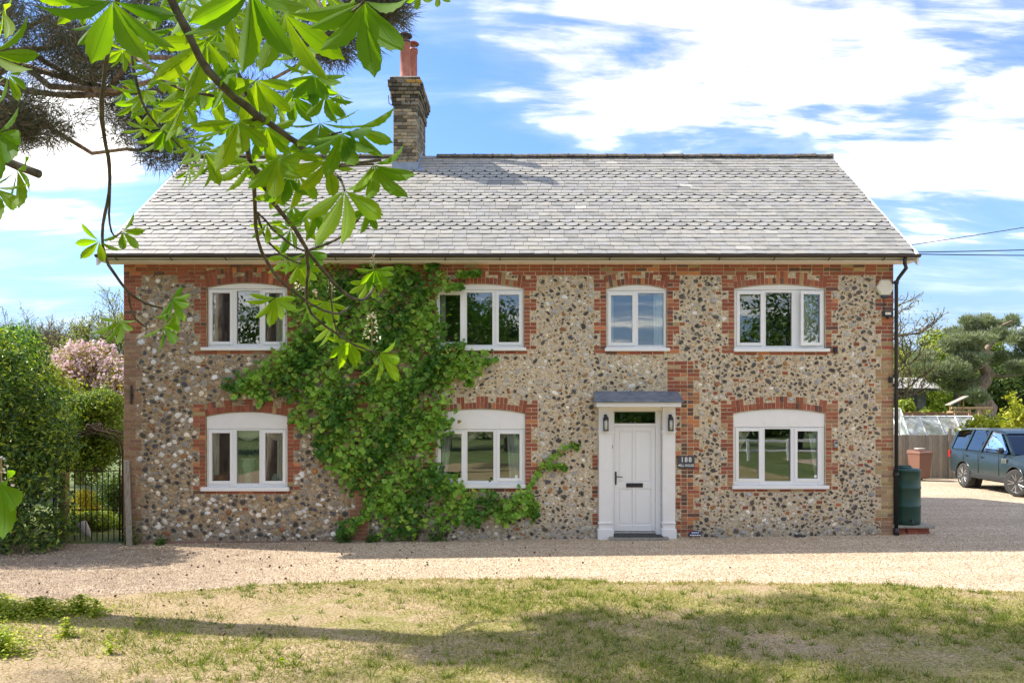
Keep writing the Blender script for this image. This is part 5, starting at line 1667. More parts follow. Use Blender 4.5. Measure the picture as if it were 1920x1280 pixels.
shrub_with_twigs(1768, 0, 34, 2.6, 500, [(.34, .36, .10), (.42, .40, .16)], 'second spindly fruit tree nearer the bird table', .10, 'fruit_tree')
c = W(1890, 775, 31.5)
tree('ivy_mound', 'dark ivy covered mound behind the brick wall', (c[0], c[1], 0), sphere_set(30, (c[0] + .2, c[1], 1.7), (1.9, .4, .55), .25, .42), 9000, .10, [(.015, .045, .012), (.03, .08, .02), (.05, .12, .03)], LEAFD, BARK, cat='ivy', r0=.04, limbs=False)
# far tree belts close the view on both sides and behind
def belt(x0, x1, y, h, n, label, cols=LG, size=.8):
    cl = [(rng.uniform(x0, x1), y + rng.normal() * 2.5, rng.uniform(.5, h * .8), rng.uniform(1.6, 3.0)) for _ in range(int((x1 - x0) * .8))]
    base = np.array([(x0 + x1) / 2, y, 0]); P, d, k = clump_points(cl, n, .6, .9)
    V, F, c = leaf_cloud(P, size, cols, d, .4)
    tag(link('far_wood', mesh('far_wood', V - base, F, c), LEAF, None, base), label, 'wood', kind='stuff')
belt(-75, -24, 74, 6.5, 16000, 'distant green wood beyond the left garden')
belt(30, 95, 80, 7.0, 16000, 'distant green wood beyond the barn on the right')

# ---- trees standing behind and beside the camera: they throw the lawn's shade and stand in the window reflections
def pine_tree(base, H, r0, pads, label, name='pine_tree', nneed=60000, lean=(0, 0), group=None, branches=(), nl=.16):
    base = np.array(base, float); o = empty(name, base, label, 'tree', group)
    m = MB(); t = np.linspace(0, 1, 12)
    P = np.stack([lean[0] * t ** 1.5 + .05 * np.sin(t * 9), lean[1] * t + .05 * np.cos(t * 7), t * H], 1)
    m.tube(P, r0 * (1.12 - .75 * t), 12); m.build('trunk', BARKP, o, True)
    m = MB()
    for pd in pads[::2]:
        q = np.array(pd[:3]) - base; s = P[int(np.clip(q[2] / H * 10, 6, 11))]
        m.tube(curve(s, q, -.04, .14, 7), np.linspace(r0 * .17, .018, 7), 5, caps=False)
    for br in branches: m.tube(np.array(br) - base, np.linspace(.09, .045, len(br)), 7)
    m.build('branches', BARKP, o, True)['kind'] = 'stuff'
    cl = []
    for (x, y, z, r) in pads:
        for _ in range(9): cl.append((x - base[0] + rng.normal() * r * .6, y - base[1] + rng.normal() * r * .6, z - base[2] + rng.normal() * r * .32, rng.uniform(.12, .26)))
    P, dd, k = clump_points(cl, nneed, .15, .8)
    D = unit(dd + rng.normal(size=dd.shape) * .5 + np.array([0, 0, .15]))
    V, F, c = needles(P, D, nl, .010, [(.065, .08, .05), (.10, .115, .07), (.16, .15, .09), (.22, .15, .10)])
    link('crown', mesh('crown', V, F, c), NEEDLE, o)
    return o
pads = []
# low boughs that hang into the top left of the picture
for (px, py, d, r) in ((20, 20, 9.2, .75), (90, 40, 9.6, .75), (150, 20, 9.8, .7), (210, 70, 9.8, .6), (60, 100, 9.4, .65), (130, 110, 9.8, .6), (10, 160, 9.0, .5), (190, 140, 10.0, .4), (30, 215, 9.2, .35), (62, 250, 9.3, .26), (10, 240, 9.0, .3),
                       (270, 240, 10.2, .42), (300, 285, 10.2, .30), (240, 215, 10.2, .32), (330, 200, 10.2, .4), (330, 60, 10.2, .6), (410, 90, 10.2, .5), (560, 60, 9.6, .45), (600, 100, 9.4, .38), (640, 30, 9.4, .4), (700, 20, 9.2, .30), (735, 15, 9.2, .18), (460, 180, 10.0, .35), (500, 30, 9.8, .5), (270, 10, 10, .6)):
    q = W(px, py, d); pads.append((q[0], q[1], q[2], r))
npx = len(pads)
for _ in range(15):
    a = rng.uniform(0, 6.28); r = rng.uniform(.3, 2.7)
    pads.append((-6.6 + math.cos(a) * r, -4.7 + math.sin(a) * r * .75, rng.uniform(8.9, 12.5), rng.uniform(.5, .85)))
for _ in range(15):
    pads.append((rng.uniform(-8.6, -2.6), rng.uniform(-5.4, -2.3), rng.uniform(10.4, 12.6), rng.uniform(.5, .85)))
pine_tree((-7.9, -5.0, -.1), 12.8, .30, pads, 'tall pine just left of the picture whose dark boughs hang into its top corner', nneed=98000, lean=(.9, .5))
pads = [(rng.uniform(-9.8, -6.8), rng.uniform(-10.2, -8.4), rng.uniform(6.4, 8.4), rng.uniform(.4, .7)) for _ in range(14)]
pine_tree((-7.9, -9.3, -.1), 8.8, .27, pads, 'second pine outside the picture, mirrored in the lower left window', nneed=16000)
pine_tree((-12.2, -7.6, -.1), 12.0, .25, [(rng.uniform(-13.2, -10.2), rng.uniform(-7.6, -5.4), rng.uniform(6.5, 10.5), rng.uniform(.45, .8)) for _ in range(16)], 'third pine further out to the left of the drive', nneed=16000)
def back_tree(x, y, H, w, label, cols=LG, n=12000, size=.3, z0=1.5):
    return tree('garden_tree', label, (x, y, 0), sphere_set(30, (x, y, (H + z0) / 2), (w, w * .8, (H - z0) / 2), w * .25, w * .42), n, size, cols, LEAF, BARK, group='trees behind the camera', r0=.3)
back_tree(-14, -36, 11, 5, 'broad tree behind the camera, far left')
back_tree(-5.5, -38, 12, 5, 'dark tree behind the camera mirrored in the second upper window')
back_tree(-1.0, -34, 10, 3.6, 'green tree behind the camera near the middle')
back_tree(4.2, -42, 6, 3.2, 'low tree behind the camera under the open sky', n=7000)
back_tree(10.0, -40, 6.5, 4.0, 'low spreading tree behind the camera', n=8000)
back_tree(17, -33, 13, 6, 'big leafy tree behind the camera mirrored in the right upper window', n=20000)
back_tree(27, -36, 12, 6, 'broad tree behind the camera, far right')
back_tree(-24, -34, 12, 6, 'tree behind the camera at the far left end')
belt(-60, 60, -60, 6.0, 14000, 'far wood behind the camera')
# ================================================================== THE CLIMBER ON THE WALL
POLY = [(545, 507), (560, 500), (650, 505), (700, 500), (838, 500), (842, 520), (822, 545), (828, 600), (838, 640), (900, 655), (918, 668), (905, 700), (862, 706), (842, 735), (835, 765), (858, 785), (850, 800), (820, 815), (818, 850), (826, 890), (850, 910), (910, 920), (985, 930),
        (1005, 965), (960, 975), (900, 972), (850, 990), (800, 985), (780, 1000), (745, 1012), (715, 990), (700, 960), (660, 985), (645, 1000), (640, 985), (680, 950), (700, 925), (665, 915), (632, 905), (620, 880), (598, 850), (565, 810), (545, 775), (560, 750), (520, 745), (470, 745), (425, 735), (425, 715), (470, 700), (475, 680), (530, 660), (545, 640), (540, 560)]
def inpoly(x, y, P):
    P = np.asarray(P, float); c = np.zeros(len(x), bool); j = len(P) - 1
    for i in range(len(P)):
        xi, yi = P[i]; xj, yj = P[j]
        c ^= ((yi > y) != (yj > y)) & (x < (xj - xi) * (y - yi) / (yj - yi + 1e-9) + xi); j = i
    return c
cr = empty('climbing_plant', (Fx(770), -.1, gz(-2)), 'green leafy climber spreading across the middle of the flint wall', 'climber')
C0 = np.array((Fx(770), -.1, gz(-2)))
n = 60000
px = rng.uniform(415, 1010, n); py = rng.uniform(495, 1015, n)
jx = px + 8 * np.sin(py * .09) + 6 * np.sin(py * .31 + px * .05) + 5 * rng.normal(size=n); jy = py + 8 * np.sin(px * .11 + 1) + 6 * np.sin(px * .37) + 5 * rng.normal(size=n)
k = inpoly(jx, jy, POLY)
# bare patches where brick and flint show through
for (hx, hy, ha, hb) in ((668, 700, 13, 10), (672, 765, 12, 8), (585, 775, 14, 10), (715, 545, 12, 10), (575, 700, 8, 9), (688, 760, 9, 8), (640, 925, 6, 10), (706, 985, 14, 8), (735, 655, 10, 6), (800, 740, 9, 8), (620, 620, 9, 7), (900, 950, 12, 7), (600, 720, 8, 10), (740, 930, 8, 8)):
    k &= ~((((px - hx) / ha) ** 2 + ((py - hy) / hb) ** 2 < 1) & (rng.random(n) < .88))
dens = .5 + .25 * np.sin(px * .045 + np.sin(py * .03) * 2) + .25 * np.sin(py * .06 + px * .02)
k &= rng.random(n) < np.clip(dens, .30, 1) * .85
px, py = px[k], py[k]
# tendrils
for path, w in (([(985, 930), (1000, 900), (1012, 880), (1030, 862), (1050, 845), (1075, 832), (1082, 838)], 4.5), ([(1030, 878), (1045, 872), (1062, 880)], 3), ([(1000, 960), (985, 925)], 9), ([(835, 540), (850, 538), (865, 540)], 5), ([(815, 500), (818, 488), (824, 482)], 5), ([(860, 700), (880, 712), (882, 722)], 5), ([(860, 515), (900, 512)], 5), ([(640, 1000), (655, 985), (690, 965)], 9)):
    pp = np.array(path, float); m_ = int(22 * w)
    t = rng.random(m_) * (len(pp) - 1); i = t.astype(int); f = (t - i)[:, None]
    q = pp[i] * (1 - f) + pp[i + 1] * f + rng.normal(size=(m_, 2)) * w * .6
    px = np.r_[px, q[:, 0]]; py = np.r_[py, q[:, 1]]
n = len(px)
bul = .10 + .13 * (np.sin(px * .06 + 2) * np.sin(py * .05) + 1) / 2 + .06 * np.sin(px * .17) * np.sin(py * .15)
bul = np.where(px > 985, .05, bul)
yy = -.03 - np.clip(bul, .03, .4) * rng.random(n) ** .55
P = np.stack([(px - CX) / FP * (DEP + yy), yy, EYE + (CY - py) / FP * (DEP + yy)], 1)
out = unit(np.tile(np.array([0, -1.0, .75]), (n, 1)) + rng.normal(size=(n, 3)) * .45)
tone = np.clip(.5 + .35 * np.sin(px * .05 + py * .03) + .25 * rng.normal(size=n), 0, 1)
def heart_leaf(P, out, s, cols):
    """broad pointed leaf: eight rim points folded along the midrib"""
    n = len(P)
    down = np.tile(np.array([0, -.25, -1.0]), (n, 1)) + rng.normal(size=(n, 3)) * .55
    ax = unit(down - out * (down * out).sum(1, keepdims=True)); sd = np.cross(out, ax)
    S = s[:, None]
    prof = [(0, 0, 0), (.42, .10, .10), (.50, .38, .13), (.30, .75, .08), (0, 1.0, 0), (-.30, .75, .08), (-.50, .38, .13), (-.42, .10, .10), (0, .45, -.02)]
    V = np.stack([P + sd * S * a + ax * S * (b - .45) + out * S * c for a, b, c in prof], 1)
    tri = np.array([(8, 0, 1), (8, 1, 2), (8, 2, 3), (8, 3, 4), (8, 4, 5), (8, 5, 6), (8, 6, 7), (8, 7, 0)])
    F = (np.arange(n)[:, None, None] * 9 + tri[None]).reshape(-1, 3)
    return V.reshape(-1, 3), F, np.repeat(cols, 9, 0), V
pal0 = np.array((.065, .185, .022)); pal1 = np.array((.34, .56, .075))
cols = pal0 + (pal1 - pal0) * (tone[:, None] ** 1.4)
cols = cols * (1 + .2 * (rng.random((n, 1)) - .5))
bright = rng.random(n) < np.clip(.05 + .22 * np.sin(px * .037 + 1.3) * np.sin(py * .029 + .6), .02, 1); cols[bright] = np.array((.42, .58, .08)) * rng.uniform(.7, 1.1, (int(bright.sum()), 1))
old = rng.random(n) < .012; cols[old] = np.array((.34, .24, .08))
s = .032 + .095 * rng.random(n) ** 1.4
V, F, c, V3 = heart_leaf(P, out, s, cols)
big = np.argsort(P[:, 1] - s * 1.0)[:300]
mask = np.ones(n, bool); mask[big] = False
tri = F[:8]
for i in big:
    o_ = P[i]; link('leaf', mesh('leaf', V3[i] - o_, tri, np.repeat(cols[i:i + 1], 9, 0)), LEAF, cr, o_ - C0)
idx = np.where(mask)[0]
Vr = V3[idx].reshape(-1, 3) - C0
Fr = (np.arange(len(idx))[:, None, None] * 9 + tri[None]).reshape(-1, 3)
link('foliage', mesh('foliage', Vr, Fr, np.repeat(cols[idx], 9, 0)), LEAF, cr)['kind'] = 'stuff'
def fpt(px, py, y): return np.array(((px - CX) / FP * (DEP + y), y, EYE + (CY - py) / FP * (DEP + y)))
m = MB()
for pth, r in (([(775, 1012), (790, 995), (788, 975), (770, 955), (765, 920), (775, 860), (770, 780), (780, 700), (775, 600), (770, 520)], .035), ([(778, 1010), (770, 980), (740, 950), (700, 900), (670, 840), (640, 780), (600, 740), (540, 720), (460, 722)], .030),
               ([(785, 985), (820, 960), (870, 950), (940, 955), (985, 960)], .022), ([(755, 880), (720, 800), (700, 700), (660, 620), (610, 560)], .022), ([(940, 950), (985, 925), (1010, 880), (1040, 850), (1078, 835)], .008), ([(1028, 866), (1040, 872), (1060, 880)], .005), ([(700, 700), (640, 690), (580, 680)], .015), ([(775, 700), (850, 680), (900, 675)], .014), ([(640, 780), (620, 840)], .012), ([(720, 960), (680, 975), (650, 995)], .012)):
    P_ = [fpt(a + rng.normal() * 2, b + rng.normal() * 2, -.035 - .02 * rng.random()) for a, b in pth]
    m.tube(P_, np.linspace(r, r * .35, len(P_)), 6)
st = m.build('stem', BARK, cr, True, origin=C0); st['label'] = 'brown woody stems'
# small weeds along the foot of the wall
for i, (a, w, lab) in enumerate(((700, .10, 'small green weed under the left edge of the climber'), (820, .16, 'dark green weed at the wall foot right of the climber stem'), (252, .16, 'green weeds beside the foot of the leaning board'), (306, .08, 'tiny weed at the wall foot near the leaning board'), (648, .12, 'low sprig of leaves at the wall foot below the lower left window'))):
    x = Fx(a); b0 = np.array((x, -.12, gz(x)))
    nn = 260; Pw = np.stack([rng.normal(size=nn) * w * .6, rng.normal(size=nn) * .05, np.abs(rng.normal(size=nn)) * w * (1.5 if a == 252 else .7)], 1)
    V, F, c = leaf_cloud(Pw, .045, [(.04, .10, .02), (.09, .19, .03), (.15, .27, .05)])
    tag(link('weed', mesh('weed', V, F, c), LEAF, None, b0), lab, 'weed', kind='stuff')
# ================================================================== THE HORSE CHESTNUT OVERHEAD
def chestnut_leaf_material():
    m, nt, b, o = newmat('chestnut_leaf')
    a = N(nt, 'ShaderNodeAttribute', None, attribute_name='Col')      # r: across, g: along, b: random per leaf
    s = N(nt, 'ShaderNodeSeparateColor', {0: a.outputs[0]})
    ac, al, rn = s.outputs[0], s.outputs[1], s.outputs[2]
    ab = mth(nt, 'ABSOLUTE', mth(nt, 'SUBTRACT', ac, .5))
    v = mth(nt, 'SUBTRACT', mth(nt, 'MULTIPLY', al, 17.0), mth(nt, 'MULTIPLY', ab, 13.0))
    w = mth(nt, 'ABSOLUTE', mth(nt, 'SUBTRACT', mth(nt, 'FRACT', v), .5))
    vein = maprange(nt, w, .41, .5)
    mid = maprange(nt, ab, .0, .035, 1, 0)
    vein = mth(nt, 'MAXIMUM', mth(nt, 'MULTIPLY', vein, .85), mid)
    base = mixc(nt, rn, (.045, .15, .008), (.11, .25, .012))
    pos = N(nt, 'ShaderNodeNewGeometry').outputs['Position']
    nz = noise(nt, pos, 14, 3).outputs[0]
    base = mixc(nt, mth(nt, 'MULTIPLY', maprange(nt, nz, .35, .7), .35), base, (.17, .26, .03))
    base = mixc(nt, mth(nt, 'MULTIPLY', vein, .65), base, (.035, .085, .012))
    sp_ = noise(nt, pos, 60, 3).outputs[0]
    base = mixc(nt, mth(nt, 'MULTIPLY', maprange(nt, sp_, .66, .72), .6), base, (.16, .10, .02))
    nt.links.new(base, b.inputs['Base Color']); b.inputs['Roughness'].default_value = .6
    b.inputs['Specular IOR Level'].default_value = .08
    bp = N(nt, 'ShaderNodeBump', {'Height': vein, 'Strength': .5, 'Distance': .004}); bp.invert = True
    nt.links.new(bp.outputs[0], b.inputs['Normal'])
    tcol = mixc(nt, rn, (.22, .46, .004), (.55, .76, .008))
    tcol = mixc(nt, mth(nt, 'MULTIPLY', vein, .8), tcol, (.09, .24, .008))
    tcol = mixc(nt, mth(nt, 'MULTIPLY', maprange(nt, nz, .40, .62), .35), tcol, (.16, .38, .006))
    tr = N(nt, 'ShaderNodeBsdfTranslucent', {0: tcol})
    mx = N(nt, 'ShaderNodeMixShader', {0: .60, 1: b.outputs[0], 2: tr.outputs[0]})
    nt.links.new(mx.outputs[0], o.inputs[0])
    return m
CHL = chestnut_leaf_material()
def leaflet(L, wid, bend, fold, rnd):
    """obovate toothed leaflet along +x, drooping towards -z"""
    n = 13; rows = []; c = []
    for i in range(n + 1):
        t = i / n
        w = wid * (math.sin(math.pi * min(t ** 1.35, 1)) ** .8 if 0 < t < 1 else 0)
        w *= 1 if t < .9 else .8
        saw = (1 + (.06 if i % 2 else -.02)) if t > .25 else 1
        x = L * t - (0 if i % 2 == 0 else 0); z = -bend * L * t * t
        row = []
        for u in (-1, -.5, 0, .5, 1):
            ww = w * saw * u
            row.append((x - (abs(u) == 1) * .0 + (.012 * L if abs(u) == 1 and i % 2 else 0), ww, z + abs(ww) * fold + .01 * L * math.sin(t * 40) * abs(u) * .5))
            c.append(((u + 1) / 2, t, rnd))
        rows.append(row)
    V = [p for r in rows for p in r]; F = []
    for i in range(n):
        for j in range(4):
            a = i * 5 + j; F.append((a, a + 1, a + 6, a + 5))
    return np.array(V), F, np.array(c)
def palmate(L, nl, spread, droop, rnd):
    m = MB()
    for k in range(nl):
        u = (k / (nl - 1) - .5) * 2
        a = u * spread; Lk = L * (1 - .28 * abs(u)) * random.uniform(.93, 1.07)
        V, F, c = leaflet(Lk, Lk * random.uniform(.125, .160), random.uniform(.12, .38) * droop, random.uniform(.15, .5), np.clip(rnd + random.uniform(-.3, .3), 0, 1))
        V = V + np.array([.01, 0, 0])
        ti = random.uniform(.0, .35) * droop
        cb, sb = math.cos(ti), math.sin(ti)
        V = np.stack([V[:, 0] * cb + V[:, 2] * sb, V[:, 1], -V[:, 0] * sb + V[:, 2] * cb], 1)
        # roll every leaflet about its own axis a little
        ro = random.uniform(-.5, .5) + u * .35
        V = np.stack([V[:, 0], V[:, 1] * math.cos(ro) - V[:, 2] * math.sin(ro), V[:, 1] * math.sin(ro) + V[:, 2] * math.cos(ro)], 1)
        ca, sa = math.cos(a), math.sin(a)
        V = np.stack([V[:, 0] * ca - V[:, 1] * sa, V[:, 0] * sa + V[:, 1] * ca, V[:, 2]], 1)
        m.add(V, F, c)
    m.tube([(-.10 * L / .15, 0, .02), (-.04, 0, .008), (.012, 0, 0)], .0022, 4, c=(.5, .5, .9))
    V = np.concatenate(m.V); return mesh('leaf', V, m.F, np.concatenate(m.C), True)
LEAFMESH = {}
for kind, (nl, sp, dr) in {'fan': (7, 1.5, .7), 'five': (5, 1.25, .8), 'droop': (5, .95, 1.1), 'wide': (6, 1.3, .8), 'small': (5, 1.5, .8)}.items():
    LEAFMESH[kind] = [palmate(1.0, nl, sp, dr, random.random()) for _ in range(4)]
tb_ = np.array((-4.3, -16.2, 0))
chest = empty('horse_chestnut', tb_, 'horse chestnut whose leafy branches hang into the upper left of the picture', 'tree')
for ms in LEAFMESH.values():
    for me in ms: me.materials.append(CHL)
def put_leaf(px, py, d, Lpx, ang, kind='five', tilt=.25, roll=0.0, yaw=0.0):
    """hub at (px, py) seen at distance d; leaflets Lpx long, fan centre pointing at ang (degrees, -90 is down)"""
    q = W(px, py, d); L = Lpx * d / FP
    me = random.choice(LEAFMESH[kind])
    o = bpy.data.objects.new('leaf', me); COL.objects.link(o); o.parent = chest
    a = R(ang)
    X = Vector((math.cos(a), 0, math.sin(a)))           # fan direction in the picture plane
    Nn = Vector((0, -1, 0))                              # underside faces the camera
    # leaf top side (local +z) looks away from the viewer and upwards
    Z = Vector((0, 1, 0)); Y = Z.cross(X)
    Mx = Matrix((X, Y, Z)).transposed()
    T_ = Matrix.Rotation(tilt, 3, Y) @ Matrix.Rotation(roll, 3, X) @ Matrix.Rotation(yaw, 3, Vector((0, 0, 1)))
    Mx = T_ @ Mx
    M4 = Mx.to_4x4() @ Matrix.Scale(L, 4)
    M4.translation = Vector(q - tb_)
    o.matrix_basis = M4
    return o
LV = [  # px, py, dist, length px, angle, kind
 (212, 2, 2.3, 140, -95, 'wide'), (300, 120, 3.2, 62, -80, 'fan'), (388, 76, 2.5, 118, -100, 'five'), (533, 26, 2.1, 150, -75, 'five'), (684, 2, 2.1, 150, -84, 'droop'),
 (446, 226, 2.5, 105, -85, 'wide'), (520, 298, 2.4, 98, -70, 'wide'), (646, 357, 2.1, 116, -78, 'five'), (700, 308, 2.3, 98, -62, 'droop'), (470, -20, 1.7, 150, -92, 'droop'),
 (-20, 100, 2.2, 110, -40, 'five'), (-5, 250, 2.1, 95, -50, 'five'), (32, 318, 2.1, 85, -68, 'five'), (-12, 352, 2.0, 92, -62, 'droop'), (-2, 905, 1.9, 118, -62, 'droop'), (5, 20, 2.3, 80, -60, 'five'), (15, 140, 2.6, 60, -70, 'five'),
 (230, 434, 3.4, 48, -45, 'small'), (186, 452, 3.3, 48, -120, 'small'), (228, 600, 3.6, 52, -100, 'wide'), (322, 560, 3.7, 48, -40, 'wide'), (305, 612, 3.7, 50, -40, 'small'), (330, 585, 3.8, 46, -65, 'small'),
 (516, 558, 3.9, 56, -95, 'fan'), (703, 506, 4.1, 42, -80, 'fan'), (690, 528, 4.1, 42, -105, 'five'), (612, 565, 4.1, 50, -80, 'fan'), (622, 606, 4.1, 48, -100, 'five'), (655, 640, 4.1, 52, -105, 'wide'), (712, 662, 4.0, 66, -55, 'droop'), (575, 575, 4.2, 36, -60, 'small'),
 (560, 495, 4.0, 52, -75, 'fan'), (580, 470, 3.9, 48, -60, 'fan'), (540, 480, 3.9, 42, -120, 'small'), (545, 430, 3.6, 46, -100, 'small'), (572, 400, 3.3, 56, -80, 'five'), (548, 385, 3.2, 50, -95, 'small'), (590, 390, 3.0, 62, -95, 'droop'), (515, 360, 3.0, 40, -150, 'small'),
 (385, 285, 2.8, 66, -72, 'five'), (400, 300, 2.9, 55, -90, 'droop'), (360, 275, 3.0, 45, -60, 'small'), (615, 300, 2.5, 85, -110, 'five'), (560, 330, 2.7, 70, -90, 'five'), (640, 250, 2.3, 95, -85, 'wide'), (665, 240, 2.3, 95, -55, 'five'), (600, 230, 2.4, 90, -60, 'wide'),
 (470, 300, 2.8, 70, -110, 'five'), (330, 130, 3.0, 70, -95, 'five'), (270, 170, 3.4, 46, -100, 'fan'), (285, 205, 3.6, 40, -90, 'fan'), (255, 195, 3.6, 38, -130, 'small'), (310, 240, 3.4, 50, -85, 'fan'), (330, 215, 3.2, 56, -60, 'five'), (345, 190, 3.0, 60, -100, 'five'),
 (235, 170, 3.8, 36, -100, 'small'), (300, 260, 3.5, 44, -110, 'small'), (270, 240, 3.6, 36, -150, 'small'), (410, 165, 2.9, 80, -70, 'wide'), (360, 150, 2.8, 72, -80, 'wide'), (480, 150, 2.6, 95, -85, 'wide'), (430, 120, 2.5, 100, -60, 'five'),
 (590, 140, 2.7, 70, -95, 'fan'), (550, 180, 2.8, 60, -70, 'fan'), (520, 200, 2.7, 64, -60, 'small'), (610, 180, 2.7, 62, -80, 'five'), (500, 240, 2.6, 74, -75, 'wide'), (430, 20, 2.2, 100, -80, 'five'), (360, -10, 2.5, 90, -70, 'five'), (300, 10, 2.8, 70, -50, 'five'), (250, 40, 3.0, 60, -60, 'fan'), (330, 50, 2.8, 66, -90, 'five'),
 (610, -10, 2.6, 70, -100, 'five'), (560, -20, 2.4, 90, -90, 'wide'), (410, 60, 2.6, 84, -120, 'wide'), (150, 0, 2.8, 64, -170, 'small'), (180, 40, 3.0, 52, -110, 'small'), (230, 95, 3.4, 42, -80, 'fan'), (820, -12, 3.2, 36, -80, 'small'), (785, -15, 3.0, 40, -95, 'small'), (640, 20, 2.9, 60, -60, 'five'), (575, 90, 2.9, 66, -80, 'fan'),
 (690, 390, 2.8, 50, -95, 'droop'), (540, 330, 2.7, 70, -130, 'five'), (500, 420, 3.4, 40, -80, 'small'), (352, 320, 3.2, 34, -60, 'small'),
]
for (px, py, d, L, a, k) in LV:
    put_leaf(px, py, d, L * 1.12, a + random.uniform(-6, 6), k, random.uniform(-.15, .30), random.uniform(-.3, .3), random.uniform(-.3, .3))
# more foliage filling the upper canopy
for _ in range(52):
    while True:
        px, py = random.uniform(235, 640), random.uniform(-30, 330)
        if py < 330 - abs(px - 470) * .35 and not (px < 300 and 250 < py): break
    d = random.uniform(2.9, 4.2)
    put_leaf(px, py, d, random.uniform(110, 165) / d, random.uniform(-150, -30), random.choice(['fan', 'five', 'wide', 'droop']), random.uniform(-.2, .6), random.uniform(-.4, .4), random.uniform(-.6, .6))
# branches
def bpath(pts, d0, d1):
    n = len(pts); return [W(a, b, d0 + (d1 - d0) * i / (n - 1)) for i, (a, b) in enumerate(pts)]
def branch(pts, r0, r1, name='branch', mat=None):
    m = MB(); P = np.array(pts); Q = [P[0]]
    for a, b in zip(P[:-1], P[1:]):
        k = max(2, int(np.linalg.norm(b - a) / .07))
        for i in range(1, k + 1): Q.append(a + (b - a) * i / k)
    Q = np.array(Q)
    for _ in range(3): Q[1:-1] = (Q[:-2] + 2 * Q[1:-1] + Q[2:]) / 4
    jj = rng.normal(size=Q.shape) * r1 * .22; jj[0] = 0; jj[-1] = 0; Q = Q + jj
    rr = np.linspace(r0, r1, len(Q)) * (1 + .12 * rng.normal(size=len(Q)).clip(-1, 1))
    m.tube(Q - tb_, rr, 8); return m.build('branch', BARKG, chest, True)
A_ = bpath([(320, 0), (345, 55), (378, 110), (402, 155), (438, 178), (480, 218), (530, 250), (560, 270), (580, 298), (612, 313), (650, 312), (715, 300)], 2.35, 2.6)
up0 = np.array((-1.25, -12.5, 4.2)); up1 = np.array((-2.6, -14.2, 4.9))
branch([tb_ + np.array((0, 0, 3.2)), up1, up0], .075, .017)
branch([up0] + A_[:8], .016, .0105)
branch(A_[7:], .011, .005)
branch([A_[9], W(640, 335, 2.4), W(646, 357, 2.1)], .006, .003); branch([A_[9], W(700, 308, 2.3)], .005, .003)
branch([A_[8], W(600, 255, 2.5), W(640, 248, 2.3)], .006, .003)
C_ = bpath([(455, 260), (468, 300), (479, 340), (477, 400), (480, 450), (498, 490), (526, 533), (560, 552), (610, 589), (640, 592), (655, 574)], 2.6, 4.1)
branch([A_[5]] + C_, .009, .006)
D_ = bpath([(480, 320), (498, 359), (517, 392), (557, 426), (574, 471), (587, 482), (617, 525), (662, 568), (692, 566), (702, 535)], 2.7, 4.1)
branch([C_[1]] + D_, .010, .0075)
E_ = bpath([(574, 471), (580, 517), (564, 575), (597, 604), (625, 618), (665, 655), (712, 662)], 3.6, 4.0)
branch([D_[4]] + E_[1:], .008, .005)
branch(bpath([(482, 400), (490, 440), (515, 468), (540, 490), (570, 496)], 3.3, 3.9), .006, .004)
branch(bpath([(574, 471), (600, 462), (640, 447), (655, 430), (680, 400)], 3.7, 3.0), .007, .004)
branch(bpath([(482, 398), (510, 425), (545, 465), (574, 471)], 3.2, 3.7), .005, .005)
branch(bpath([(617, 525), (622, 570), (626, 618), (640, 640)], 3.9, 4.1), .005, .004)
B_ = bpath([(214, 20), (206, 90), (192, 150), (188, 230), (199, 275), (208, 310), (206, 360), (195, 400), (190, 440), (193, 480), (212, 515), (240, 545), (262, 570), (305, 578)], 2.6, 3.7)
branch([up0, W(240, -60, 2.4)] + B_, .010, .0050)
branch([B_[6], W(203, 420, 3.3), W(212, 455, 3.3), W(228, 434, 3.4)], .005, .003)
branch([B_[11], W(243, 575, 3.6), W(252, 605, 3.6), W(275, 612, 3.7)], .005, .003)
branch(bpath([(245, 90), (252, 160), (275, 220), (310, 252), (345, 272), (352, 312)], 3.2, 3.4), .007, .004)
branch(bpath([(260, 110), (300, 150), (340, 172), (400, 180)], 2.9, 2.7), .006, .005)
branch(bpath([(420, -10), (424, 60), (435, 120), (462, 170), (470, 210)], 2.6, 2.6), .009, .006)
branch(bpath([(590, -10), (610, 30), (630, 42), (665, 20), (682, 4)], 2.4, 2.0), .005, .003)
branch([up1, W(-250, 60, 2.0), W(-60, 120, 2.1), W(-5, 250, 2.1)], .02, .006)
branch([up1, W(-420, 120, 4.6), W(-120, 240, 4.5), W(0, 298, 4.4), W(36, 312, 4.4), W(74, 327, 4.4)], .05, .026)
branch([W(-60, 120, 2.1), W(-40, 300, 2.0), W(-20, 600, 1.9), W(-2, 905, 1.9)], .006, .004)
tk = MB(); tk.tube([(0, 0, -.1), (.05, 0, 1.2), (0, .05, 2.4), (.1, 0, 3.4), (.0, -.2, 5.5), (.2, -.3, 7.5)], [.36, .30, .28, .25, .16, .06], 12); tk.build('trunk', BARK, chest, True)
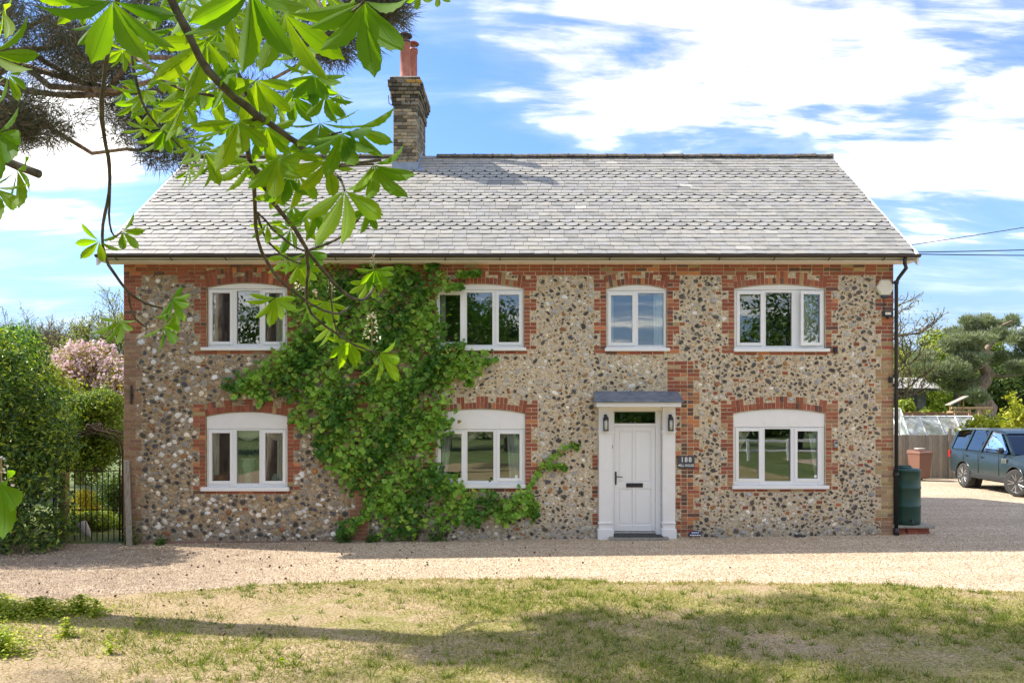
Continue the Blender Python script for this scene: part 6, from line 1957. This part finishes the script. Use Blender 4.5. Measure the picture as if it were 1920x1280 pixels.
# candles of flowers
def candle(px, py, d, Hpx, dens=1.0):
    q = W(px, py, d) - tb_; H = Hpx * d / FP
    m = MB(); m.tube([(0, 0, 0), (0, 0, H)], .003, 5, c=(.28, .22, .10))
    for i in range(int(60 * dens)):
        t = .12 + .88 * random.random(); r = H * .30 * (1 - t * .72); a = random.uniform(0, 6.28)
        c = np.array((math.cos(a) * r, math.sin(a) * r, t * H + r * .25)); s = H * .040
        colr = (.74, .70, .55) if random.random() < .75 else ((.60, .34, .24) if random.random() < .5 else (.45, .48, .14))
        th = np.linspace(0, 6.28, 5, endpoint=False); e1 = unit(rng.normal(size=3)); e2 = unit(np.cross(e1, rng.normal(size=3)))
        V = [c + unit(c) * s * .5] + [c + (e1 * math.cos(t_) + e2 * math.sin(t_)) * s for t_ in th]
        m.add(V, [(0, k + 1, (k + 1) % 5 + 1) for k in range(5)] + [tuple(range(5, 0, -1))], c=colr)
    o = m.build('flower', FLOWW, chest); o.location = tuple(q)
candle(572, 568, 4.05, 78); candle(697, 650, 4.05, 62, .9); candle(622, 562, 4.2, 34, .4); candle(700, 508, 4.1, 30, .3); candle(556, 470, 3.9, 40, .3); candle(2, 925, 2.4, 70, .8)
cc_ = [(rng.normal() * 2.0, -2.6 + rng.normal() * 1.7, rng.uniform(5.6, 9.5), rng.uniform(.6, 1.1)) for _ in range(34)]  # unseen crown, added to shade the ground mirrored in the lower windows
cc_ = [q for q in cc_ if q[1] < -.2 and q[0] > -4]
Pc, dc, kc = clump_points(cc_, 15000, .3, .8)
Vc, Fc, c_ = leaf_cloud(Pc, .20, [(.05, .14, .012), (.09, .22, .02), (.13, .28, .025)], dc, .4)
link('crown', mesh('crown', Vc, Fc, c_), LEAF, chest)['kind'] = 'stuff'
mq = MB()
for q in cc_[:14]: mq.tube(curve((0, -.2, 4.6), q[:3], .05, .12), np.linspace(.09, .02, 6), 5, caps=False)
mq.build('limbs', BARK, chest, True)['kind'] = 'stuff'
# leaves of the same tree outside the picture, overhead
for _ in range(46):
    a = random.uniform(0, 6.28); r = random.uniform(.8, 2.8)
    o = bpy.data.objects.new('leaf', random.choice(LEAFMESH['fan'])); COL.objects.link(o); o.parent = chest
    o.location = (r * math.cos(a), r * math.sin(a) - .4, random.uniform(4.6, 7.4)); o.scale = (.17,) * 3
    o.rotation_euler = (random.uniform(-.5, .5), random.uniform(-.5, .8), random.uniform(0, 6.28))
# ================================================================== THE YARD ON THE RIGHT
# ---- close board fence
FY = 12.75; fd = DEP + FY
fz0 = gz(20); 
fen = empty('board_fence', ((1715 - CX) / FP * fd, FY, fz0), 'weathered vertical board fence behind the parked car', 'fence')
FO = np.array(fen.location); x = (1640 - CX) / FP * fd; xe = (2140 - CX) / FP * fd
H = (898 - 817) * fd / FP
i = 0; posts = [(1660 - CX) / FP * fd, (1778 - CX) / FP * fd + .02, (1896 - CX) / FP * fd, (2014 - CX) / FP * fd]
while x < xe:
    w = .125; m = MB(); h = H + random.uniform(-.012, .012)
    g = np.array((.33, .285, .225)) * random.uniform(.75, 1.15)
    m.bbox(x + .003, x + w - .003, FY - .012 - (.006 if i % 2 else 0), FY + .008, fz0, fz0 + h, .003, c=g); m.build('board', FENCEM, fen, origin=FO); x += w - .004; i += 1
for p in posts:
    m = MB(); m.bbox(p - .05, p + .05, FY - .10, FY - .02, fz0, fz0 + H + .24, .006, c=(.30, .27, .22)); m.build('fence_post', FENCEM, fen, origin=FO)
for z in (.3, 1.2):
    m = MB(); m.bbox(posts[0], xe, FY + .010, FY + .05, fz0 + z, fz0 + z + .08, .004, c=(.28, .25, .2)); m.build('rail', FENCEM, fen, origin=FO)
# ---- wheelie bin
bd_ = 26.4; q = W(1724, 0, bd_)
bn = empty('wheelie_bin', (q[0], q[1], gz(20)), 'brown wheelie bin standing against the board fence', 'bin', rz=R(12)); bn.scale = (.86, .86, .98)
m = MB()
V = [(-.24, -.28, .10), (.24, -.28, .10), (.24, .22, .03), (-.24, .22, .03), (-.29, -.37, .97), (.29, -.37, .97), (.29, .34, .97), (-.29, .34, .97)]
m.add(V, [(3, 2, 1, 0), (0, 1, 5, 4), (1, 2, 6, 5), (2, 3, 7, 6), (3, 0, 4, 7)]); m.bbox(-.31, .31, -.39, .36, .93, .985, .01)
m.build('bin_body', BINB, bn)
m = MB(); m.add([(-.31, -.40, .985), (.31, -.40, .985), (.31, .37, .985), (-.31, .37, .985), (-.27, -.34, 1.03), (.27, -.34, 1.03), (.28, .34, 1.075), (-.28, .34, 1.075)], [(0, 1, 5, 4), (1, 2, 6, 5), (2, 3, 7, 6), (3, 0, 4, 7), (4, 5, 6, 7)]); m.tube([(-.25, .38, 1.02), (.25, .38, 1.02)], .02, 6)
m.build('bin_lid', BINB, bn)
for s in (-1, 1):
    m = MB(); a = [(s * .25, .26, .10), (s * .31, .26, .10)]; m.tube(a, .10, 14); m.build('wheel', RUBBER, bn)
m = MB(); m.bbox(-.14, .10, -.2, .1, 1.06, 1.10, .01); pk = m.build('folded_card', M_('grey_card', (.5, .48, .45), 4, .8)); pk.location = (q[0], q[1], gz(20) + .02); tag(pk, 'pale flat packet lying on the brown bin lid', 'packet')

# ---- the parked car: a tall five door off-roader, nose towards the camera
def car():
    rear = W(1797, 0, 24.0); base = np.array((rear[0] + .98, rear[1] - 1.45, gz(20)))
    o = empty('parked_car', base, 'dark blue green four wheel drive car parked facing the drive', 'car')
    Ln, hw = 4.5, .955            # local: x = across (camera side is -x), y: nose at -y
    yf, yr = -2.25, 2.25; wf, wr = -1.36, 1.30
    # side profile stations: (y, sill z, belt z, halfwidth low, halfwidth belt)
    st = [(-2.25, .42, .78, .70, .70), (-2.18, .38, .93, .84, .80), (-2.0, .36, 1.01, .91, .85), (-1.5, .36, 1.05, .94, .88), (-1.0, .36, 1.08, .95, .90), (-.8, .36, 1.09, .955, .90), (0, .36, 1.10, .955, .905), (.9, .36, 1.12, .955, .905), (1.6, .36, 1.14, .95, .90), (2.05, .38, 1.15, .93, .885), (2.22, .44, 1.14, .88, .85), (2.27, .52, 1.05, .82, .80)]
    ys_ = np.array([q[0] for q in st]); tab = np.array(st)
    Y = sorted(set(list(ys_) + [w + t for w in (wf, wr) for t in np.linspace(-.4295, .4295, 19)] + list(np.linspace(-2, 2, 17))))
    def arch_z(y):
        z = None
        for w in (wf, wr):
            if abs(y - w) < .43: z = .36 + math.sqrt(.43 ** 2 - (y - w) ** 2)
        return z
    m = MB(); k = 9; V = []; F = []
    for y in Y:
        z0, z1, wl, wb = [float(np.interp(y, ys_, tab[:, j])) for j in (1, 2, 3, 4)]
        az = arch_z(y); h = z1 - z0
        zz = [z0, z0 + .06, z0 + h * .30, z0 + h * .62, z0 + h * .90, z1, z1 + .030, z1 + .045, z1 + .047]
        xx = [wl - .10, wl - .015, wl, wl + .004, wb + .012, wb - .045, wb * .6, .2, 0]
        if az is not None and az > z0:
            for j in range(5):
                if zz[j] < az + .004 * (j + 1): zz[j] = az + .004 * (j + 1); xx[j] = np.interp(zz[j], [z0, z0 + h * .3, z0 + h * .62, z0 + h * .9], [wl, wl, wl + .004, wb + .012])
        V += [(-a_, y, z_) for a_, z_ in zip(xx, zz)] + [(a_, y, z_) for a_, z_ in zip(xx[:-1][::-1], zz[:-1][::-1])]
    K = 2 * k - 1
    for s_ in range(len(Y) - 1):
        for j in range(K - 1):
            a_ = s_ * K + j; F.append((a_, a_ + 1, a_ + K + 1, a_ + K))
    F.append(tuple(range(K))); F.append(tuple(range((len(Y) - 1) * K, len(Y) * K))[::-1])
    m.add(V, F); b = m.build('body', CARP, o, True)
    es = b.modifiers.new('split', 'EDGE_SPLIT'); es.split_angle = R(35)
    m = MB(); m.box(-.70, .70, -2.1, 2.1, .28, .45); m.box(-.56, .56, -2.05, 2.1, .45, .98); m.build('underbody', CARPL, o)
    # greenhouse: pillars and roof in paint, glass set in
    def ring(y, z, w, zt=None): return (y, z, w)
    top = [(-.42, 1.60, .66), (-.1, 1.70, .69), (.6, 1.735, .70), (1.4, 1.73, .70), (1.95, 1.70, .69), (2.12, 1.66, .68)]
    bot = [(-1.12, 1.085, .86), (-.60, 1.10, .90), (.45, 1.12, .90), (1.3, 1.135, .90), (1.95, 1.15, .885), (2.24, 1.12, .86)]
    m = MB()
    for s in (-1, 1):
        V = [(s * w, y, z) for y, z, w in top] + [(s * (w - .10), y, z + .045) for y, z, w in top] 
        F = [(i, i + 1, 7 + i, 6 + i) if s > 0 else (6 + i, 7 + i, i + 1, i) for i in range(5)]; m.add(V, F)
    V = [(-(w - .10), y, z + .045) for y, z, w in top] + [(w - .10, y, z + .045) for y, z, w in top]; m.add(V, [(i, i + 1, 7 + i, 6 + i) for i in range(5)])
    m.build('roof', CARP, o, True)
    def pillar(pb, pt, t):
        for s in (-1, 1):
            pil = MB()
            a = np.array((s * pb[2], pb[0], pb[1])); b_ = np.array((s * pt[2], pt[0], pt[1]))
            pil.add([a + (0, -t, 0), a + (0, t, 0), b_ + (0, t, 0), b_ + (0, -t, 0), a + (-s * .05, -t, 0), a + (-s * .05, t, 0), b_ + (-s * .05, t, 0), b_ + (-s * .05, -t, 0)], [(0, 1, 2, 3), (7, 6, 5, 4), (0, 3, 7, 4), (1, 5, 6, 2)]); pil.build('pillar', CARP, o)
    pillar(bot[0], top[0], .045); pillar((.42, 1.12, .902), (.22, 1.715, .702), .05); pillar((1.28, 1.135, .902), (1.12, 1.735, .702), .05); pillar((2.20, 1.14, .862), (2.08, 1.67, .685), .06)
    def pane(pts, nm='side_window', mat=CARGL):
        m = MB(); P = np.array(pts, float); nrm = unit(np.cross(P[1] - P[0], P[2] - P[0])); c = P.mean(0)
        m.add(np.concatenate([P, P - nrm * .006]), [tuple(range(len(P))), tuple(range(2 * len(P) - 1, len(P) - 1, -1))]); return m.build(nm, mat, o)
    for s in (-1, 1):
        e = s * -.012
        pane([(s * .89 + e, -.98, 1.10), (s * .888 + e, .37, 1.125), (s * .692 + e, .17, 1.70), (s * .675 + e, -.30, 1.64)][::s])
        pane([(s * .888 + e, .47, 1.125), (s * .888 + e, 1.23, 1.14), (s * .695 + e, 1.07, 1.72), (s * .692 + e, .27, 1.71)][::s])
        pane([(s * .888 + e, 1.33, 1.14), (s * .855 + e, 2.12, 1.15), (s * .672 + e, 2.00, 1.68), (s * .695 + e, 1.17, 1.72)][::s], 'quarter_window')
    pane([(-.80, -1.14, 1.10), (.80, -1.14, 1.10), (.60, -.44, 1.60), (-.60, -.44, 1.60)], 'windscreen')
    pane([(.80, 2.25, 1.14), (-.80, 2.25, 1.14), (-.62, 2.11, 1.63), (.62, 2.11, 1.63)], 'rear_window')
    m = MB(); m.box(-.80, .80, -.9, 2.1, 1.0, 1.09); 
    for sx in (-.38, .38):
        for y in (0, 1.0): m.bbox(sx - .22, sx + .22, y, y + .14, 1.0, 1.42, .03); m.bbox(sx - .10, sx + .10, y + .03, y + .12, 1.44, 1.60, .03)
    m.build('seats', CARPL, o)
    # door shut lines, sills, handles
    m = MB()
    for y in (-.62, .44, 1.28): m.box(-.9665, -.958, y - .006, y + .006, .50, 1.07)
    m.build('shut_lines', CARPL, o)
    m = MB(); m.bbox(-.965, -.90, wf + .45, wr - .45, .34, .45, .012); m.build('sill_trim', CARPL, o); m = MB(); m.bbox(.90, .965, wf + .45, wr - .45, .34, .45, .012); m.build('sill_trim', CARPL, o)
    for y in (.30, 1.14):
        m = MB(); m.bbox(-.985, -.955, y - .10, y + .06, .955, .985, .006); m.build('door_handle', CARP, o)
    m = MB(); m.bbox(-1.10, -.92, -.86, -.74, 1.12, 1.27, .03); m.build('wing_mirror', CARP, o, True)
    m = MB(); m.bbox(1.0 - .08, 1.10, -.86, -.74, 1.12, 1.27, .03); m.build('wing_mirror', CARP, o, True)
    m = MB(); m.bbox(-.968, -.950, -1.0, -.76, .86, .98, .004); m.build('wing_vent', CHROME, o)
    for k in range(3): 
        m = MB(); m.box(-.972, -.968, -.98, -.78, .875 + k * .033, .890 + k * .033); m.build('vent_slat', CARPL, o)
    # arches
    for y in (wf, wr):
        for s in (-1, 1):
            m = MB(); P = [(s * .945, y + math.cos(a) * .442, .36 + math.sin(a) * .442) for a in np.linspace(-.25, math.pi + .25, 20)]
            m.tube(P, .022, 6); m.build('wheel_arch', CARP, o, True)
            m = MB(); m.tube([(s * .57, y, .36), (s * .60, y, .36)], .42, 20); m.build('arch_liner', CARPL, o)
    def wheel(x, y, turn):
        w = bpy.data.objects.new('wheel', None); COL.objects.link(w); w.parent = o; w.location = (x, y, .365); w.rotation_euler = (0, 0, turn)
        s = -1 if x < 0 else 1
        m = MB(); Mx = [[0, 0, 1], [0, 1, 0], [-1, 0, 0]]
        prof = [(.25, -.11), (.33, -.118), (.358, -.10), (.366, -.06)]
        for z in (-.045, -.02, 0, .02, .045): prof += [(.366, z - .008), (.358, z - .005), (.358, z + .001), (.366, z + .004)]
        prof += [(.366, .06), (.358, .10), (.33, .118), (.25, .11)]
        m.lathe(prof, (0, 0, 0), 36, M=Mx); m.build('tyre', RUBBER, w, True)
        m = MB(); m.lathe([(.24, -.10), (.255, -.112), (.255, .112), (.24, .10)], (0, 0, 0), 30, M=Mx)
        m.lathe([(.055, -.105), (.06, .105)], (0, 0, 0), 12, M=Mx)
        for k in range(5):
            for dlt in (-.13, .13):
                a = k * 2 * math.pi / 5 + dlt * .9; a2 = k * 2 * math.pi / 5 + dlt * 1.6
                for sx in (-1, 1): m.tube([(sx * .095, math.cos(a) * .05, math.sin(a) * .05), (sx * .108, math.cos(a2) * .235, math.sin(a2) * .235)], .017, 5)
        m.build('rim', RIM, w)
        m = MB(); m.lathe([(.235, -.03), (.235, .03)], (0, 0, 0), 20, M=Mx); m.build('brake_disc', CARPL, w)
    wheel(-.83, wf, R(28)); wheel(.83, wf, R(28)); wheel(-.84, wr, 0); wheel(.84, wr, 0)
    # nose
    for s in (-1, 1):
        m = MB(); m.bbox(s * .80 - .14, s * .80 + .085, -2.215, -2.02, .76, .93, .03); m.build('headlight', LAMPG, o, True)
        m = MB(); m.tube([(s * .62, -2.24, .52), (s * .62, -2.275, .52)], .065, 14); m.build('fog_lamp', LAMPG, o)
        m = MB(); m.bbox(s * .86 - .05, s * .86 + .04, 2.16, 2.29, .86, 1.08, .01); m.build('tail_light', REDL, o)
    m = MB(); m.bbox(-.50, .50, -2.275, -2.2, .72, .90, .02); m.build('grille', CARPL, o)
    for k in range(3): m = MB(); m.bbox(-.48, .48, -2.285, -2.27, .74 + k * .05, .76 + k * .05, .004); m.build('grille_bar', CHROME, o)
    m = MB(); m.bbox(-.80, .80, -2.30, -2.10, .42, .64, .05); m.build('bumper', CARP, o, True)
    m = MB(); m.bbox(-.75, .75, -2.29, -2.05, .26, .41, .03); m.build('lower_bumper', CARPL, o)
    m = MB(); m.tube([(-.55, -1.17, 1.115), (.1, -1.13, 1.13)], .010, 4); m.tube([(.1, -1.17, 1.115), (.7, -1.13, 1.13)], .010, 4); m.build('wipers', CARPL, o)
    m = MB(); m.tube([(0, 1.9, 1.74), (0, 1.98, 1.83)], .012, 4); m.build('aerial', CARPL, o)
    o.rotation_euler = (0, 0, R(-2)); o.scale = (1, 1, 1.05); return o
car()

# ---- greenhouses / cold frames beyond the fence
def glasshouse(px0, px1, d, H, label, off=0, npan=4):
    a, b = W(px0, 0, d), W(px1, 0, d); o = empty('greenhouse', ((a[0] + b[0]) / 2, a[1], .1), label, 'greenhouse', 'greenhouses beyond the fence')
    L = b[0] - a[0]; x0 = -L / 2; 
    lean = .95     # glass leans back from the front eaves to the ridge
    hb = H * .45
    def P(u, v): return np.array((x0 + L * u - (1 - v) * -.0, v * lean - .4, hb + (H - hb) * v))
    for i in range(npan + 1):
        m = MB(); m.tube([P(i / npan, 0), P(i / npan, 1)], .028, 4); m.tube([P(i / npan, 0) * (1, 1, 0), P(i / npan, 0)], .028, 4); m.build('glazing_bar', WHITE, o)
    for v in (0, 1):
        m = MB(); m.tube([P(0, v), P(1, v)], .035, 4); m.build('rail', WHITE, o)
    for i in range(npan):
        m = MB(); q = [P(i / npan, 0), P((i + 1) / npan, 0), P((i + 1) / npan, 1), P(i / npan, 1)]; q = [t + (0, 0, -.01) for t in q]
        m.add(q, [(0, 1, 2, 3)]); m.build('pane', GHGL, o)
        m = MB(); q = [P(i / npan, 0) * (1, 1, 0) + (0, 0, .02), P((i + 1) / npan, 0) * (1, 1, 0) + (0, 0, .02), P((i + 1) / npan, 0), P(i / npan, 0)]
        m.add(q, [(0, 1, 2, 3)]); m.build('pane', GHGL, o)
    for s in (0, 1):
        m = MB(); m.tube([P(s, 1), P(s, 1) * (1, 1, 0)], .028, 4); m.tube([P(s, 0), P(s, 1) * (1, 1, 0) + (0, 0, hb)], .02, 4); m.build('end_frame', WHITE, o)
        m = MB(); q = [P(s, 0) * (1, 1, 0), P(s, 1) * (1, 1, 0), P(s, 1), P(s, 0)]; m.add(q, [(0, 1, 2, 3)]); m.build('end_pane', GHGL, o)
glasshouse(1703, 1838, 31.0, 2.18, 'long low greenhouse with white frame and sloping panes over the fence', npan=4)
glasshouse(1640, 1700, 32.5, 2.5, 'smaller greenhouse half hidden behind the house corner', npan=3)
# ---- low brick wall to the right
BWALL = M_('old_brick_wall', [(.9, .9, .9), (1.05, 1.0, .95)], 12, .9, attr=True, bump=.3)
d = 32.5; a, b = W(1800, 0, d), W(2080, 0, d)
bw = empty('garden_wall', ((a[0] + b[0]) / 2, a[1], .1), 'low old brick garden wall behind the car, sunlit top', 'wall')
m = MB(); L = b[0] - a[0]; Hw = EYE + (CY - 799) * d / FP - .1
m.box(-L / 2, L / 2, -.10, .11, 0, Hw - .02, c=(.45, .40, .34)); m.build('wall_core', BWALL, bw)
it = []; z = Hw - .02; r = 0
while z > Hw - 1.1:
    x = -L / 2 - (.11 if r % 2 else 0)
    while x < L / 2:
        mm = MB(); mm.bbox(x + .006, x + .219, -.115, .0, z - .068, z - .004, .006)
        g = random.choice([(.46, .30, .24), (.52, .40, .33), (.58, .52, .46), (.40, .24, .18), (.60, .56, .50)]); it.append((np.concatenate(mm.V), mm.F, np.array(g) * random.uniform(.8, 1.1))); x += .225
    z -= .075; r += 1
for i in range(len(it)): it[i] = (it[i][0] + np.array(bw.location), it[i][1], it[i][2])
pieces(it, 'brick', 'brickwork', BWALL, bw, 300)
m = MB(); m.bbox(-L / 2, L / 2, -.14, .14, Hw - .015, Hw + .05, .015, c=(.45, .33, .27)); m.build('coping', BWALL, bw)
# ---- open barn
d = 46; a, b = W(1600, 0, d), W(1838, 0, d); L = b[0] - a[0]
bar = empty('open_barn', ((a[0] + b[0]) / 2, a[1], 0), 'low open fronted barn with pale corrugated roof behind the pine', 'barn')
ez = EYE + (CY - 728) * d / FP; rz_ = EYE + (CY - 708) * (d + 3.2) / FP
m = MB(); nn = 90
V = []; F = []
for i in range(nn + 1):
    x = -L / 2 + L * i / nn; w = .03 if i % 2 else 0
    V += [(x, -.3, ez + w), (x, 3.2, rz_ + w), (x, 6.5, ez + w)]
for i in range(nn):
    for k in range(2): q = i * 3 + k; F.append((q, q + 3, q + 4, q + 1))
m.add(V, F); m.build('roof', PANELW, bar)
m = MB(); m.box(-L / 2, L / 2, -.32, -.26, ez - .16, ez - .01); m.build('eaves_beam', CARPL, bar)
m = MB(); xm = W(1716, 0, d)[0] - bar.location[0]
m.box(xm, L / 2, 6.2, 6.3, 0, ez); m.build('back_boards', BARNW, bar)
m = MB(); m.box(xm, xm + 1.1, 1.0, 1.05, ez - 1.2, ez - .2); m.build('hanging_sheet', M_('grey_sheet', [(.16, .16, .17), (.28, .28, .29)], 9, .8, stretch=(4, 1, 1)), bar)
for px in (1640, 1714, 1790):
    m = MB(); x = W(px, 0, d)[0] - bar.location[0]; m.bbox(x - .09, x + .09, -.2, -.02, 0, ez - .16, .01); m.build('post', CARPL, bar)
m = MB(); m.box(xm - 2.4, L / 2, -.5, -.4, .9, 1.0); m.build('rail', CARPL, bar)
# brick base wall before the barn
m = MB(); q = W(1735, 0, 42); 
m.box(-1.9, 2.6, -.1, .1, 0, EYE + (CY - 772) * 42 / FP, c=(.42, .20, .13)); w_ = m.build('brick_garden_wall', BWALL); w_.location = (q[0], q[1], 0); tag(w_, 'short red brick wall standing in front of the barn', 'wall')
# ---- bird table and timber climbing frame
q = W(1797, 0, 33)
bt = empty('bird_table', (q[0], q[1], 0), 'wooden bird table with a tilted board roof above the greenhouse', 'bird table')
TAN = M_('sawn_timber', [(.36, .22, .11), (.50, .34, .19)], 8, .8, stretch=(4, 4, .6))
m = MB(); m.bbox(-.05, .05, -.05, .05, 0, 2.55, .006); m.build('post', TAN, bt)
m = MB(); m.add([(-.50, -.3, 2.75), (.28, -.3, 3.12), (.36, .3, 3.12), (-.42, .3, 2.75), (-.50, -.3, 2.79), (.28, -.3, 3.16), (.36, .3, 3.16), (-.42, .3, 2.79)], [(0, 1, 2, 3), (7, 6, 5, 4), (0, 4, 5, 1), (3, 2, 6, 7), (1, 5, 6, 2), (0, 3, 7, 4)]); m.build('roof_board', WOODG, bt)
m = MB(); m.bbox(-.38, .38, -.25, .25, 2.42, 2.50, .01); m.tube([(-.34, 0, 2.45), (-.38, 0, 2.78)], .03, 5); m.tube([(.2, 0, 2.45), (.22, 0, 3.05)], .03, 5); m.build('tray', TAN, bt)
q = W(1822, 0, 35)
pf = empty('timber_pergola', (q[0], q[1], 0), 'sawn timber pergola frame between bird table and pine trunk', 'pergola')
for x in (-.75, -.1, .35, .75):
    m = MB(); m.bbox(x - .045, x + .045, -.045, .045, 0, 2.6, .006); m.build('post', TAN, pf)
m = MB(); m.bbox(-.95, .95, -.06, .04, 2.60, 2.70, .006); m.build('beam', TAN, pf)
for s in (-1, 1): m = MB(); m.tube([(s * .72, 0, 2.2), (s * .5, 0, 2.62)], .04, 4); m.build('brace', TAN, pf)
q = W(1805, 0, 36)
pp = empty('low_paling', (q[0], q[1], 0), 'low tan paling fence behind the bird table', 'fence')
for i in range(11): m = MB(); m.bbox(-.75 + i * .14, -.64 + i * .14, -.012, .012, 0, 2.1 + random.uniform(-.03, .03), .004); m.build('paling', TAN, pp)
# ---- telephone wires
for k, (pa, pb, r) in enumerate((((1690, 462), (1925, 418), .012), ((1700, 473), (1930, 462), .016), ((1700, 476), (1930, 473), .016))):
    A = W(pa[0], pa[1], 24); B = W(pb[0] + 600, pb[1] + (pb[1] - pa[1]) * 2.4, 24)
    t = np.linspace(0, 1, 14)[:, None]; P = A + (B - A) * t; P[:, 2] -= .12 * 4 * (t * (1 - t))[:, 0]
    m = MB(); m.tube(P - P[0], r, 5); w_ = m.build('overhead_wire', CABLE); w_.location = tuple(P[0])
    tag(w_, ['highest of the overhead wires, rising to the right', 'middle overhead wire right of the roof', 'lowest overhead wire right of the roof'][k], 'wire', 'overhead wires on the right')
# ---- fallen cones and bits on the drive
pc = MB(); pc.lathe([(.004, 0), (.016, .006), (.021, .018), (.018, .032), (.008, .044)], (0, 0, 0), 7)
cm = mesh('pine_cone', np.concatenate(pc.V), pc.F, None, True); cm.materials.append(M_('cone_brown', [(.08, .05, .03), (.16, .10, .06)], 30, .9))
for i in range(110):
    while True:
        x = random.gauss(-3.2, 3.0); y = random.uniform(-6.5, -.4)
        if -8 < x < 6 and not (y < lawn_edge(x) and x > 0): break
    s = random.uniform(.45, .95)
    o = bpy.data.objects.new('pine_cone', cm); COL.objects.link(o)
    o.location = (x, y, (float(lawn_z(x, y)) if y < lawn_edge(x) else gz(x)) + .012); o.rotation_euler = (random.uniform(0, 3), random.uniform(0, 3), random.uniform(0, 6)); o.scale = (s, s, s)
    tag(o, 'small brown pine cone fallen on the drive or lawn', 'pine cone', 'pine cones fallen in front of the house')
# fallen chestnut leaf on the lawn
lf = bpy.data.objects.new('fallen_leaf', LEAFMESH['five'][0]); COL.objects.link(lf); q = W(522, 1247, 7.27); lf.location = (q[0], q[1], .05); lf.scale = (.13,) * 3; lf.rotation_euler = (.2, .1, .6)
tag(lf, 'single bright green leaf fallen on the front of the lawn', 'leaf')
# ---- a post and rail fence by the lane behind the camera, seen only in the window glass
rf = empty('rail_fence', (9, -23, 0), 'white post and rail fence behind the camera', 'fence')
for i in range(9):
    m = MB(); m.bbox(-8 + i * 2 - .06, -8 + i * 2 + .06, -.06, .06, 0, 1.15, .01); m.build('post', WPAINT, rf)
for z in (.5, 1.0): m = MB(); m.bbox(-8, 8, -.09, -.06, z, z + .12, .008); m.build('rail', WPAINT, rf)
print('objects', len(bpy.data.objects), 'tris', sum(len(m.polygons) for m in bpy.data.meshes))
